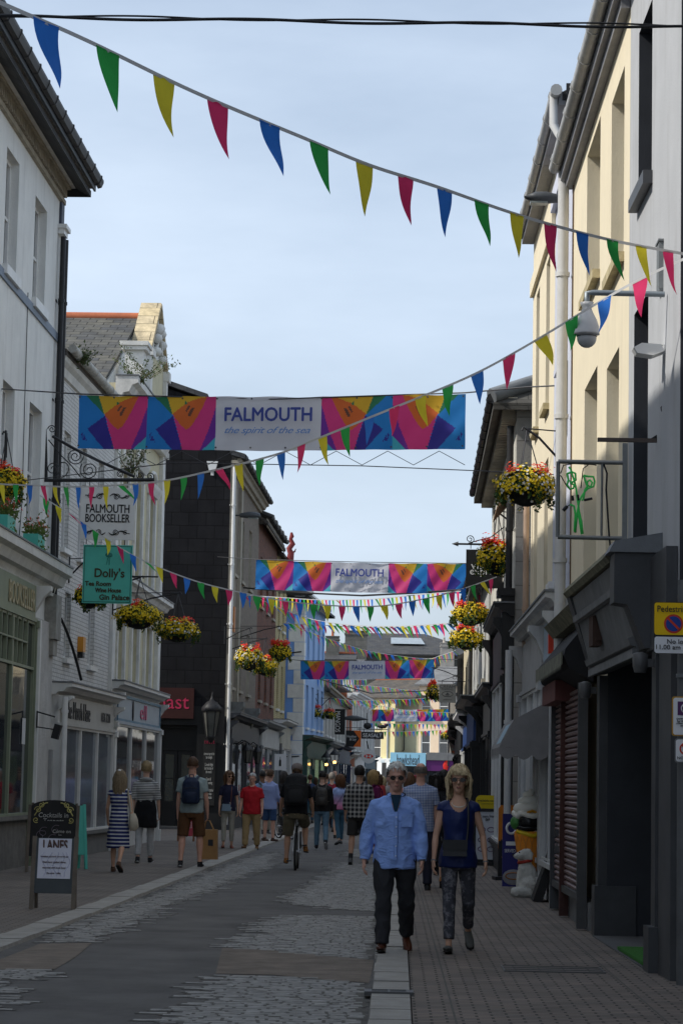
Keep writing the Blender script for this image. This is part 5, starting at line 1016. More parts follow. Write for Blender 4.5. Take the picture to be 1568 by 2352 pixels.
# ---- hanging baskets
def basket(label, px, py, Y, wpx, hpx, mix, seed, brk=None, red=1):
    c = P(px, py, Y); ppm = FPX/Y; rx = wpx/ppm/2; rz_ = hpx/ppm/2; r = random.Random(seed)
    t = thing('hanging_basket', label, 'hanging basket', c-Vector((0, 0, rz_)), 0, 'hanging baskets of yellow and red flowers')
    O = Vector((0, 0, rz_)); n = int(1500+900*min(1, 60/Y)*2)
    if Y > 90: n = 500
    def rp(k=1):
        while True:
            a = Vector((r.uniform(-1, 1), r.uniform(-1, 1), r.uniform(-1, 1)))
            if .3 < a.length < 1: break
        a = a.normalized()*(a.length**.3)*k*r.uniform(.93, 1.06); top = 1-.25*(a.x*a.x)
        z = a.z*top; a = a*(1+.30*noise.noise(a*2.2+Vector((seed*3, 0, 0)))+.12*noise.noise(a*6)); z *= a.length**.5
        if z < -.3: a.x *= .95
        return Vector((a.x*rx, a.y*rx*.9, z*rz_*.82+(noise.noise(Vector((a.x*3, a.y*3, seed)))*.38*rz_)))
    sc_ = .017+.010*min(1, Y/80)
    tr = []
    for _ in range(14):
        a_ = r.uniform(0, 6.28); dl = r.uniform(.35, .95)*rz_; k_ = r.uniform(.82, 1.08)
        tr += [(O+Vector((cos(a_)*rx*k_+r.gauss(0, .02), sin(a_)*rx*.9*k_+r.gauss(0, .02), -rz_*.25-dl*j/22+r.gauss(0, .01)))) for j in range(22)]
    mb = MB(); leafcloud(mb, tr, sc_*1.5, r, 0, 2); leafcloud(mb, [O+rp(.99)*r.uniform(.6, 1.03) for _ in range(n)], sc_*1.6, r); part('foliage', mb, FOL, t)
    part('bowl', MB().lathe([(rx*.15, -rz_*.95), (rx*.5, -rz_*.75), (rx*.62, -rz_*.3), (rx*.62, -.1)], 16, X=Matrix.Translation(O)), M('black basket liner', (.012, .012, .01), .9, .3), t)
    nb = int(n*.5); cm = [[], [], [], []]
    cm[0] += [p-O for p in tr[::4]]
    tops = [(r.uniform(-.6, .6), r.uniform(.5, .9)) for _ in range(4*red)]
    for _ in range(nb):
        p = rp(1.03); k = 0; q = r.random()
        if p.z < -rz_*.35 and abs(p.x) < rx*.5: 
            if r.random() < .75: continue
        if q < mix[0]: k = 0
        elif q < mix[0]+mix[1]: k = 1 if noise.noise(Vector((p.x*5/rx, p.z*4/rz_, seed+4))) > -.05 else 0
        else: continue
        cm[k].append(p)
    for tx, tz in tops:
        for _ in range(int(30+40*r.random())):
            cm[2 if r.random() < .7 else 3].append(Vector((tx*rx+r.gauss(0, .13)*rx, -abs(r.gauss(.2, .2))*rx, tz*rz_+r.gauss(0, .13)*rz_)))
    for k, m_, nm in ((0, YEL, 'yellow_blossoms'), (1, WPT, 'white_blossoms'), (2, RED, 'red_blossoms'), (3, ORG, 'orange_blossoms')):
        if cm[k]:
            mb = MB()
            for p in cm[k]:
                nn = Vector((p.x/rx**2, p.y/rx**2-.3/rx, p.z/rz_**2+.2/rz_)); blossom(mb, O+p, nn, sc_*(.95 if k < 2 else 1.1)*r.uniform(.8, 1.2), 0, r)
            part(nm, mb, m_, t)
    mb = MB(); hk = O+Vector((0, 0, rz_+.5))
    for a in range(3): mb.tube([O+Vector((cos(a*2.1)*rx*.5, sin(a*2.1)*rx*.5, rz_*.2)), hk], .008, 4)
    part('chain', mb, WIRE, t)
    if brk:      # bracket to the wall, brk = world x of wall
        side = 1 if brk > c.x else -1; L_ = abs(brk-c.x); bt = thing('basket_bracket', 'bracket carrying the '+label.split(',')[0], 'bracket', (brk, c.y, c.z+rz_+.1), 0 if side < 0 else pi, 'iron brackets of the hanging baskets')
        part('arm', MB().tube([(0, 0, 0), (L_*.6, 0, .28), (L_, 0, .4), (L_+.05, 0, .43), (L_+.07, 0, .38)], .018, 6).tube([(0, 0, .38), (L_, 0, .41)], .01, 5), BLK, bt); part('wall_plate', MB().box(0, .03, -.04, .04, -.1, .45), BLK, bt)
    return t
basket('basket half out of the photo at its left edge, red top', 12, 1108, 39, 92, 88, (.7, 0), 1, -6.4)
basket('basket mostly hidden behind the turquoise hanging sign', 205, 1370, 47, 70, 60, (.35, .05), 2, -6.4)
basket('wide yellow basket below the turquoise sign, nearly all yellow', 320, 1414, 50, 108, 66, (.95, .03), 3, -6.2)
basket('basket with white flowers in front of the slate wall, red top', 407, 1446, 52, 94, 62, (.75, .35), 4, -6.1)
basket('basket with many white flowers by the white corner pipe', 572, 1511, 74, 64, 62, (.45, .5), 5, -5.2)
basket('yellow basket hanging just lower right of the white flowered one', 608, 1528, 76, 56, 50, (.8, .15), 6, -5.2)
basket('dark red topped basket against the red brick front', 643, 1497, 80, 52, 48, (.5, 0), 7, -5.1, red=3)
basket('bright yellow basket hanging at the foot of the blue building front', 718, 1634, 112, 48, 30, (.95, 0), 8, -3.4)
basket('small dark basket next to the bright yellow one on the blue front', 756, 1640, 114, 32, 24, (.4, 0), 9, -3.3)
basket('largest basket beside the neon scissors sign, white and yellow flowers', 1208, 1116, 33.5, 142, 100, (.6, .45), 10, 2.28, red=1)
basket('basket with a wide red top in front of the black hanging sign', 1140, 1281, 44, 94, 88, (.75, .2), 11, 2.3, red=3)
basket('upper of the two small baskets at the right, brown and yellow', 1081, 1409, 54, 88, 60, (.7, .02), 12, 2.0)
basket('lower of the two small baskets at the right, above the cream roof line', 1070, 1466, 57, 78, 56, (.65, .05), 13, 2.1)
basket('tiny basket left of the far cream coloured hanging sign', 993, 1586, 92, 32, 44, (.7, .1), 14, 2.7)
basket('tiny basket under the fourth banner at its right end', 1028, 1688, 120, 30, 20, (.8, 0), 15, 3.4)
basket('tiny basket beside the small black far hanging sign', 867, 1690, 150, 24, 14, (.7, 0), 16)
# ---- hanging signs
t = thing('sign_bracket', 'long black scrolled iron bracket holding the two bookshop side signs', 'bracket', P(104, 1102, 44)); o = t.location.copy(); s_ = 44/FPX
def Q(px, py): p = P(px, py, 44)-o; return (p.x, 0, p.z)
mb = MB().tube([Q(100, 1103), Q(200, 1103), Q(355, 1102)], .035, 8).tube([Q(107, 1105), Q(106, 1040), Q(104, 985)], .03, 8).tube([Q(121, 1002), Q(170, 1030), Q(230, 1060), Q(310, 1095)], .028, 8).tube([Q(112, 1010), Q(140, 1045), Q(165, 1070), Q(185, 1095)], .012, 6).cyl(Q(104, 985), Q(103, 960), .02, .002)
part('bars', mb, BLK, t); mb = MB()
for cx, cy, r_, tn, a0, dr in ((120, 986, 10, 1.6, pi, -1), (122, 1077, 17, 1.7, -1.2, 1), (140, 1070, 28, .5, -1.5, 1), (173, 1048, 20, 2.1, 0, -1), (205, 1080, 22, 2.1, 2.4, 1), (277, 1089, 9, 2, 0, 1), (323, 1092, 9, 1.8, 3, 1), (345, 1094, 10, 1.5, -1.4, 1)):
    c_ = Q(cx, cy); mb.tube([(x_, 0, z_) for x_, _, z_ in spiral(c_[0], c_[2], r_*s_, tn, a0, 30, dr)], .010, 5)
part('scrolls', mb, BLK, t)
PAPW = M('off white sign enamel', (.70, .70, .68), .6, .05, 2, .02, streak=.12); INKB = M('black sign ink', (.02, .02, .02), .6, .05, bump=0)
a, c_ = P(188, 1120, 44), P(308, 1241, 44); W_ = c_.x-a.x; H_ = a.z-c_.z
t = thing('hanging_sign', 'square white bookseller sign with black scroll ornaments, hanging over the street', 'sign', ((a.x+c_.x)/2, 44, c_.z))
part('board', MB().box(-W_/2, W_/2, -.02, .02, 0, H_), PAPW, t); lettering(t, 'FALMOUTH', W_*.8, .155, (0, -.024, H_*.6), INKB, fat=.006); lettering(t, 'BOOKSELLER', W_*.82, .15, (0, -.024, H_*.415), INKB, fat=.006)
mb = MB()
for zz_, f in ((.84, 1), (.14, -1)):
    for sx in (-1, 1):
        mb.tube([(sx*W_*(.03+.39*k/14), -.024, H_*zz_+f*.05*sin(k*.55)*(1-k/20)) for k in range(15)], [.004+.012*abs(sin(k*.5)) for k in range(15)], 5)
        mb.tube([(x_, -.024, z_) for x_, _, z_ in spiral(sx*W_*.16, H_*(zz_-.01*f), .06, 1.8, 0 if sx > 0 else pi, 24, f*sx)], .007, 5); mb.tube([(x_, -.024, z_) for x_, _, z_ in spiral(sx*W_*.34, H_*(zz_+.0*f), .045, 1.3, 1, 20, -f*sx)], .006, 5)
part('ornament', mb, INKB, t); part('hook', MB().cyl((-.35, 0, H_), (-.35, 0, H_+.14), .008).cyl((.35, 0, H_), (.35, 0, H_+.14), .008).cyl((-.38, 0, 0), (-.38, 0, -.08), .008).cyl((.33, 0, 0), (.33, 0, -.08), .008), BLK, t)
a, c_ = P(193, 1251, 44), P(302, 1387, 44); W_ = c_.x-a.x; H_ = a.z-c_.z; BRL = M('brown sign letters', (0, 0, 0))
t = thing('hanging_sign', 'turquoise tea room sign hooked beneath the white bookseller sign', 'sign', ((a.x+c_.x)/2, 44, c_.z))
part('board', MB().box(-W_/2, W_/2, -.02, .02, 0, H_), TURQ, t)
mb = MB(); e = .02
mb.box(-W_/2+e, W_/2-e, -.024, -.0205, e, e+.012).box(-W_/2+e, W_/2-e, -.024, -.0205, H_-e-.012, H_-e).box(-W_/2+e, -W_/2+e+.012, -.024, -.0205, e+.012, H_-e-.012).box(W_/2-e-.012, W_/2-e, -.024, -.0205, e+.012, H_-e-.012); part('border', mb, M('dark teal line', (.02, .09, .07), .6), t)
for tx, w_, h_, x_, z_ in (("Dolly's", .6, .2, .04, .5), ('Tea Room', .52, .075, -.19, .335), ('Wine House', .52, .075, .02, .225), ('Gin Palace', .6, .09, .15, .105)): lettering(t, tx, w_*W_, h_*H_, (x_*W_, -.024, z_*H_), BRL, fat=.009)
mb = MB().tube([(-.02, -.024, H_*.66), (.0, -.024, H_*.78)], .006, 5).tube([(.03, -.024, H_*.66), (.03, -.024, H_*.78)], .006, 5); mb.ball((.02, -.022, H_*.83), (.07, .006, .05), 10).ball((.0, -.022, H_*.92), (.03, .005, .045), 8); part('figure_drawing', mb, M('teal line drawing', (.03, .2, .16), .6), t)
part('side_rod', MB().cyl((W_/2, 0, H_*.47), (W_/2+.48, 0, H_*.47), .015), BLK, t)
part('hook', MB().cyl((-.3, 0, H_), (-.3, 0, H_+.02), .008).cyl((.3, 0, H_), (.3, 0, H_+.02), .008), BLK, t)
# express sign
a, c_ = P(1070, 1262, 47.5), P(1160, 1352, 47.5); W_ = c_.x-a.x; H_ = a.z-c_.z
t = thing('hanging_sign', 'square black express sign partly hidden behind a flower basket', 'sign', ((a.x+c_.x)/2, 47.5, c_.z)); part('board', MB().box(-W_/2, W_/2, -.02, .02, 0, H_), M('black sign face', (.012, .012, .012), .5, .2), t)
lettering(t, 'express', W_*.8, .14, (0, -.024, H_*.38), WHT, bold=.01); lettering(t, 'vision', W_*.7, .14, (-.02, -.024, H_*.58), WHT, bold=.01)
t = thing('sign_bracket', 'black bracket with an arrow tip and scrolls above the black express sign', 'bracket', P(1150, 1251, 47.5)); mb = MB().cyl((-.85, 0, 0), (.5, 0, 0), .02).cyl((-.85, 0, 0), (-.98, 0, 0), .05, .002).tube([(-.65, 0, .02), (-.2, 0, .15), (.3, 0, .55)], .012, 6)
for x_, z_, r_ in ((-.62, .1, .09), (.15, .18, .14), (.35, .3, .18)): mb.tube(spiral(x_, z_, r_, 1.6, -1.5), .009, 5)
mb.cyl((-.6, 0, 0), (-.6, 0, -.09), .008).cyl((.0, 0, 0), (.0, 0, -.09), .008); part('bars', mb, BLK, t)
# neon scissors
t = thing('neon_sign', 'grey metal frame with unlit green neon scissors, fixed to the pale grey building', 'sign', P(1432, 1237, 23.6)); o = t.location.copy()
def Q(px, py): p = P(px, py, 23.6)-o; return (p.x, 0, p.z)
FRM = M('grey frame metal', (.22, .23, .23), .5, .2, metal=.4); gx = lambda z4x, z4y: Q(976+z4x*.3775, 861+z4y*.3775)
q = [Q(1281, 1060), Q(1432, 1063), Q(1430, 1237), Q(1280, 1233)]
part('frame', MB().tube([q[0], q[1]], .022, 4).tube([q[3], q[2]], .022, 4).tube([q[0], q[3]], .020, 4).tube([Q(1382, 1064), Q(1380, 1230)], .012, 4), FRM, t)
NEO = M('green neon tube', (.07, .75, .14), .35, .1, bump=0)
mb = MB(); nt_ = lambda L_, r_=.011: mb.tube([gx(*p) for p in L_], r_, 6)
nt_([(872, 560), (885, 575), (890, 600), (905, 640), (918, 700), (925, 760), (935, 830), (950, 900), (957, 968), (950, 970), (940, 900), (925, 830)]); nt_([(862, 600), (870, 640), (862, 670), (880, 695), (900, 690), (905, 670), (885, 660), (875, 640), (890, 655), (915, 640), (912, 600), (890, 590), (862, 602)])
nt_([(960, 612), (990, 618), (1022, 620), (1030, 650), (1022, 680), (990, 690), (970, 710), (950, 740), (935, 770), (922, 850), (912, 960), (906, 950), (912, 850), (905, 800), (880, 788)]); nt_([(962, 612), (975, 650), (985, 680), (970, 700), (960, 760), (950, 762)]); nt_([(985, 650), (1000, 640), (1015, 655), (1005, 680), (985, 672), (985, 650)])
part('neon_tube', mb, NEO, t); mb = MB(); w_ = lambda L_, r_=.006: mb.tube([gx(*p) for p in L_], r_, 5)
w_([(822, 600), (840, 550), (900, 540), (1020, 545), (1040, 550)]); w_([(822, 610), (850, 660), (870, 690)]); w_([(990, 548), (960, 570), (945, 690)]); w_([(1085, 545), (1105, 600), (1100, 700), (1118, 980), (1135, 1150)], .01); w_([(965, 762), (1015, 752)], .014); w_([(838, 825), (862, 800)], .02); w_([(862, 800), (885, 788)]); w_([(925, 730), (930, 765)], .016); w_([(893, 735), (898, 765)], .014)
part('wiring', mb, BLK, t); part('wall_bar', MB().box(-.02, .03, -.02, .02, -.35, .95), FRM, t); part('transformer_box', MB().box(-.12, .05, -.08, .08, -.36, -.06), FRM, t)
# rail, junction box, cctv camera, floodlight, cable bundle on the grey wall
t = thing('sign_bracket', 'bare rusty horizontal rail sticking out of the pale grey wall above the neon frame', 'bracket', P(1524, 1013, 21.5)); part('bar', MB().box(-.6, .0, -.02, .02, -.015, .02), M('rusted rail', (.10, .08, .07), .8, .3), t); part('gusset', MB().prism([(-.12, .02), (0, .02), (0, .1)], -.015, .015), BLK, t)
t = thing('junction_box', 'tall dark grey electrical junction box above the camera arm', 'junction box', P(1527, 674, 21.2)); part('case', MB().box(-.07, .08, -.12, .1, 0, .45).box(-.075, .085, -.125, -.12, .02, .43).box(-.08, .09, -.14, .12, .451, .47), FRM, t)
part('cable_bundle', MB().tube(noiseline((.05, -.02, 0), (.05, -.02, -2.2), 14, .015, 3), .018, 5).tube([(.0, 0, 0), (-.02, 0, -.25), (.04, 0, -.4)], .008, 5).tube([(.05+.09*cos(a*.5), -.03, -1.05+.06*sin(a*.5)) for a in range(13)], .005, 5), BLK, t); part('relay', MB().box(-.03, .05, -.08, -.02, -.45, -.22), BLK, t)
t = thing('security_camera', 'white dome security camera hanging from a grey arm on the right', 'camera', P(1347, 695, 20.8)); PIP = M('galvanised pipe', (.22, .25, .27), .45, .15, metal=.5)
ax = P(1525, 676, 20.8)-t.location; part('arm', MB().tube([(.0, 0, 0), (0, 0, ax.z), (.05, 0, ax.z+.005), (ax.x, 0, ax.z)], .026, 10), PIP, t)
part('housing', MB().lathe([(.045, 0), (.06, -.0), (.05, -.03), (.04, -.05), (.055, -.09), (.09, -.16), (.108, -.22), (.112, -.27), (.114, -.285), (.09, -.29)][::-1], 28), M('white camera plastic', (.62, .62, .62), .3, .04, bump=0), t)
part('dome', MB().ball((0, 0, -.32), (.086, .086, .085), 20), M('grey camera dome', (.45, .46, .47), .15, .05, bump=0), t); part('lens_band', MB().cyl((0, 0, -.30), (0, 0, -.305), .09, n=24), BLK, t)
t = thing('flood_light', 'white square floodlight tilted up on the pale grey wall under the camera', 'lamp', P(1522, 808, 21)); part('lamp_head', MB().prism([(-.27, .02), (-.2, .06), (-.03, .05), (-.0, -.01), (-.1, -.05), (-.24, -.03)], -.1, .1).box(-.2, .0, -.02, .02, .055, .07), WHT, t)
# white plate + turnbuckle, sockets
def lamp(label, px, py, Y, side, L_=.75, arm=.3):
    t = thing('street_lamp', label, 'street lamp', P(px, py, Y), 0 if side < 0 else pi, 'grey street lamps fixed to the walls')
    HD = M('grey lamp housing', (.06, .065, .07), .5, .2, bump=.05)
    mb = MB().tube([(-.02, 0, .0), (.12, 0, .01), (.3, 0, .02), (.5, 0, .015), (.66, 0, -.0), (L_, 0, -.03)], [(.07, .07), (.11, .09), (.15, .12), (.16, .12), (.12, .09), (.03, .02)], 14, X=Matrix.Scale(L_/.75, 4)); part('lamp_head', mb, HD, t)
    part('lens', MB().box(.28*L_/.75, .62*L_/.75, -.08, .08, -.11*L_/.75, -.05), M('lamp lens', (.2, .22, .2), .2, .2), t); part('arm', MB().tube([(-arm, 0, -.0), (0, 0, 0)], .025, 8), HD, t); return t
lamp('large grey street lamp head beside the white downpipe on the right', 1289, 457, 32, 1, .52, .15)
lamp('dark street lamp on the grimy cream building at the left', 552, 1184, 77, -1, .7); lamp('dark street lamp under the left end of the second banner', 659, 1362, 100, -1, .9, .6); lamp('small far street lamp above the vertical black sign', 792, 1650, 140, 1 if 0 else -1, 1.0, 1.2)
# far signs on the left
t = thing('hanging_sign', 'tall black vertical sign with white letters far down the left side', 'sign', P(775, 1687, 128)); a, c_ = P(761, 1632, 128)-t.location, P(781, 1687, 128)-t.location
part('board', MB().box(-.38, .38, -.03, .03, -0, 1.35), M('black sign face', (0, 0, 0)), t); lettering(t, 'MANGOS', 1.1, .26, (0, -.034, .68), WHT, rot=(pi/2, pi/2, 0), bold=.02)
t = thing('hanging_sign', 'black and orange arrow patterned sign hanging far down the left side', 'sign', P(811, 1715, 120)); part('board', MB().box(-.38, .38, -.03, .03, 0, .8), M('black sign face', (0, 0, 0)), t); part('orange_arrow', MB().prism([(.0, 0), (.38, 0), (.38, .8), (.0, .8), (.3, .4)], -.036, -.031), M('orange sign panel', (.65, .14, .02), .5), t)
lettering(t, 'Heather\n   & Lay', .48, .3, (-.08, -.04, .42), WHT); part('bracket', MB().cyl((-.4, 0, .95), (.4, 0, .95), .015).cyl((-.3, 0, .8), (-.3, 0, .95), .01).cyl((.3, 0, .8), (.3, 0, .95), .01), BLK, t)
t = thing('hanging_sign', 'small black far sign with iron animal figures on top, beside a tiny basket', 'sign', P(855, 1697, 140)); part('board', MB().box(-.65, .65, -.03, .03, 0, .4), BLK, t); lettering(t, 'SEASALT', 1.1, .22, (0, -.034, .2), WHT); mb = MB().cyl((-.9, 0, .55), (.9, 0, .55), .02).cyl((-.35, 0, .55), (-.35, 0, 1.5), .02).ball((-.3, 0, .75), (.25, .1, .2), 8).ball((.55, 0, .72), (.3, .08, .12), 8).ball((.82, 0, .82), (.1, .05, .08), 6).cyl((-.5, 0, .4), (-.5, 0, .55), .012).cyl((.5, 0, .4), (.5, 0, .55), .012); part('figures', mb, BLK, t)
t = thing('hanging_sign', 'round white sign with a red hourglass shaped mark above the far crowd', 'sign', P(846, 1737, 120)); part('board', MB().cyl((0, -.04, 0), (0, .04, 0), .36, n=28), WHT, t)
part('red_mark', MB().prism([(-.12, .1), (0, 0), (.12, .1)], -.05, -.042).prism([(-.12, -.1), (0, -0), (.12, -.1)], -.05, -.042).prism([(-.13, .1), (-.13, -.1), (-.24, 0)], -.05, -.042).prism([(.13, .1), (.13, -.1), (.24, 0)], -.05, -.042), M('bright red paint', (0, 0, 0)), t); part('arm', MB().cyl((.0, 0, .35), (-.1, 0, .75), .03), BLK, t)
# cream cornwall sign far right
a, c_ = P(1008, 1571, 84), P(1046, 1613, 84); W_ = c_.x-a.x; H_ = a.z-c_.z
t = thing('hanging_sign', 'weathered cream sign with a ship emblem on a scrolled bracket far down the right', 'sign', ((a.x+c_.x)/2, 84, c_.z)); CRS = M('cream sign board', (.36, .35, .31), .7, .08)
part('board', MB().box(-W_/2, W_/2, -.02, .02, -.02, H_), CRS, t); GI = M('grey sign ink', (.10, .10, .10), .6)
lettering(t, 'CREAM', W_*.9, .12, (0, -.024, H_*.86), GI); lettering(t, 'CORNWALL', W_*.7, .06, (0, -.024, H_*.71), GI); part('emblem', MB().tube([(cos(k*pi/10)*W_*.32, -.024, H_*.45+sin(k*pi/10)*.09) for k in range(21)], .01, 4).prism([(-.08, H_*.42), (.08, H_*.42), (.06, H_*.38), (-.06, H_*.38)], -.03, -.022).prism([(-.05, H_*.44), (.05, H_*.44), (0, H_*.54)], -.03, -.022), GI, t)
lettering(t, 'established', W_*.5, .035, (0, -.024, H_*.15), GI); part('bracket', MB().cyl((-W_/2-.05, 0, H_+.1), (W_/2+.35, 0, H_+.1), .014).tube([(-.2, 0, H_+.12), (.3, 0, H_+.3), (.5, 0, H_+.5)], .01, 5).tube(spiral(.25, H_+.24, .1, 1.5, 0), .008, 5).cyl((-.2, 0, H_), (-.2, 0, H_+.1), .008).cyl((.2, 0, H_), (.2, 0, H_+.1), .008).cyl((W_/2+.35, 0, H_-.5), (W_/2+.35, 0, H_+.6), .016), BLK, t)
# ---- traffic sign pole at right
pz = P(1572, 1390, 19.6); t = thing('traffic_sign', 'yellow and white no loading sign with a blue round symbol on the grey pole', 'sign', (pz.x, 19.55, 0))
def plate(par, l, tp, r_, bt, mat, y, nm='plate', rad=.02):
    a, c_ = P(l, tp, 19.55), P(r_, bt, 19.55); x0_, x1_, z0_, z1_ = a.x-par.location.x, c_.x-par.location.x, c_.z, a.z
    pts = []
    for cx, cz, a0 in ((x1_-rad, z1_-rad, 0), (x0_+rad, z1_-rad, pi/2), (x0_+rad, z0_+rad, pi), (x1_-rad, z0_+rad, 1.5*pi)): pts += [(cx+cos(a0+k*pi/8)*rad, cz+sin(a0+k*pi/8)*rad) for k in range(5)]
    part(nm, MB().prism(pts, y, y+.004), mat, par); return x0_, x1_, z0_, z1_
YS = M('yellow sign sheeting', (.95, .60, .0), .4, .03, bump=0); WS = M('white sign sheeting', (.85, .85, .86), .4, .03, bump=0); BS = M('black sign border', (.02, .02, .02), .5, bump=0)
plate(t, 1498.5, 1383, 1631.5, 1504.5, BS, -.055, 'backing'); x0_, x1_, z0_, z1_ = plate(t, 1500, 1385, 1630, 1461, YS, -.060, 'yellow_plate'); q = plate(t, 1500, 1463, 1630, 1503, WS, -.060, 'white_plate')
pp = MB(); cxx = P(1543.5, 1434, 19.55); cx_ = cxx.x-t.location.x; cz_ = cxx.z; pp.cyl((cx_, -.062, cz_), (cx_, -.061, cz_), .078, n=40); part('red_ring', pp, M('sign red', (.62, .05, .02), .4, bump=0), t); part('blue_disc', MB().cyl((cx_, -.064, cz_), (cx_, -.0625, cz_), .062, n=40), M('sign blue', (.015, .06, .33), .4, bump=0), t)
part('red_bar', MB().box(-.062, .062, -.067, -.0645, -.009, .009), M('sign red', (0, 0, 0)), t, loc=(cx_, 0, cz_), rot=(0, pi/4, 0))
mid = (x0_+x1_)/2; lettering(t, 'Pedestrian Zone', (x1_-x0_)*.9, .05, (mid+.0, -.064, z1_-.05), BS, bold=.01); lettering(t, 'No loading\n11.00 am - 4.00 pm', (x1_-x0_)*.94, (q[3]-q[2])*.72, (mid, -.064, (q[2]+q[3])/2), BS, bold=.008)
pl = thing('sign_pole', 'round galvanised steel pole at the right edge carrying the traffic signs', 'pole', (pz.x, 19.65, 0)); part('pole', MB().cyl((0, 0, 0), (0, 0, 3.3), .055, n=20), M('dull galvanised pole', (.13, .135, .14), .5, .25, 3, .1, metal=.4), pl); part('clip', MB().box(-.07, .07, -.08, -.03, 2.5, 2.53).box(-.07, .07, -.08, -.03, 3.0, 3.03).box(-.07, .07, -.08, -.03, 1.9, 1.93), FRM, pl)
t = thing('notice', 'white camera notice with an orange border, middle plate on the grey pole', 'notice', (pz.x, 19.55, 0)); plate(t, 1540, 1600, 1612, 1692, M('orange border', (.50, .27, .03), .5), -.055, 'border'); q = plate(t, 1543, 1603, 1609, 1689, WS, -.060)
part('emblem', MB().box(q[0]+.035, q[1]-.05, -.064, -.061, q[3]-.14, q[3]-.03), M('plum emblem', (.10, .03, .12), .5), t); part('emblem_ring', MB().tube([(q[0]+.10+cos(k*pi/12)*.035, -.066, q[3]-.085+sin(k*pi/12)*.035) for k in range(25)], .005, 4), WS, t); lettering(t, 'CCTV in operation\nfor the purpose of\ncrime reduction and\npublic safety', .19, .07, ((q[0]+q[1])/2-.0, -.064, q[2]+.1), BS)
t = thing('notice', 'white notice with a red crossed circle, lowest plate on the grey pole', 'notice', (pz.x, 19.55, 0)); plate(t, 1546.5, 1696, 1612, 1753, M('grey rim', (.2, .2, .2), .5), -.055, 'border'); q = plate(t, 1549, 1698.5, 1609, 1750.5, WS, -.060)
part('red_ring', MB().tube([((q[0]+q[1])/2-.03+cos(k*pi/12)*.042, -.064, (q[2]+q[3])/2+.015+sin(k*pi/12)*.042) for k in range(25)], .006, 4).tube([((q[0]+q[1])/2-.06, -.064, (q[2]+q[3])/2+.045), ((q[0]+q[1])/2, -.064, (q[2]+q[3])/2-.015)], .005, 4), M('sign red', (0, 0, 0)), t); lettering(t, 'NO LITTER', .17, .022, ((q[0]+q[1])/2-.01, -.064, q[2]+.03), BS)
# ---- pavement boards on the left
TIM = M('grey weathered timber', (.15, .125, .10), .85, .25, 4, .3)
def aboard(name, label, px0, px1, ytop, ybot, board, frame=TIM, rz=0, arch=False, fwid=.05, body=None):
    c0, c1 = G(px0, ybot, .03), G(px1, ybot, .03); Y = c0.y; w_ = (px1-px0)*Y/FPX; h_ = P((px0+px1)/2, ytop, Y).z-.03
    t = thing(name, label, 'pavement sign', ((c0.x+c1.x)/2, Y, .03), rz)
    th = .16; X_ = Matrix.Rotation(-th, 4, 'X'); L_ = h_/cos(th); hw = w_/2; z0_ = .22*L_
    for sx in (-1, 1): part('leg', MB().box(sx*hw-(fwid if sx > 0 else 0), sx*hw+(0 if sx > 0 else fwid), -.02, .02, 0, L_*(.93 if arch else 1), X=X_), frame, t); part('rear_leg', MB().box(sx*hw*.85-.02, sx*hw*.85+.02, -.015, .015, 0, L_*.96, X=Matrix.Translation((0, 2*L_*sin(th)+.02, 0)) @ Matrix.Rotation(th, 4, 'X')), frame, t)
    if arch:
        pts = [(-hw+fwid, z0_), (hw-fwid, z0_), (hw-fwid, L_*.9)]+[((hw-fwid)*cos(pi*k/12)**1 if 1 else 0, L_*.9+.1*L_*sin(pi*k/12)) for k in range(1, 12)]+[(-hw+fwid, L_*.9)]
        bd = part('board', MB().prism(pts, -.012, .012, X=X_), board, t)
    else: bd = part('board', MB().box(-hw+fwid, hw-fwid, -.012, .012, z0_, L_-.02, X=X_), board, t)
    return t, X_, hw, L_, z0_
def onb(X_, x, z, y=-.014): v = X_ @ Vector((x, y, z)); return v
t, X_, hw, L_, z0_ = aboard('pavement_sign', 'wooden easel board with a white LANES poster, nearest pavement sign on the left', 70, 175, 1922, 2088, M('slate grey board', (.06, .07, .075), .6, .15, bump=.05)); rx = pi/2-.16*-1
RT = (pi/2+.16, 0, 0)
part('poster', MB().box(-hw*.72, hw*.72, -.02, -.013, L_*.42, L_*.97, X=X_), M('poster paper', (.62, .62, .70), .35, .05, 2, .0), t); PIK = M('brown poster ink', (.13, .08, .07), .6, bump=0)
mb = MB()
for k in range(5): mb.tube([X_ @ Vector((-hw*.45+k*.07+sin(j*.7+k)*.03, -.0205, L_*(.45+j*.037))) for j in range(10)], .004, 4)
part('poster_swirls', mb, M('lilac swirl print', (.50, .50, .66), .5, bump=0), t)
lettering(t, 'LANES', hw*1.05, .12, onb(X_, 0, L_*.88, -.026), PIK, rot=RT, fat=.008)
for k, (s1, w_) in enumerate((('breakfast and lunch served all day', 1.2), ('fresh hand cooked dishes', 1.0), ('seasonal and local food', 1.0), ('fine wines · coffee', .6))): lettering(t, s1, hw*w_, .022, onb(X_, 0, L_*(.72-k*.075), -.026), PIK, rot=RT)
t, X_, hw, L_, z0_ = aboard('chalkboard_sign', 'arched black chalkboard advertising cocktails in teapots, behind the LANES board', 62, 180, 1838, 2003, CHK, arch=True)
YCH = M('yellow chalk', (.55, .5, .18), .9, .2, bump=0)
lettering(t, 'Cocktails in\nTeapots', hw*1.15, .2, onb(X_, 0, L_*.74, -.02), CHW, rot=RT, bold=.01, shear=.1); lettering(t, 'Come on\nin...', hw*.7, .12, onb(X_, hw*.35, L_*.54, -.02), CHW, rot=RT)
mb = MB()
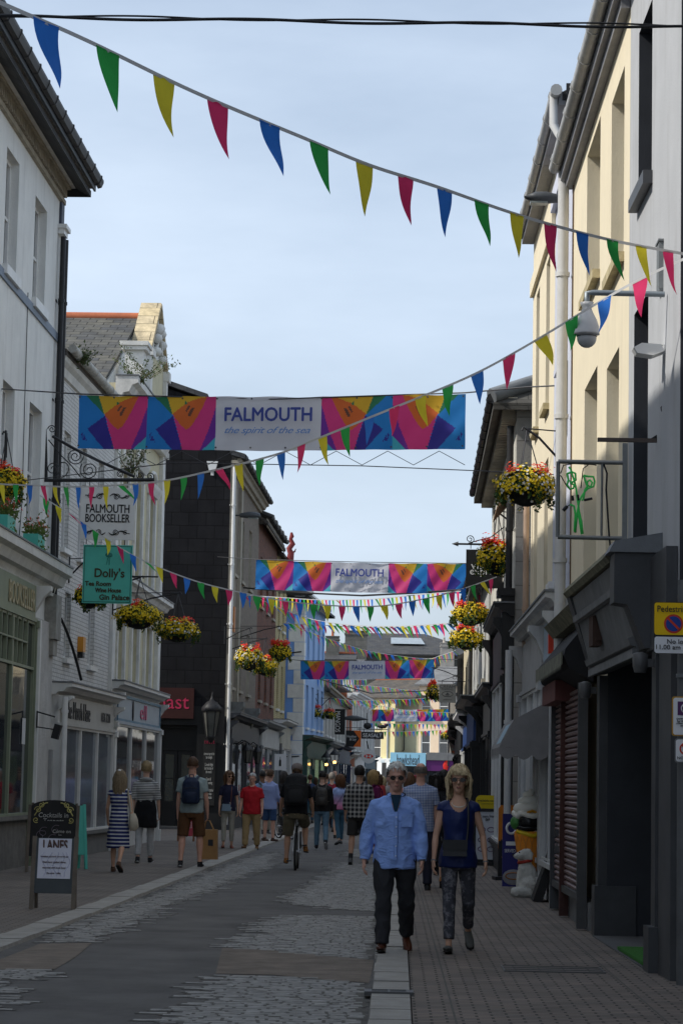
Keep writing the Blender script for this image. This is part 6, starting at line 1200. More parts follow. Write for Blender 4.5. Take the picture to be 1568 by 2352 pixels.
for sx in (-1, 1):
    for cx, cz, r_, a0 in ((.62, .86, .06, 0), (.5, .93, .05, 2), (.68, .72, .05, 4)): mb.tube([X_ @ Vector((x_*sx, -.02, z_)) for x_, _, z_ in spiral(cx*hw, cz*L_, r_, 1.3, a0)], .007, 4)
    mb.tube([X_ @ Vector((sx*hw*(.75-.5*k/8), -.02, L_*(.78+.18*sin(k*.2)))) for k in range(9)], .009, 4)
mb.tube([X_ @ Vector((-hw*.7, -.02, L_*(.3+.03*k))) for k in range(7)], .008, 4); part('yellow_scrolls', mb, YCH, t)
mb = MB(); [mb.tube([X_ @ Vector((x_, -.02, z_)) for x_, _, z_ in spiral(cx, L_*cz, .09, 1.1, 1)], .005, 4) for cx, cz in ((-.15, .55), (0, .45), (-.2, .5), (.05, .58))]; part('teapot_drawing', mb, M('faded chalk', (.2, .17, .2), .9, bump=0), t)
t, X_, hw, L_, z0_ = aboard('pavement_sign', 'turquoise board standing edge on just behind the cocktails chalkboard', 172, 203, 1848, 1996, TURQ, TURQ, rz=.5)
t, X_, hw, L_, z0_ = aboard('pavement_sign', 'small wooden framed red poster board behind the man in brown shorts', 408, 448, 1878, 1932, M('red poster', (.42, .05, .07), .6, .1), M('varnished wood', (.20, .09, .04), .6, .2)); lettering(t, "TODAY'S\nSPECIALS\nfirst floor", hw*1.3, .25, onb(X_, 0, L_*.62, -.02), WS, rot=RT)
q = G(466, 1895, .03); t = thing('bollard', 'tall black iron bollard beside the man carrying the paper bag', 'bollard', (q.x, q.y-6, .03)); part('post', MB().lathe([(.09, 0), (.09, .15), (.065, .18), (.06, 1.0), (.08, 1.03), (.08, 1.08), (.05, 1.1), (.06, 1.16), (.02, 1.2)], 14), BLK, t)
# ---- pavement boards and figures on the right
t = thing('pavement_sign', 'black framed glasses advertisement board with a rounded top behind the blonde woman', 'pavement sign', (P(1118, 1980, 47).x, 47.5, .03), -.15)
part('frame', MB().box(-.27, -.21, -.03, .03, .12, 1.05).box(.21, .27, -.03, .03, .12, 1.05).box(-.27, .27, -.03, .03, 1.051, 1.11).box(-.27, .27, -.03, .03, .06, .119).box(-.3, .3, -.1, .25, 0, .059), BLK, t); part('poster', MB().box(-.209, .209, -.015, .01, .12, 1.05), M('pale blue poster', (.5, .52, .56), .5, .04, bump=0), t)
lettering(t, '2 pairs from\n£69', .3, .12, (0.02, -.02, .93), BS); mb = MB()
for zz_ in (.5, .32, .7): 
    for sx in (-.09, .09): mb.tube([(sx+cos(k*pi/8)*.07, -.02, zz_+sin(k*pi/8)*.045) for k in range(17)], .007, 4)
part('glasses_picture', mb, M('plum emblem', (0, 0, 0)), t)
t = thing('yellow_sign', 'small rounded yellow sign reading available today, above the glasses board', 'sign', (P(1122, 1860, 47).x, 47.6, 1.12)); pts = [(cos(a)*.1+(.14 if cos(a) > 0 else -.14), sin(a)*.12+.16) for a in [k*pi/12+.01 for k in range(24)]]; part('board', MB().prism(pts, -.01, .01).box(-.14, .14, -.008, .008, -.0, .05), M('bright yellow plastic', (.70, .52, .01), .4, .04, bump=0), t); lettering(t, 'available today', .4, .05, (.0, -.014, .17), BS); lettering(t, 'at your eyecare store', .25, .02, (.0, -.014, .11), BS)
q = G(1160, 2000, .03)
t = thing('pavement_sign', 'orange and black advertising panel with a skyline, left of the ice cream figure', 'pavement sign', (P(1161, 1950, 40.5).x, 40.5, .03), .1); part('board', MB().box(-.13, .2, -.02, .02, .0, .5).box(-.13, .2, -.02, .02, .5, .52), BLK, t); part('orange_panel', MB().prism([(-.13, .521), (.2, .521), (.2, 1.18), (.16, 1.24), (-.09, 1.24), (-.13, 1.18)], -.02, .02), M('orange plastic panel', (.50, .16, .015), .5, .1, bump=0), t)
mb = MB(); x_ = -.13; r = random.Random(5)
while x_ < .19: w_ = r.uniform(.02, .05); mb.box(x_, min(.2, x_+w_), -.024, -.0205, .52, .52+r.uniform(.02, .16)); x_ += w_
part('skyline', mb, BLK, t); lettering(t, 'YOUR', .2, .05, (.02, -.024, .36), M('orange print', (.4, .15, .02), .5)); part('base', MB().box(-.2, .26, -.2, .2, -.0, .06), BLK, t)
t = thing('pavement_sign', 'dark blue ice cream advertising board behind the ice cream figure', 'pavement sign', (P(1198, 1950, 37).x, 37.0, .03), .05); NVY = M('deep blue sign', (.03, .03, .17), .5, .08, bump=0)
part('board', MB().box(-.3, .32, -.02, .02, .04, 1.14), NVY, t); part('logo', MB().tube([(-.17+cos(k*pi/10)*.07, -.03, .92+sin(k*pi/10)*.08) for k in range(21)], .02, 5).box(-.25, -.05, -.03, -.021, .66, .72), WS, t); lettering(t, 'SERVED HERE', .3, .05, (-.12, -.025, .58), WS); part('dish_picture', MB().ball((-.13, -.02, .18), (.17, .01, .12), 14), M('grey dish print', (.3, .3, .32), .6), t); part('dish_rim', MB().tube([(-.13+cos(k*pi/10)*.12, -.034, .2+sin(k*pi/10)*.05) for k in range(21)], .008, 4), M('orange print', (0, 0, 0)), t)
# giant ice cream
ic = P(1208, 2045, 35.2); t = thing('ice_cream_figure', 'giant plastic ice cream cone with swirled white top and coloured scoops', 'display figure', (ic.x+.04, 35.2, .03), .1)
t.scale = (1.1, 1.1, 1.1); s_ = 1.0; WAF = M('orange wafer', (.80, .28, .03), .55, .1, bump=0)
mb = MB().lathe([(.11, .2), (.12, .3), (.20, .78), (.205, .82), (.19, .83)], 26); part('cone', mb, WAF, t); mb = MB()
for k in range(14):
    a = k*2*pi/14; mb.tube([(cos(a+d_*.9)*(.113+.087*d_)*1.01, sin(a+d_*.9)*(.113+.087*d_)*1.01, .24+.55*d_) for d_ in [i/8 for i in range(9)]], .007, 4); mb.tube([(cos(a-d_*.9)*(.113+.087*d_)*1.01, sin(a-d_*.9)*(.113+.087*d_)*1.01, .24+.55*d_) for d_ in [i/8 for i in range(9)]], .007, 4)
part('wafer_ridges', mb, M('light wafer ridge', (.66, .27, .05), .5, .1, bump=0), t); part('stand', MB().lathe([(.2, 0), (.2, .05), (.1, .08), (.11, .2)], 18), M('yellow stand', (.5, .34, .02), .5, .2), t)
part('chocolate_scoop', MB().ball((-.02, -.08, .95), (.15, .13, .13), 22).tube([(-.02+cos(k*pi/9)*.15, -.08+sin(k*pi/9)*.13, .875+.01*sin(k*2)) for k in range(19)], .025, 8), M('dark chocolate plastic', (.012, .012, .013), .18, .1, bump=0), t)
part('pink_scoop', MB().ball((.16, -.0, .95), (.10, .11, .11), 18), M('strawberry plastic', (.55, .06, .09), .3, .1, bump=0), t); part('green_scoop', MB().ball((-.17, .02, .94), (.09, .1, .1), 16), M('mint plastic', (.06, .22, .05), .3, .1, bump=0), t); part('yellow_drip', MB().tube([(-.18, -.08, .83), (-.08, -.18, .80), (.02, -.2, .77), (.1, -.17, .82), (.18, -.08, .85)], .03, 8), M('yellow custard plastic', (.68, .48, .02), .3, .1, bump=0), t)
mb = MB(); pts = []; rs_ = []
for k in range(90):
    u = k/89; a = u*2*pi*3.3; rr_ = .17*(1-u)**.8; pts.append((cos(a)*rr_, sin(a)*rr_, 1.08+.30*u)); rs_.append(.068*(1-u)**.5+.012)
mb.tube(pts, rs_, 10); mb.lathe([(.15, 1.05), (.12, 1.15), (.02, 1.36)], 16); mb.tube([(cos(a)*(.19+.02*sin(a*5)), sin(a)*.17, 1.05+.02*sin(a*5)) for a in [k*pi/16 for k in range(33)]], .045, 8)
part('swirl', mb, M('cream white plastic', (.88, .86, .78), .3, .04, bump=0), t); part('sauce', MB().tube([(-.1, -.17, 1.06), (.0, -.2, 1.1), (.09, -.16, 1.06), (.15, -.1, 1.12)], .02, 6).tube([(-.05, -.13, 1.18), (.05, -.1, 1.2), (.02, -.05, 1.3)], .014, 6), M('orange sauce', (.65, .3, .02), .3, bump=0), t)
# white dog statue with red collar, sitting in side view
dg = P(1200, 2060, 34.4); t = thing('dog_statue', 'white stone like dog statue with a red collar sitting against the ice cream figure', 'statue', (dg.x+.03, 34.55, .03)); mb = MB()
T_ = lambda pts, r_: mb.tube(pts, r_, 14)
T_([(.05, .0, .12), (.05, 0, .24), (.03, -.02, .36), (.0, -.03, .46), (.0, -.04, .53)], [(.14, .14), (.155, .16), (.13, .13), (.09, .095), (.075, .08)])     # haunch to neck
T_([(.02, -.03, .52), (-.0, -.05, .6), (-.02, -.06, .66)], [(.08, .085), (.1, .1), (.07, .07)]); T_([(-.0, -.06, .59), (-.1, -.1, .575), (-.15, -.11, .57)], [(.085, .075), (.055, .05), (.03, .03)])
mb.ball((-.15, -.12, .58), .025, 8); 
for sx, yy in ((.06, -.1), (.07, .06)): T_([(sx-.02, yy, .66), (sx+.02, yy*1.1, .6), (sx+.02, yy*1.1, .52)], [.03, .035, .015])
for yy in (-.09, .06): T_([(-.03, yy, .42), (-.07, yy, .25), (-.08, yy, .1), (-.08, yy, .04)], [.06, .042, .036, .04]); mb.ball((-.11, yy-.01, .035), (.07, .045, .035), 10)
for yy in (-.12, .12): T_([(.12, yy*.8, .2), (.0, yy, .17), (-.06, yy, .08)], [.12, .09, .05]); mb.ball((-.1, yy-.02, .04), (.1, .05, .04), 10)
T_([(.15, -.02, .08), (.05, -.16, .06), (-.12, -.2, .07), (-.2, -.2, .08)], [.05, .07, .075, .05])
me = fused(mb, .014, M('chipped white dog paint', (.50, .49, .45), .85, .15, 6, .5, 40, dirt=.3), 'body', 2, .006, 22); part('body', me, None, t)
part('collar', MB().tube([(cos(k*pi/8)*.088, -.035+sin(k*pi/8)*.09, .50+.02*cos(k*pi/8)) for k in range(17)], .024, 8), M('red collar paint', (.35, .03, .02), .6, .15, bump=0), t); part('eye', MB().ball((-.085, -.125, .625), .012, 8), BLK, t); part('nose', MB().ball((-.172, -.115, .59), .018, 8), BLK, t)
t = thing('black_board', 'plain black plank leaning back beside the white dog statue', 'board', (P(1231, 2060, 33.2).x, 33.3, .03)); part('plank', MB().box(-.06, .06, -.3, .3, 0, .98, X=Matrix.Rotation(.33, 4, 'Y')), M('black plank paint', (.012, .012, .012), .5, .2, bump=.1), t)
# grey canopy over the white shop
t = thing('shop_canopy', 'grey folding shop canopy with a scalloped valance and a pale blue panel', 'awning', (0, 0, 0)); GCN = M('grey canopy cloth', (.23, .22, .215), .8, .12, 3, .15, dirt=.1)
p = lambda px, py, X_: (lambda d: CL+d*(X_/d.x))(ray(px, py))
xo, xw_ = 1.52, 2.2; ya, yb_ = 36.6, 33.7
A = [Vector((xw_, ya, 2.78)), Vector((xw_, yb_+.0, 2.78)), Vector((xo+.2, yb_+.0, 2.52)), Vector((xo+.2, ya, 2.52)), Vector((xo, yb_, 2.13)), Vector((xo, ya, 2.13)), Vector((xw_, yb_, 2.11)), Vector((xw_, ya, 2.11))]
mb = MB().add(A, [(0, 1, 2, 3), (3, 2, 4, 5), (1, 6, 4, 2), (0, 3, 5, 7)])
def val(a, c_, n):
    for k in range(n):
        for j in range(4):
            u0, u1 = (k+j/4)/n, (k+(j+1)/4)/n; s0, s1 = sin(pi*(j/4)), sin(pi*((j+1)/4)); q0, q1 = a.lerp(c_, u0), a.lerp(c_, u1); mb.add([q0, q1, q1-Vector((0, 0, .09+.07*s1)), q0-Vector((0, 0, .09+.07*s0))], [(0, 1, 2, 3)])
val(A[4]-Vector((0, 0, .002)), A[5]-Vector((0, 0, .002)), 8); val(A[4]-Vector((0, .004, .002)), A[6]-Vector((0, .004, 0)), 3)
part('cloth', mb, GCN, t); part('folding_arm', MB().tube([(xw_+.05, yb_+.05, 2.3), (xo+.03, yb_+.05, 2.1)], .015, 6).tube([(xw_+.05, ya-.05, 2.3), (xo+.03, ya-.05, 2.1)], .015, 6), BLK, t)
u = (A[4]-A[2]); v = (A[5]-A[4]); o_ = Vector((-.006, 0, .003)); part('blue_panel', MB().add([A[2]+u*.15+v*.08+o_, A[2]+u*.85+v*.08+o_, A[2]+u*.85+v*.55+o_, A[2]+u*.15+v*.55+o_], [(0, 1, 2, 3)]), M('pale blue panel', (.30, .42, .50), .7, .1), t)
for o in t.children: o.location = (-1.8, -33.5, 0)
t.location = (1.8, 33.5, 0)
# weeds
def weed(label, p_, h_, n, seed, sp=.5):
    r = random.Random(seed); t = thing('weed', label, 'plant', p_); mb = MB(); lp = []
    for k in range(n):
        a = r.uniform(0, 6.28); d = Vector((cos(a)*sp, sin(a)*sp*.6, 1))*h_*r.uniform(.5, 1.1); pts = [d*(j/5)+Vector((0, 0, -.15*h_*(j/5)**2))+Vector((r.gauss(0, .02), 0, 0)) for j in range(6)]
        mb.tube(pts, [.008, .007, .006, .004, .003, .002], 4); lp += [pts[j]+Vector((r.gauss(0, .05), r.gauss(0, .05), r.gauss(0, .04))) for j in range(1, 6) for _ in range(5)]
    part('stems', mb, M('dry stem', (.14, .11, .05), .9), t); mb = MB(); leafcloud(mb, lp, .035, r); part('leaves', mb, M('dull weed leaves', (.08, .11, .04), .8, .3, 8, 0, trans=.2), t)
weed('leafy weed growing out of the wall below the nearest banner behind the iron bracket', P(300, 1095, 50), .9, 14, 3); weed('grassy weed on the gable building parapet', P(318, 885, 53), .7, 16, 4, .9); weed('thin dry stalks sticking out right of the gable', P(345, 870, 55), .8, 8, 5, 1.2); weed('tuft of moss and grass in the white gutter', P(190, 835, 46), .35, 14, 6, .8)
weed('small dry weed hanging below the left edge basket', P(18, 1175, 39), .3, 8, 7, 1.0)
# street lanterns lit, bottle sign
for k, (px, py, Y, lb) in enumerate(((749, 1765, 112, 'left one of two lit street lanterns over the crowd'), (768, 1760, 108, 'right one of two lit street lanterns over the crowd'))):
    t = thing('street_lantern', lb, 'lantern', P(px, py, Y), 0, 'lit lanterns over the crowd'); mb = MB().lathe([(.09, .0), (.08, .02)], 4).lathe([(.24, .5), (.22, .55), (.07, .72), (.02, .85)], 4)
    for j in range(4): a = pi/2*j; mb.cyl((cos(a)*.09, sin(a)*.09, 0), (cos(a)*.2, sin(a)*.2, .5), .014, n=4)
    mb.cyl((0, 0, -2.6), (0, 0, 0), .03); part('frame', mb, BLK, t); part('bulb', MB().ball((0, 0, .18), .07, 8), emit('warm lamp glow', (1, .5, .12), 6), t)
t = thing('small_sign', 'small white bottle symbol sign on a grey pole before the blue wall', 'sign', G(646, 1885, 0)); t.location = (P(644, 1750, 90).x, 90, 0); part('plate', MB().box(-.22, .22, -.02, 0, 2.0, 2.6), WS, t); part('pole', MB().cyl((0, .04, 0), (0, .04, 3.0), .05), M('dull galvanised pole', (0, 0, 0)), t); part('bottle_symbol', MB().prism([(-.05, 2.15), (.03, 2.15), (.03, 2.35), (.0, 2.42), (0, 2.5), (-.02, 2.5), (-.02, 2.42), (-.05, 2.35)], -.03, -.021), BS, t)
# red vehicle at the end of the street
t = thing('parked_van', 'pale red vehicle roof and windscreen seen over the crowd at the end of the street', 'van', (P(937, 1790, 150).x, 150, 0)); RV = M('faded red car paint', (.42, .05, .06), .3, .05, bump=0)
body = [(-1.0, .35), (1.0, .35), (1.02, 1.0), (.92, 1.3), (-.92, 1.3), (-1.02, 1.0)]
part('body', MB().prism(body, -.6, 3.6), RV, t); mb = MB(); vs = [(-.9, -.4, 1.3), (.9, -.4, 1.3), (.9, 3.5, 1.3), (-.9, 3.5, 1.3), (-.75, .5, 1.95), (.75, .5, 1.95), (.75, 3.3, 1.95), (-.75, 3.3, 1.95)]
mb.add(vs, [(0, 1, 5, 4), (1, 2, 6, 5), (2, 3, 7, 6), (3, 0, 4, 7)]); part('glazing', mb, GL, t); mb = MB().tube([(-.78, .4, 1.93), (-.5, .3, 2.06), (0, .3, 2.1), (.5, .3, 2.06), (.78, .4, 1.93)], .06, 8); mb.prism([(-.8, 1.92), (.8, 1.92), (.6, 2.08), (0, 2.14), (-.6, 2.08)], .35, 3.4); part('roof', mb, RV, t)
for sx in (-.8, .8):
    part('headlight', MB().ball((sx*.9, -.6, .85), (.16, .06, .1), 10), M('headlight glass', (.6, .6, .6), .1, bump=0), t)
    for yy in (.2, 2.9): w_ = part('wheel', MB().cyl((sx-.1, yy, .33), (sx+.12, yy, .33), .33, n=20), M('tyre rubber', (.02, .02, .02), .9), t)
part('bumper', MB().box(-1.0, 1.0, -.7, -.58, .35, .6), BLK, t)
# ================================================================== people
SK1 = M('fair skin', (.62, .38, .28), .55, .08, 12, .05, 80); SK2 = M('tanned skin', (.58, .33, .22), .55, .08, 12, .05, 80); SK3 = M('ruddy skin', (.62, .34, .25), .55, .1, 12, .05, 80); SK4 = M('brown skin', (.20, .10, .06), .55, .1, 12, .05)
LIP = M('lips', (.30, .09, .08), .5, .1, bump=0); GLS = M('dark sunglasses', (.008, .006, .006), .12, .1, bump=0)
def vec(f, a, s): return Vector((s*sin(a), -sin(f)*cos(a), -cos(f)*cos(a)))
def joinmesh(me, mb, mat):
    b2 = mb.mesh('tmp', [mat]); bm = bmesh.new(); bm.from_mesh(me); bm.from_mesh(b2); 
    for f in bm.faces: f.smooth = True; f.material_index = 0
    bm.to_mesh(me); bm.free(); bpy.data.meshes.remove(b2)
def person(label, px, py, ytop, rz=0, female=False, skin=SK1, hair=None, hairstyle='short', top=None, topm=None, sleeve=.5, hem=.88, bottom='trousers', botm=None, legend=.1, shoem=None, legL=(0, 0, .03), legR=(0, 0, .03), armL=(.05, .12, .15), armR=(.05, .12, .15), lean=0, head=(0, 0), glasses=None, v=.013, bulk=1, Y=None, hipz=None, group=None, neck=0, disp=.006, bare=True, loose=1.0, legw=1.0, z0=.03, base=None, hatm=None, tuck=False, seed=1, scoop=(.066, .045)):
    g = G(px, py, z0)
    if Y is not None: g = P(px, 1800, Y); g.z = z0
    H = P(px, ytop, g.y).z-z0; h = H/1.75
    t = thing('person', label, 'person', (g.x, g.y, z0), rz, group); t['h_'] = h
    S = Matrix.Scale(h, 4); r = random.Random(seed)
    w = (.9 if female else 1.0)*bulk; HJ = Vector((0, 0, .93))
    # legs
    joints = {}; low = 9
    for s, (f, k, a) in ((-1, legL), (1, legR)):
        hp = Vector((s*.088*w, 0, .92)); kn = hp+vec(f, a, s)*.43; an = kn+vec(f-k, a*.4, s)*.41; joints[s] = (hp, kn, an, f-k)
        low = min(low, an.z)
    if hipz is None: dz = .075-low
    else: dz = hipz-.92
    D = Vector((0, 0, dz)); J = {s: tuple(q+D for q in joints[s][:3])+(joints[s][3],) for s in joints}
    TM = Matrix.Translation(D) @ Matrix.Translation(HJ) @ Matrix.Rotation(lean, 4, 'X') @ Matrix.Translation(-HJ)
    NB = Vector((0, .01, 1.5)); HS = 1.1; HM = TM @ Matrix.Translation(NB) @ Matrix.Scale(HS, 4) @ Matrix.Rotation(head[0], 4, 'Z') @ Matrix.Rotation(head[1]-lean*.7, 4, 'X') @ Matrix.Translation(-NB)
    A = {}
    for s, (f, a, e) in ((-1, armL), (1, armR)):
        sh_ = Vector((s*.165*w, .01, 1.385)); el = sh_+vec(f, a, s)*.28; wr = el+vec(f+e, a*.35, s)*.25; A[s] = (TM @ sh_, TM @ el, TM @ wr, vec(f+e, a*.35, s))
    UY = (0, 1, 0)
    def torso(mb, e=0, z0_=.86, top_=True, bust=True, flare=0):
        if female: lv = [(.80, .150, .115), (.90, .170, .125), (.98, .155, .115), (1.08, .130, .100), (1.18, .140, .108), (1.27, .155, .125), (1.36, .148, .105), (1.415, .110, .078), (1.46, .075, .062), (1.50, .05, .052)]
        else: lv = [(.80, .150, .12), (.90, .162, .125), (.98, .158, .122), (1.08, .155, .120), (1.18, .162, .122), (1.28, .176, .125), (1.37, .172, .11), (1.415, .130, .085), (1.46, .09, .068), (1.50, .055, .056)]
        P_ = []; Rr_ = []
        for z, rx, ry in lv:
            if z < z0_-.001: continue
            ee = e*(1 if z < 1.4 else .55); P_.append(TM @ Vector((0, .01 if z > 1.2 else .0, z))); Rr_.append(((rx*w+ee+flare*max(0, (1.1-z))), ry*bulk+ee+flare*.6*max(0, 1.1-z)))
        if lv[0][0] < z0_ : P_.insert(0, TM @ Vector((0, 0, z0_-.02))); q = Rr_[0]; Rr_.insert(0, (q[0]*1.0, q[1]*1.0))
        if z0_ < lv[0][0]: P_.insert(0, TM @ Vector((0, 0, z0_))); q = Rr_[0]; Rr_.insert(0, (q[0]+flare*.3+(lv[0][0]-z0_)*flare, q[1]+(lv[0][0]-z0_)*flare*.7))
        mb.tube(P_, Rr_, 24, 0, S, UY)
    hd = 1.525
    body = MB(); torso(body, 0)
    body.tube([TM @ Vector((0, .015, 1.42)), HM @ Vector((0, .012, 1.56))], [(.056*w, .056)]*2, 16, 0, S, UY)
    hl = [(0, .02, .026, -.06), (.014, .038, .042, -.045), (.045, .056, .07, -.022), (.085, .065, .086, -.01), (.125, .072, .094, .0), (.165, .073, .096, .004), (.2, .060, .080, .008), (.222, .032, .045, .01)]
    body.tube([HM @ Vector((0, y, hd+z)) for z, a, b_, y in hl], [(a, b_) for z, a, b_, y in hl], 22, 0, S, UY)
    hb = lambda c, r_, n=10: body.ball((0, 0, 0), r_, n, 0, S @ HM @ Matrix.Translation(Vector(c)))
    hb((0, -.098, hd+.082), (.013, .018, .014)); hb((0, -.092, hd+.10), (.009, .014, .026)); hb((0, -.078, hd+.135), (.05, .016, .012)); hb((0, -.088, hd+.045), (.022, .009, .009))
    for s in (-1, 1): hb((s*.076, .012, hd+.1), (.010, .018, .03)); hb((s*.035, -.066, hd+.085), (.022, .02, .018))
    fing = MB()
    for s in (-1, 1):
        sh_, el, wr, d = A[s]; aw = .92*w
        body.tube([sh_, sh_.lerp(el, .3), sh_.lerp(el, .7), el, el.lerp(wr, .3), el.lerp(wr, .75), wr, wr+d*.02], [.052*aw, .047*aw, .041*aw, .036*aw, .038*aw, .029*aw, .024*aw, .024*aw], 12, 0, S)
        # hand: palm, four fingers with bends, thumb
        d = (TM.to_3x3() @ d).normalized() if lean and False else d; fw = Vector((0, -1, 0)); fw = (fw-d*fw.dot(d)).normalized(); inn = Vector((-s, 0, 0)); inn = (inn-d*inn.dot(d)-fw*inn.dot(fw)).normalized()
        body.tube([wr-d*.01, wr+d*.03, wr+d*.065, wr+d*.088], [(.024, .022), (.034, .017), (.040, .015), (.037, .012)], 12, 0, S, inn)
        for i, (o_, L_) in enumerate(((.028, .068), (.0095, .078), (-.0095, .073), (-.027, .057))):
            b0 = wr+d*(.078-.004*abs(i-1))+fw*o_; c1 = (d+inn*(.25+.06*i)).normalized(); c2 = (d+inn*(.8+.1*i)).normalized(); c3 = (d*.6+inn*1.1).normalized(); q1 = b0+c1*L_*.45; q2 = q1+c2*L_*.32; q3 = q2+c3*L_*.23
            fing.tube([b0-d*.015, b0, q1, q2, q3, q3+c3*.004], [.0088, .0092, .0085, .0078, .0066, .003], 8, 0, S)
        b0 = wr+d*.025+fw*.024; t1_ = (d*.7+fw*.65+inn*.2).normalized(); t2_ = (d+fw*.15+inn*.35).normalized(); fing.tube([wr+d*.012+fw*.01, b0, b0+t1_*.032, b0+t1_*.032+t2_*.03, b0+t1_*.032+t2_*.036], [.013, .0125, .0105, .009, .004], 8, 0, S)
    for s in (-1, 1):
        hp, kn, an, sa = J[s]; body.tube([hp+Vector((0, 0, .0)), hp.lerp(kn, .3), kn, kn.lerp(an, .3), kn.lerp(an, .75), an, an-Vector((0, 0, .03))], [.078*w, .070*w, .05*w, .053*w, .036*w, .033*w, .03*w], 14, 0, S)
    me = fused(body, v*h, skin, 'body', 1); joinmesh(me, fing, skin); part('body', me, None, t)
    if v < .015: part('lips', MB().ball((0, 0, 0), (.020, .006, .0045), 8, 0, S @ HM @ Matrix.Translation((0, -.0965, hd+.046))), LIP, t)
    # eyes / glasses
    if abs(math.atan2(sin(rz), cos(rz))) < 1.7 and glasses != 'dark':
        ey = MB()
        for s in (-1, 1): ey.ball((0, 0, 0), (.011, .006, .006), 8, 0, S @ HM @ Matrix.Translation((s*.031, -.084, hd+.115)))
        part('eyes', ey, M('eye white', (.5, .45, .4), .3, .1, bump=0), t)
    if glasses:
        gm = MB(); 
        for s in (-1, 1):
            if glasses == 'dark': gm.prism([(cos(k*pi/7)*.0245*(1.05 if cos(k*pi/7)*s > 0 else .95), sin(k*pi/7)*(.018 if sin(k*pi/7) > 0 else .021)) for k in range(14)], -.106, -.1, 0, S @ HM @ Matrix.Translation((s*.034, 0, hd+.112)))
            else: gm.tube([(cos(k*pi/7)*.025, -.1, sin(k*pi/7)*.02) for k in range(15)], .002, 4, 0, S @ HM @ Matrix.Translation((s*.034, 0, hd+.112)))
            gm.tube([(s*.062, -.1, hd+.12), (s*.077, -.06, hd+.122), (s*.079, .015, hd+.118)], .0035, 5, 0, S @ HM)
        gm.tube([(-.012, -.104, hd+.122), (.012, -.104, hd+.122)], .003, 5, 0, S @ HM); part('sunglasses' if glasses == 'dark' else 'spectacles', gm, GLS, t)
    # hair
    if hair:
        hm = MB(); n = 34; k = 22; c = Vector((0, .008, hd+.128)); rr = (.088, .112, .122) if hairstyle != 'crop' else (.082, .105, .112); vs = []; keep = []
        for i in range(k+1):
            a = pi*i/k
            for j in range(n):
                b_ = 2*pi*j/n; d = Vector((sin(a)*cos(b_), sin(a)*sin(b_), cos(a))); nz_ = noise.noise(d*5+Vector((seed, 0, 0)))*.05+noise.noise(d*14)*.035
                vs.append(HM @ (c+Vector((d.x*rr[0], d.y*rr[1], d.z*rr[2]))*(1+nz_)))
        lowcut = {'short': -.35, 'crop': -.3, 'bald': -.3}.get(hairstyle, -.75)
        for i in range(k):
            for j in range(n):
                a = pi*(i+.5)/k; b_ = 2*pi*(j+.5)/n; d = Vector((sin(a)*cos(b_), sin(a)*sin(b_), cos(a)))
                if d.y < -.05 and d.z < .56+.05*sin(b_*9)-.35*max(0, abs(d.x)-.55)*2+(.10 if hairstyle in ('bob',) and False else 0): 
                    if not (hairstyle in ('bob', 'long', 'curl') and abs(d.x) > .72 and d.y > -.45): continue
                if d.z < lowcut: continue
                if hairstyle in ('short', 'crop') and abs(d.x) > .8 and d.z < -.05 and d.y < .25: continue
                if hairstyle == 'bald' and d.z > .38 : continue
                if hairstyle == 'bald' and d.y < .1 and d.z > .15: continue
                hm.f.append((i*n+j, (i+1)*n+j, (i+1)*n+(j+1) % n, i*n+(j+1) % n)); hm.m.append(0); hm.s.append(True)
        hm.v = [tuple(S @ v_) for v_ in vs]
        if hairstyle in ('bob', 'long', 'curl', 'pony'):
            L_ = {'bob': .225, 'long': .36, 'curl': .2, 'pony': .10}[hairstyle]
            for q in range(150):
                a = r.uniform(-.40, pi+.40); ca, sa = cos(a), sin(a)           # around: sides and back
                st = r.uniform(.25, .9); l = L_*r.uniform(.88, 1.08)*(1 if sa > -.2 else .95); pts = []; wv = r.uniform(.0, .012)
                for u in range(8):
                    uu = u/7; z = c.z+.09*(1-uu*1.0)*st-l*uu*uu*.75-l*.25*uu+.02; spread = (.52+.5*min(1, uu*2.4))*(1+.09*sin(uu*pi))*r.uniform(.96, 1.03) if hairstyle != 'pony' else .95
                    if hairstyle in ('bob', 'curl') and uu > .8: spread -= (uu-.8)*.5
                    pts.append(HM @ Vector((ca*rr[0]*1.08*spread+wv*sin(uu*7+q), c.y+max(sa, -.5)*rr[1]*.98*spread, z)))
                rr_ = r.uniform(.006, .012); pts[-1] = pts[-1]+Vector((r.gauss(0, .008), r.gauss(0, .008), r.gauss(0, .006))); hm.tube(pts, [rr_*.9, rr_, rr_, rr_, rr_, rr_*.9, rr_*.6, rr_*.2], 5, 0, S)
            if hairstyle == 'bob' or hairstyle == 'curl':      # fringe
                for q in range(46):
                    x_ = r.uniform(-.06, .06); hm.tube([HM @ Vector((x_*.5, -.03, hd+.225)), HM @ Vector((x_*.9, -.082, hd+.212)), HM @ Vector((x_*1.1, -.098, hd+.18)), HM @ Vector((x_*1.2+.01, -.100, hd+.150))], [.005, .007, .006, .002], 5, 0, S)
            if hairstyle == 'pony': hm.tube([HM @ Vector((0, .10, hd+.16)), HM @ Vector((0, .15, hd+.15)), HM @ Vector((0, .16, hd+.05)), HM @ Vector((0, .14, hd-.1)), HM @ Vector((0, .13, hd-.2))], [.02, .035, .04, .032, .008], 10, 0, S)
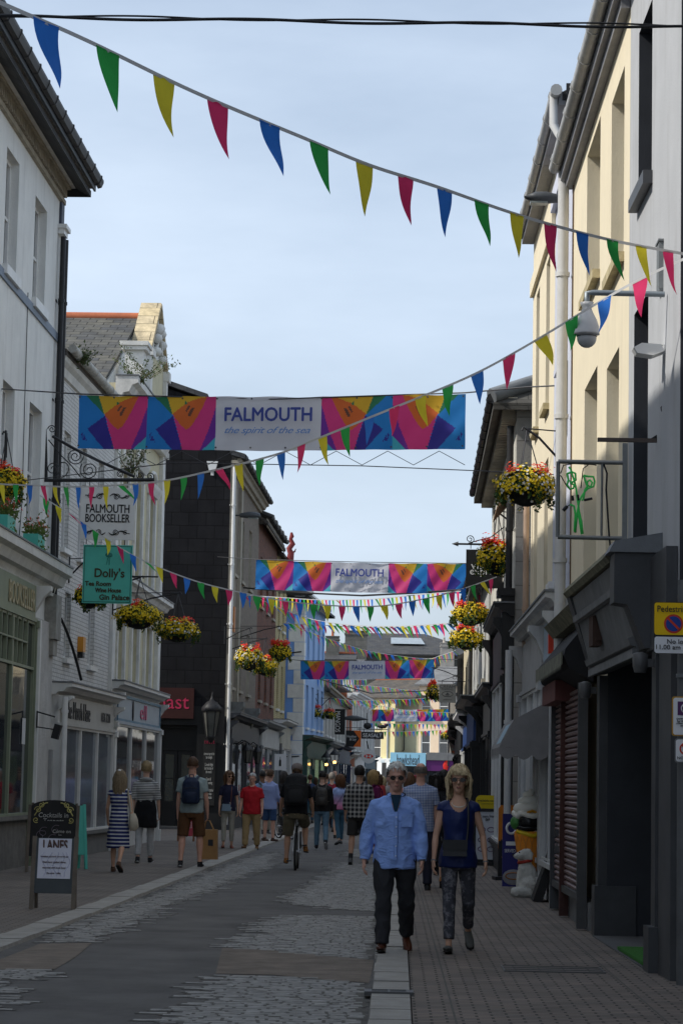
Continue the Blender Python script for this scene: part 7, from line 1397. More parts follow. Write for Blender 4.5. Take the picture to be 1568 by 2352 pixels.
        for q in range({True: 420}.get(v < .01, 110 if v < .0135 else 0)):     # loose locks that break up the outline
            th_ = math.acos(r.uniform(-.25, 1)); b_ = r.uniform(0, 2*pi); d = Vector((sin(th_)*cos(b_), sin(th_)*sin(b_), cos(th_)))
            if d.y < -.05 and d.z < .50 and not (hairstyle == 'bob' and abs(d.x) > .8): continue
            if hairstyle == 'bald' and (d.z > .3 or d.y < .1): continue
            if hairstyle in ('short', 'crop') and abs(d.x) > .8 and d.z < -.05 and d.y < .25: continue
            s0 = c+Vector((d.x*rr[0], d.y*rr[1], d.z*rr[2]))*.98; fl_ = Vector((d.x*.8+.25+r.gauss(0, .15), (.5 if hairstyle != 'bob' else .1)+r.gauss(0, .15)-(.9 if d.y < -.3 else 0), -.6+r.gauss(0, .15))); fl_ = (fl_-d*fl_.dot(d)).normalized(); l_ = r.uniform(.025, .05)*(.6 if hairstyle in ('crop', 'bald') else 1)
            rl = r.uniform(.0025, .004); hm.tube([HM @ s0, HM @ (s0+fl_*l_*.5+d*.005), HM @ (s0+fl_*l_+d*.001)], [rl, rl, rl*.2], 4, 0, S)
        part('hair', hm, hair, t)
    if hatm: part('cap', MB().lathe([(.089, 0), (.093, .03), (.088, .07), (.06, .105), (.01, .118)], 20, 0, S @ HM @ Matrix.Translation((0, .005, hd+.135)) @ Matrix.Scale(1.14, 4, (0, 1, 0))), hatm, t)
    # clothes
    if botm:
        bt = MB()
        if bottom in ('trousers', 'shorts'):
            e = .012
            P_ = [Vector((0, 0, z))+D for z in (.80, .86, .93, 1.0, 1.06)]; fr_w = .9 if female else 1
            bt.tube([D+HJ+(Matrix.Rotation(lean*.5, 3, 'X') @ (p_-D-HJ)) for p_ in P_], [(.150*w, .115*bulk), ((.172 if female else .164)*w, .13*bulk), ((.176 if female else .166)*w, .132*bulk), ((.155 if female else .162)*w, .125*bulk), ((.14 if female else .158)*w, .118*bulk)], 20, 0, S, UY)
            for s in (-1, 1):
                hp, kn, an, sa = J[s]; e = .012
                if bottom == 'shorts': L_ = [hp+Vector((0, 0, .02)), hp.lerp(kn, .35), hp.lerp(kn, .75), hp.lerp(kn, legend if legend > .5 else .95)]; rr = [.092*w, .094*w, .088*w, .086*w]
                else:
                    en = an.lerp(kn, legend); L_ = [hp+Vector((0, 0, .02)), hp.lerp(kn, .4), hp.lerp(kn, .8), kn, kn.lerp(en, .25), kn.lerp(en, .7), en]; rr = [.092*w, .086*w*legw, .068*w*legw, .064*w*legw, .064*w*legw, .056*w*legw, .054*w*legw]
                bt.tube(L_, rr, 16, 0, S)
            part(bottom, fused(bt, v*h, botm, bottom, 2, disp*.9, 9, seed+3), None, t)
        if bottom == 'skirt':
            bt.tube([Vector((0, 0, z))+D for z in (legend, .7, .9, 1.02)], [(.2, .17), (.19, .15), (.168*w, .13), (.14*w, .11)], 24, 0, S, UY); part('skirt', fused(bt, v*h, botm, 'skirt', 2, disp*1.5, 7, seed), None, t)
    if topm:
        tp = MB(); ez = .016*loose
        if base is None:
            torso(tp, ez, hem, flare=.12*(loose-1) if loose > 1 else 0)
            for s in (-1, 1):
                sh_, el, wr, d = A[s]; q = TM @ Vector((s*.08*w, .01, 1.425))
                if sleeve <= 0: tp.tube([q, sh_, sh_.lerp(el, .13)], [.05*w, .060*w, .062*w], 14, 0, S)
                elif sleeve <= 1: tp.tube([q, sh_, sh_.lerp(el, sleeve*.5), sh_.lerp(el, sleeve)], [.045*w, .061*w, .062*w, (.061+.004*loose)*w], 14, 0, S)
                else: e2 = el.lerp(wr, min(1, sleeve-1)); tp.tube([q, sh_, sh_.lerp(el, .5), el, el.lerp(e2, .35), el.lerp(e2, .8), e2], [.045*w, .062*w, .060*w*loose**.3, .056*w*loose**.3, .057*w*loose**.3, .048*w, .042*w], 14, 0, S)
        me = fused(tp, v*h, topm, top or 'shirt', 2, disp, 8.5, seed)
        bm = bmesh.new(); bm.from_mesh(me); TI = (S @ TM).inverted(); kill = []
        for f in bm.faces:
            c = TI @ f.calc_center_median(); sz = scoop[1] if c.y < .02 else .05
            if c.z > 1.3 and (c.x/scoop[0])**2+((c.z-1.505)/sz)**2 < 1: kill.append(f)
        bmesh.ops.delete(bm, geom=kill, context='FACES'); bm.to_mesh(me); bm.free()
        part(top or 'shirt', me, None, t)
    if shoem:
        for s in (-1, 1):
            hp, kn, an, sa = J[s]; pt = max(-1.1, min(.25, sa))*.9; foot = MB(); fd = Vector((s*.12, -cos(pt), sin(pt) if sa < 0 else sin(pt)*.8)).normalized(); 
            up_ = fd.cross(Vector((1, 0, 0))); up_ = -up_ if up_.z < 0 else up_; hl_ = an-fd*.055-up_*.042
            sm_, sl = (shoem if isinstance(shoem, tuple) else (shoem, M('dark sole', (.03, .028, .026), .8)))
            foot.tube([hl_, hl_+fd*.03, hl_+fd*.10, hl_+fd*.17, hl_+fd*.235, hl_+fd*.262], [(.026, .03), (.036, .042), (.038, .036), (.044, .027), (.036, .02), (.015, .01)], 14, 0, S, up_)
            if bare: foot.tube([an+up_*.02-fd*.005, an-up_*.03], [(.038*w, .04), (.042, .045)], 12, 0, S)
            sh = part('shoe', foot, sm_, t); so2 = MB(); b0 = hl_-up_*.03; so2.tube([b0-fd*.005, b0+fd*.04, b0+fd*.13, b0+fd*.19, b0+fd*.25, b0+fd*.266], [(.024, .008), (.036, .010), (.036, .008), (.045, .008), (.036, .008), (.01, .006)], 12, 0, S, up_); part('sole', so2, sl, sh)
    t['_'] = 0; del t['_']; del t['h_']
    return t, S, TM, HM, J, A
def bag_thing(name, label, cat, pt): return thing(name, label, cat, pt.location, pt.rotation_euler[2])
def backpack(pt, S, TM, label, mat, w_=.3, h_=.44, zc=1.2, d_=.15, mat2=None, y0=.15):
    t = bag_thing('backpack', label, 'backpack', pt); X_ = S @ TM; mb = MB(); z1 = zc+h_/2; z0_ = zc-h_/2
    mb.tube([(0, y0+d_*.5, z0_), (0, y0+d_*.5, z0_+.04), (0, y0+d_*.5, zc), (0, y0+d_*.45, z1-.07), (0, y0+d_*.4, z1)], [(w_*.42, d_*.42), (w_*.5, d_*.52), (w_*.5, d_*.55), (w_*.45, d_*.48), (w_*.25, d_*.25)], 20, 0, X_, (0, 1, 0))
    part('pack', fused(mb, .014, mat, 'pack', 1, .004, 10), None, t)
    part('front_pocket', MB().tube([(0, y0+d_, z0_+.03), (0, y0+d_+.02, z0_+h_*.25), (0, y0+d_, z0_+h_*.45)], [(w_*.3, .02), (w_*.36, .035), (w_*.3, .02)], 14, 0, X_, (0, 1, 0)), mat2 or mat, t)
    for s in (-1, 1): part('shoulder_strap', MB().tube([(s*w_*.25, y0+.02, z1-.05), (s*.10, .08, 1.47), (s*.115, -.05, 1.45), (s*.125, -.135, 1.34), (s*.15, -.13, 1.2), (s*.18, 0, 1.1), (s*w_*.45, y0, z0_+.08)], [(.022, .008)]*7, 8, 0, X_), mat2 or mat, t)
    part('grab_loop', MB().tube([(-.04, y0+.03, z1-.03), (-.03, y0+.04, z1+.045), (.03, y0+.04, z1+.045), (.04, y0+.03, z1-.03)], .009, 6, 0, X_), mat2 or mat, t); part('zip', MB().tube([(-w_*.35, y0+d_*1.02, zc+h_*.08), (0, y0+d_*1.07, zc+h_*.12), (w_*.35, y0+d_*1.02, zc+h_*.08)], .005, 5, 0, X_), BLK, t)
    return t
JEA = M('charcoal jeans', (.028, .028, .032), .85, .25, 8, .2, 90); BRS = M('brown leather', (.10, .03, .015), .35, .25, 8, .1)
SHB = M('sky blue cotton', (.26, .40, .80), .8, .06, 5, 'cloth'); NVC = M('navy cloth', (.012, .018, .07), .85, .15, 6, .15)
GRH = M('silver grey hair', (.62, .60, .55), .6, .2, 30, .25, 90); BLH = M('blonde hair', (.56, .43, .25), .55, .3, 40, .5, 60); BRH = M('brown hair', (.075, .038, .018), .55, .35, 40, .5, 60); BKH = M('near black hair', (.016, .012, .01), .5, .3, 40, .5, 60); GBH = M('greying hair', (.16, .14, .12), .6, .3, 30, .6, 90)
# 1 man in the blue shirt
t, S, TM, HM, J, A = person('man in a sky blue shirt, dark jeans and sunglasses walking towards the camera', 903, 2186, 1756, 0, skin=SK3, hair=GRH, hairstyle='short', top='shirt', topm=SHB, sleeve=1.93, hem=.80, botm=JEA, shoem=BRS, legL=(.22, .04, .02), legR=(-.16, .50, .04), armL=(-.12, .30, .30), armR=(.10, .20, .25), glasses='dark', v=.0085, bulk=1.08, loose=1.3, disp=.010, scoop=(.045, .17), legend=.02, legw=1.1, head=(.05, .03))
mb = MB(); X_ = S @ TM
part('collar', MB().tube([(cos(a)*.072, .0+sin(a)*.066, 1.488+.022*sin(a)) for a in [-pi*.33+k*(pi*1.66)/16 for k in range(17)]], [(.024, .007)]*17, 6, 0, X_, (0, 0, 1)), NVC, t)
part('undershirt', MB().prism([(-.052, 1.49), (.052, 1.49), (.012, 1.33), (-.012, 1.33)], -.148, -.120, 0, X_), M('dark teal undershirt', (.012, .04, .075), .85), t)
mb = MB().tube([(0.006, -.150, 1.33), (.005, -.168, 1.25), (0.008, -.168, 1.1), (0.004, -.172, .98), (.006, -.172, .88)], [(.017, .004)]*5, 6, 0, X_, UY if False else (0, 1, 0)); part('placket', mb, SHB, t)
mb = MB(); [mb.ball((0, 0, 0), (.006, .003, .006), 8, 0, X_ @ Matrix.Translation((.006, -.177, z))) for z in (1.28, 1.19, 1.10, 1.01, .92)]; part('buttons', mb, WS, t)
part('chest_pocket', MB().box(.055, .155, -.160, -.152, 1.19, 1.31, 0, X_), SHB, t)
for s in (-1, 1): part('cuff', MB().tube([A[s][1].lerp(A[s][2], .86), A[s][1].lerp(A[s][2], .99)], [.046, .047], 14, 0, S), SHB, t)
part('wrist_watch', MB().tube([A[1][2]-A[1][3]*.01, A[1][2]+A[1][3]*.01], .032, 14, 0, S), LEAD, t)
# 2 blonde woman
WTP = M('mottled grey trousers', (.055, .055, .065), .85, .2, 5, .15, kind='mottle', bw=14, col2=(.26, .25, .27)); FLT = M('grey suede', (.10, .10, .09), .8, .2)
t, S, TM, HM, J, A = person('blonde woman in sunglasses, navy sleeveless top and mottled grey trousers, walking towards the camera', 1048, 2187, 1762, 0, True, SK2, BLH, 'bob', 'blouse', M('navy silk', (.008, .018, .09), .5, .12, 6, .1), 0, .84, 'trousers', WTP, .14, FLT, (.20, .02, .0), (-.14, .70, .06), (.10, .22, .28), (-.10, .30, .34), glasses='dark', v=.0085, disp=.006, loose=1.2, scoop=(.098, .16), head=(-.06, .0), bare=False, seed=5, bulk=1.03)
X_ = S @ TM
part('necklace', MB().tube([(cos(a)*.068, -.035+sin(a)*.082, 1.435-.045*abs(sin(a))) for a in [pi+k*pi/16 for k in range(17)]], [.003]*5+[.006]*7+[.003]*5, 6, 0, X_), M('pearl beads', (.6, .58, .5), .3, bump=0), t)
bt = bag_thing('shoulder_bag', 'small black leather crossbody bag worn by the blonde woman', 'handbag', t); BLL = M('black leather', (.02, .02, .022), .4, .2, 6, .1)
part('pouch', MB().box(-.15, .08, -.235, -.165, .93, 1.08, 0, X_, .012), BLL, bt); part('flap', MB().box(-.152, .082, -.243, -.236, .99, 1.085, 0, X_), BLL, bt)
part('strap', MB().tube([(.075, -.2, 1.07), (.085, -.172, 1.15), (.09, -.172, 1.27), (.088, -.14, 1.39), (.08, -.06, 1.475), (.07, .02, 1.48), (.06, .12, 1.4), (-.05, .16, 1.2), (-.16, .05, 1.1), (-.16, -.15, 1.07)], [(.010, .003)]*10, 6, 0, X_, (0, 1, 0)), BLL, bt)
for s in (-1, 1): part('bracelet', MB().tube([A[s][2]-A[s][3]*.006, A[s][2]+A[s][3]*.006], .027, 12, 0, S), LEAD, t)
# 3 striped dress
STR = M('navy and white striped jersey', (.025, .035, .13), .85, .08, 5, .1, kind='stripe', bw=.36, bh=.062, col2=(.55, .55, .56))
t, S, TM, HM, J, A = person('woman in a navy and white striped sundress with long fair hair, walking away', 270, 2003, 1772, pi-.12, True, SK2, M('ash blonde hair', (.22, .165, .10), .55, .3, 40, .5, 60), 'long', 'dress', STR, -.0, .80, 'skirt', STR, .43, (M('tan sandal', (.10, .05, .03), .7), M('dark sole', (0, 0, 0))), (-.15, .5, .02), (.08, .02, .02), (.05, .2, .15), (.1, .22, .5), v=.012, bulk=1.05, seed=7)
bt = bag_thing('tote_bag', 'slouchy cream fabric tote on the shoulder of the woman in the striped dress', 'tote bag', t); CTB = M('cream canvas', (.48, .43, .34), .85, .15, 5, .2); sx = -1; X_ = S @ TM
part('pouch', MB().tube([(sx*.25, .04, 1.02), (sx*.27, .05, .92), (sx*.28, .06, .80), (sx*.26, .06, .74)], [(.05, .10), (.075, .14), (.085, .15), (.05, .1)], 16, 0, X_, (0, 1, 0)), CTB, bt); part('strap', MB().tube([(sx*.24, -.05, 1.02), (sx*.2, -.08, 1.25), (sx*.15, -.02, 1.47), (sx*.17, .09, 1.42), (sx*.24, .12, 1.05)], [(.018, .006)]*5, 8, 0, X_), CTB, bt)
part('hair_clip', MB().ball((0, 0, 0), (.03, .03, .02), 8, 0, S @ HM @ Matrix.Translation((0, .06, 1.75))), WS, t)
# 4 striped hoodie
STW = M('white and grey striped jersey', (.50, .50, .48), .85, .06, 5, .1, kind='stripe', bw=.45, bh=.032, col2=(.05, .05, .06))
t, S, TM, HM, J, A = person('person in a thin striped hooded top over a black tunic and white trousers, walking away', 331, 1982, 1752, pi+.05, True, SK1, M('dark blonde hair', (.25, .18, .09), .6, .3, 30, .5), 'short', 'striped_top', STW, .98, 1.06, 'trousers', M('pale crinkled trousers', (.42, .42, .42), .85, .15, 12, .3), .12, (M('black trainer', (.015, .015, .018), .6), M('white sole', (.45, .45, .45), .6)), (.12, .02, .02), (-.1, .2, .03), (.05, .2, .2), (.0, .18, .2), v=.012, bulk=1.1, seed=9, loose=1.2)
part('tunic', fused(MB().tube([(0, 0, z) for z in (.62, .75, .9, 1.02, 1.12)], [(.21, .16), (.21, .16), (.2, .155), (.175, .14), (.15, .12)], 24, 0, S, (0, 1, 0)), .014, M('black tunic', (.008, .008, .01), .9, .2), 'tunic', 2, .008, 7), None, t)
part('hood', MB().tube([(cos(a)*.085, .02+sin(a)*.08, 1.455+.02*sin(a)) for a in [k*pi/8 for k in range(17)]], .035, 10, 0, S @ TM), STW, t)
# 5 man with backpack, brown shorts, paper bag
t, S, TM, HM, J, A = person('man in a pale green polo shirt and brown shorts with a navy backpack, walking away', 437, 1992, 1742, pi, False, SK3, BRH, 'crop', 'polo_shirt', M('pale green grey polo', (.28, .34, .34), .85, .08, 5, .12), .62, .90, 'shorts', M('brown shorts', (.10, .045, .018), .85, .15, 6, .15), .96, (M('black trainer', (0, 0, 0)), M('white sole', (0, 0, 0))), (.02, .02, .1), (-.10, .15, .09), (.0, .2, .3), (.0, .13, .2), v=.012, bulk=1.08, seed=11, loose=1.15)
backpack(t, S, TM, 'navy backpack on the man in brown shorts', M('navy nylon', (.012, .022, .055), .6, .2, 6, .15), .30, .42, 1.24, .14)
hd_ = A[-1][2]+A[-1][3]*.12; bt = bag_thing('paper_bag', 'brown paper carrier bag held by the man in brown shorts', 'paper bag', t); KRA = M('brown kraft paper', (.33, .18, .07), .8, .12, 5, .2)
X_ = S @ Matrix.Translation(hd_)
part('bag', MB().box(-.17, .10, -.14, .10, -.62, -.14, 0, X_, .01), KRA, bt); part('handles', MB().tube([(-.1, -.1, -.15), (-.03, -.05, .0), (.03, -.05, .0), (.06, -.1, -.15)], .008, 5, 0, X_).tube([(-.1, .08, -.15), (-.03, .02, .0), (.03, .02, .0), (.06, .08, -.15)], .008, 5, 0, X_), KRA, bt); part('label', MB().box(-.10, -.02, .097, .1025, -.40, -.3, 0, X_), BLK, bt)
# 6 woman navy tee beige trousers
t, S, TM, HM, J, A = person('woman in sunglasses, navy T-shirt and cropped beige trousers standing by the white pipe', 522, 1948, 1773, .1, True, SK2, M('auburn hair', (.12, .06, .03), .55, .3, 40, .5), 'bob', 't_shirt', M('dark navy cotton', (.016, .016, .04), .85, .1, 5, .12), .6, .88, 'trousers', M('beige linen trousers', (.34, .32, .27), .85, .1, 6, .2), .22, (M('red brown sandals', (.18, .05, .03), .6), M('dark sole', (0, 0, 0))), (.06, .03, .03), (-.05, .12, .03), (.0, .16, .25), (.0, .2, .2), glasses='dark', v=.012, head=(.35, 0), seed=13, bare=False)
bt = bag_thing('shoulder_bag', 'small pale blue crossbody bag on the woman in the navy T-shirt', 'handbag', t); X_ = S @ TM; PBL = M('pale blue leather', (.16, .22, .28), .6, .1)
part('pouch', MB().box(-.16, .06, -.2, -.14, .86, 1.02, 0, X_, .015), PBL, bt); part('strap', MB().tube([(.05, -.17, 1.0), (.06, -.15, 1.2), (.07, -.1, 1.42), (.06, .0, 1.48), (-.02, .14, 1.2), (-.16, .06, 1.0), (-.15, -.16, 1.0)], [(.006, .003)]*7, 6, 0, X_), M('tan strap', (.2, .07, .04), .6), bt)
# 7 red polo
t, S, TM, HM, J, A = person('older man with white hair in a red polo shirt and sand coloured trousers', 576, 1949, 1779, -.12, False, SK3, M('white hair', (.5, .5, .48), .6, .2, 30, .5), 'short', 'polo_shirt', M('red pique cotton', (.42, .012, .02), .85, .08, 5, .12), .68, .84, 'trousers', M('sand chinos', (.36, .25, .12), .85, .1, 6, .2), .03, M('tan suede shoe', (.17, .09, .04), .8), (.10, .04, .05), (-.06, .18, .04), (.05, .2, .3), (.02, .2, .3), v=.012, bulk=1.16, seed=15, loose=1.3, glasses='clear', legw=1.12)
part('collar', MB().tube([(cos(a)*.07, sin(a)*.066, 1.487+.018*sin(a)) for a in [-pi*.38+k*(pi*1.76)/14 for k in range(15)]], [(.020, .007)]*15, 6, 0, S @ TM, (0, 0, 1)), M('red pique cotton', (0, 0, 0)), t)
# 8-9 two young men
t, S, TM, HM, J, A = person('young man in a blue shirt wearing a pale grey rucksack by the wall', 602, 1917, 1772, pi+.5, False, SK4, BKH, 'crop', 'shirt', M('washed blue cotton', (.16, .24, .36), .85, .1), .7, .88, 'shorts', M('rust shorts', (.16, .07, .05), .85), .9, M('brown sandal', (.08, .04, .03), .7), armL=(.4, .1, .9), v=.015, Y=64, seed=17)
backpack(t, S, TM, 'pale grey rucksack with dark straps on the young man by the wall', M('pale grey canvas', (.24, .25, .22), .8, .15), .28, .42, 1.22, .13, M('dark webbing', (.05, .05, .05), .8))
person('young man in a pale lilac blue shirt and blue shorts beside the grey rucksack', 621, 1920, 1770, pi-.5, False, SK3, BRH, 'short', 'shirt', M('lilac blue cotton', (.28, .34, .58), .85, .08), 1.9, .82, 'shorts', M('denim blue shorts', (.035, .075, .17), .85), .92, M('brown sandal', (0, 0, 0)), (.0, .0, .03), (.0, .05, .06), (.2, .12, .6), (.3, .12, .8), v=.015, Y=63, seed=18, loose=1.2)
person('dark haired person dressed in black partly hidden left of the cyclist', 651, 1912, 1774, pi+.9, True, SK4, BKH, 'long', 'top', M('black jersey', (.012, .012, .014), .9), .6, .86, 'trousers', M('black tunic', (0, 0, 0)), .05, BLK, v=.016, Y=70, seed=19)
# 10 cyclist
CB = G(676, 2001, 0); cy = thing('bicycle', 'black and silver bicycle ridden away from the camera', 'bicycle', (CB.x, CB.y+.9, 0), 0)
TY = M('tyre rubber', (0, 0, 0)); ALU = M('silver metal', (.45, .45, .45), .3, .1, metal=.7, bump=0)
for yy in (-.52, .50):
    w_ = part('wheel', MB().tube([(0, yy+cos(a)*.30, .34+sin(a)*.30) for a in [k*pi/18 for k in range(37)]], .010, 6), ALU, cy); part('tyre', MB().tube([(0, yy+cos(a)*.325, .34+sin(a)*.325) for a in [k*pi/18 for k in range(37)]], .022, 8), TY, w_)
    mb = MB(); [mb.cyl((0, yy, .34), (0, yy+cos(k*pi/9)*.3, .34+sin(k*pi/9)*.3), .0015, n=3) for k in range(18)]; mb.cyl((-.05, yy, .34), (.05, yy, .34), .02); part('spokes', mb, ALU, w_)
part('frame', MB().tube([(0, -.05, .30), (0, -.18, .82)], .018, 8).tube([(0, -.18, .78), (0, .38, .84)], .017, 8).tube([(0, -.05, .3), (0, .4, .78)], .02, 8).tube([(0, .38, .88), (0, .42, .7)], .02, 8).tube([(.05, .5, .34), (.05, .43, .68), (-.05, .43, .68), (-.05, .5, .34)], .013, 6), BLK, cy)
part('rear_stays', MB().tube([(.055, -.52, .34), (.03, -.19, .76)], .011, 6).tube([(-.055, -.52, .34), (-.03, -.19, .76)], .011, 6).tube([(.055, -.52, .34), (.03, -.05, .3)], .01, 6).tube([(-.055, -.52, .34), (-.03, -.05, .3)], .01, 6), M('white bike paint', (.6, .6, .6), .4), cy)
part('saddle', MB().tube([(0, -.33, .93), (0, -.25, .955), (0, -.12, .945), (0, .0, .935)], [(.07, .02), (.075, .028), (.035, .025), (.02, .015)], 10, up=(0, 0, 1)), BLK, cy); part('seat_post', MB().cyl((0, -.2, .8), (0, -.23, .93), .014), ALU, cy)
part('handlebar', MB().tube([(-.30, .36, 1.0), (-.12, .40, 1.02), (0, .42, 1.0), (.12, .40, 1.02), (.30, .36, 1.0)], .014, 8).cyl((0, .39, .86), (0, .42, 1.0), .016), BLK, cy)
part('crank', MB().cyl((-.08, -.05, .3), (.08, -.05, .3), .02).tube([(.08, -.05, .3), (.09, .05, .44)], .012, 5).tube([(-.08, -.05, .3), (-.09, -.15, .16)], .012, 5).cyl((.07, -.05, .3), (.075, -.05, .3), .09, n=20), ALU, cy); part('pedal', MB().box(.09, .18, .0, .1, .43, .45), BLK, cy); part('pedal', MB().box(-.18, -.09, -.2, -.1, .15, .17), BLK, cy)
t, S, TM, HM, J, A = person('cyclist in black T-shirt, khaki shorts and tan boots with a large black pack', 681, 2001, 1768, pi, False, SK2, BRH, 'crop', 't_shirt', M('black jersey', (0, 0, 0)), .7, .90, 'shorts', M('khaki shorts', (.13, .11, .07), .85, .12, 6, .15), .95, (M('tan boot', (.36, .15, .04), .7, .15), M('dark sole', (0, 0, 0))), (1.05, 1.15, .12), (.30, .28, .10), (.62, .28, .30), (.62, .28, .30), lean=.22, v=.012, bulk=1.12, hipz=1.0, z0=.0, Y=CB.y+.68, seed=21, hatm=M('faded grey cap', (.20, .165, .15), .85, .15), loose=1.3)
backpack(t, S, TM, 'bulky black travel pack on the cyclist', M('matt black nylon', (.014, .014, .015), .75, .2), .42, .56, 1.28, .2)
# 11 man dark jacket jeans
t, S, TM, HM, J, A = person('man in a black jacket and faded jeans striding away right of the cyclist', 737, 1950, 1772, pi, False, SK1, BKH, 'crop', 'jacket', M('black jacket', (.014, .014, .015), .7, .2), 1.95, .88, 'trousers', M('faded blue jeans', (.11, .19, .26), .85, .2, 6, .2), .03, (M('black trainer', (0, 0, 0)), M('white sole', (0, 0, 0))), (-.18, .55, .03), (.15, .02, .03), (.1, .16, .2), (-.1, .14, .2), v=.013, seed=23, loose=1.2)
backpack(t, S, TM, 'grey brown leather backpack on the man in the black jacket', M('grey brown leather', (.05, .045, .04), .5, .25), .27, .40, 1.2, .13)
# 12 crowd behind
person('grey haired person in a dark red top between the black jacket and the pale jumper', 762, 1925, 1777, pi, False, SK1, GBH, 'short', 'jumper', M('dark red wool', (.20, .012, .03), .85), 1.9, .86, 'shorts', M('khaki shorts', (0, 0, 0)), .9, BLK, v=.016, Y=68, seed=25)
t, S, TM, HM, J, A = person('brown haired woman in a blue to pink dip dyed jumper and jeans, walking away', 781, 1926, 1781, pi+.5, True, SK1, M('chestnut hair', (.12, .05, .02), .55, .3, 40, .5), 'bob', 'jumper', M('dip dyed jumper', (.62, .20, .34), .85, .08, kind='grad', bw=.95, bh=1.3, col2=(.36, .46, .75)), 1.9, .90, 'trousers', M('mid blue jeans', (.05, .12, .18), .85, .2), .12, M('grey trainers', (.12, .12, .12), .7), (.1, .03, .02), (-.1, .25, .03), (.05, .15, .3), (.2, .14, .5), v=.014, Y=62, seed=27, loose=1.3, bare=False)
bt = bag_thing('shoulder_bag', 'dark crossbody bag of the woman in the dip dyed jumper', 'handbag', t); X_ = S @ TM; part('pouch', MB().box(.1, .25, -.12, .1, .86, 1.02, 0, X_, .015), BLL, bt); part('strap', MB().tube([(.17, .1, 1.0), (.0, .16, 1.25), (-.09, .06, 1.47), (-.05, -.13, 1.35), (.17, -.1, 1.0)], [(.012, .004)]*5, 6, 0, X_), BLL, bt)
# 14 plaid shirt
PLA = M('black and white checked flannel', (.42, .40, .37), .85, .12, 5, .12, kind='check', bw=.58, bh=.085, col2=(.015, .015, .018))
t, S, TM, HM, J, A = person('man in a black and white checked shirt and dark shorts, walking away', 822, 1984, 1762, pi-.1, False, SK2, BKH, 'short', 'shirt', PLA, 1.5, .86, 'shorts', M('charcoal shorts', (.035, .032, .03), .85, .15), .93, (M('grey trainers', (0, 0, 0)), M('dark sole', (0, 0, 0))), (.12, .05, .03), (-.05, .2, .05), (.1, .18, .3), (.0, .2, .25), v=.013, bulk=1.1, seed=29, loose=1.4)
part('sock', MB().tube([J[1][1].lerp(J[1][2], .75), J[1][2]], [.042, .04], 12, 0, S), BLK, t); part('sock', MB().tube([J[-1][1].lerp(J[-1][2], .75), J[-1][2]], [.042, .04], 12, 0, S), BLK, t)
t, S, TM, HM, J, A = person('short haired blonde woman with a purple patterned rucksack beside the checked shirt', 858, 1940, 1772, pi-.9, True, SK2, M('short golden hair', (.34, .22, .09), .6, .3, 30, .5), 'curl', 'top', M('plum cloth', (.13, .012, .07), .85, .3, 20), 1.9, .84, 'trousers', M('dusky pink trousers', (.25, .08, .08), .85), .2, M('dark trainers', (.03, .03, .03), .8), v=.014, Y=54, seed=31, glasses='dark')
backpack(t, S, TM, 'purple rucksack with a pale floral pattern beside the checked shirt', M('purple floral nylon', (.16, .012, .09), .7, .2, 5, .1, kind='speckle', bw=9, bh=.16, col2=(.5, .42, .45)), .3, .42, 1.22, .15)
# 16 check shirt behind the couple
GIN = M('blue gingham cotton', (.50, .54, .62), .85, .06, 5, .1, kind='check', bw=.5, bh=.024, col2=(.03, .08, .28))
person('balding man in a blue gingham shirt seen between the walking couple', 965, 2010, 1756, pi, False, SK3, GBH, 'bald', 'shirt', GIN, .7, .84, 'trousers', M('dark navy trousers', (.02, .02, .035), .85), .03, BLK, v=.012, bulk=1.12, Y=36, seed=33, loose=1.2)
person('woman with long auburn hair left of the gingham shirt', 938, 2010, 1778, pi+1.2, True, SK1, M('auburn hair', (0, 0, 0)), 'long', 'top', M('dark teal cloth', (.02, .05, .06), .85), .6, .86, 'trousers', M('dark navy trousers', (0, 0, 0)), .05, BLK, v=.016, Y=52, seed=34)
t, S, TM, HM, J, A = person('woman in a black dress with a dark ponytail, walking away behind the couple', 1000, 2020, 1783, pi+.05, True, SK2, BKH, 'pony', 'dress', M('black spotted dress', (.014, .014, .018), .85, .2, 5, .1, kind='speckle', bw=40, bh=.15, col2=(.10, .10, .11)), .35, .80, 'skirt', M('black spotted dress', (0, 0, 0)), .40, (M('tan boot', (0, 0, 0)), M('dark sole', (0, 0, 0))), (-.1, .5, .03), (.1, .02, .02), (.0, .2, .2), (.0, .16, .2), v=.013, Y=37, seed=35)
person('dark haired person in black just beyond the ponytailed woman', 1018, 1990, 1773, pi, True, SK2, BKH, 'bob', 'top', M('black jersey', (0, 0, 0)), .7, .86, 'trousers', M('black tunic', (0, 0, 0)), .05, BLK, v=.016, Y=42, seed=36)
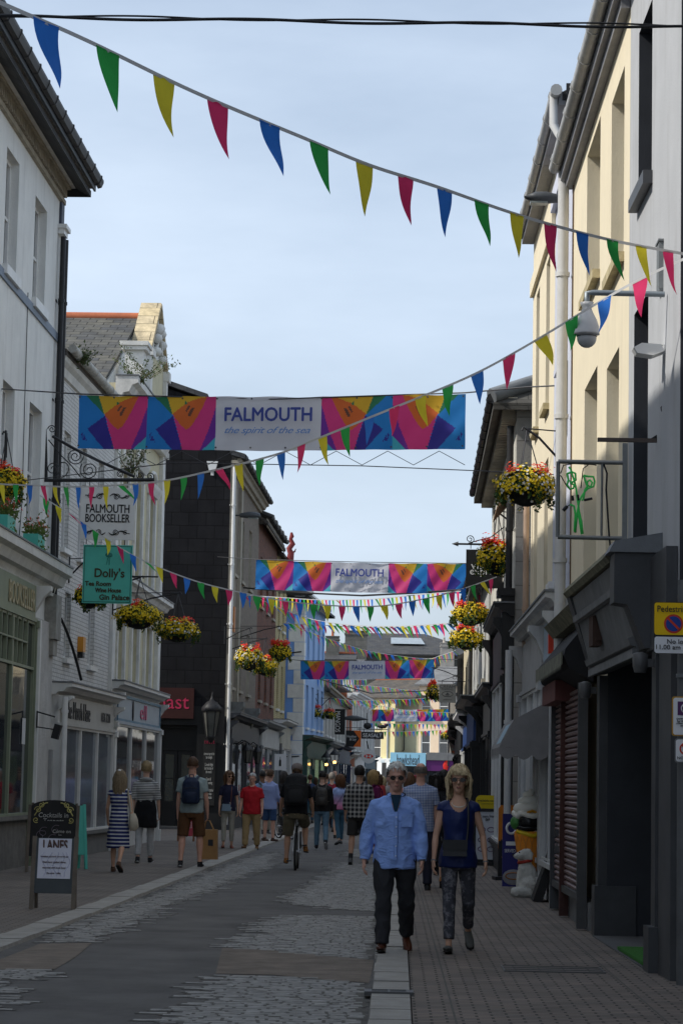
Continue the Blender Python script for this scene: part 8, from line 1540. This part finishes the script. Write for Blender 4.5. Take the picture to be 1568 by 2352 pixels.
# far crowd, each a person of its own
far = [(768, 1772, 84, SK3, None, 'crop', (.02, .22, .34), 'bald person in a turquoise top among the far crowd'), (774, 1786, 78, SK1, GBH, 'short', (.30, .28, .24), 'grey haired person in a stone coloured top among the far crowd'), (750, 1779, 90, SK1, BRH, 'short', (.25, .10, .06), 'person in a rust top in the far crowd behind the black jacket'), (832, 1783, 74, SK4, BKH, 'short', (.03, .03, .04), 'dark haired person in black at the right shoulder of the checked shirt'),
       (847, 1774, 88, SK4, BKH, 'crop', (.05, .05, .06), 'person in charcoal in the far crowd above the blonde woman'), (870, 1780, 80, SK2, BRH, 'bob', (.38, .05, .05), 'person in a bright red top in the far crowd'), (879, 1785, 86, SK1, BLH, 'bob', (.5, .45, .42), 'fair haired person in a white top in the far crowd'), (712, 1781, 92, SK1, BRH, 'short', (.03, .05, .12), 'person in navy in the far crowd right of the cyclist'),
       (613, 1770, 72, SK1, BRH, 'short', (.30, .28, .34), 'brown haired person in a pale checked top behind the young men'), (700, 1783, 100, SK2, BKH, 'short', (.05, .10, .06), 'person in dark green in the far crowd'), (790, 1779, 97, SK2, BKH, 'short', (.03, .03, .03), 'person in black in the far crowd above the dip dyed jumper'), (935, 1786, 70, SK2, BKH, 'bob', (.28, .10, .10), 'person in a brick pink top far behind the couple'), (893, 1788, 95, SK1, GBH, 'short', (.3, .3, .32), 'grey topped person far behind the man in the blue shirt'), (724, 1787, 110, SK1, BRH, 'bob', (.3, .04, .1), 'person in raspberry red in the far crowd')]
for k, (px, yt, Y, sk, hr, hs_, col, lb) in enumerate(far):
    person(lb, px, 1900, yt, pi if k % 4 else .3, k % 2 == 1, sk, hr, hs_, 'top', M('far top %d' % k, col, .85), 1.8 if k % 3 else .6, .86, 'trousers', [M('dark navy trousers', (0, 0, 0)), M('mid blue jeans', (0, 0, 0)), M('beige linen trousers', (0, 0, 0))][k % 3], .05, BLK, (.1, .03, .03), (-.1, .2, .03), v=.02, Y=Y, seed=40+k, group='people in the far crowd')
# reflection person is real glass; parked bicycle by the wall
for src, lb, loc_ in ((cy, 'dark bicycle parked against the wall behind the people', (P(656, 1870, 66).x, 66, .03)),):
    c = dup(src, None, loc_, .4, lb)
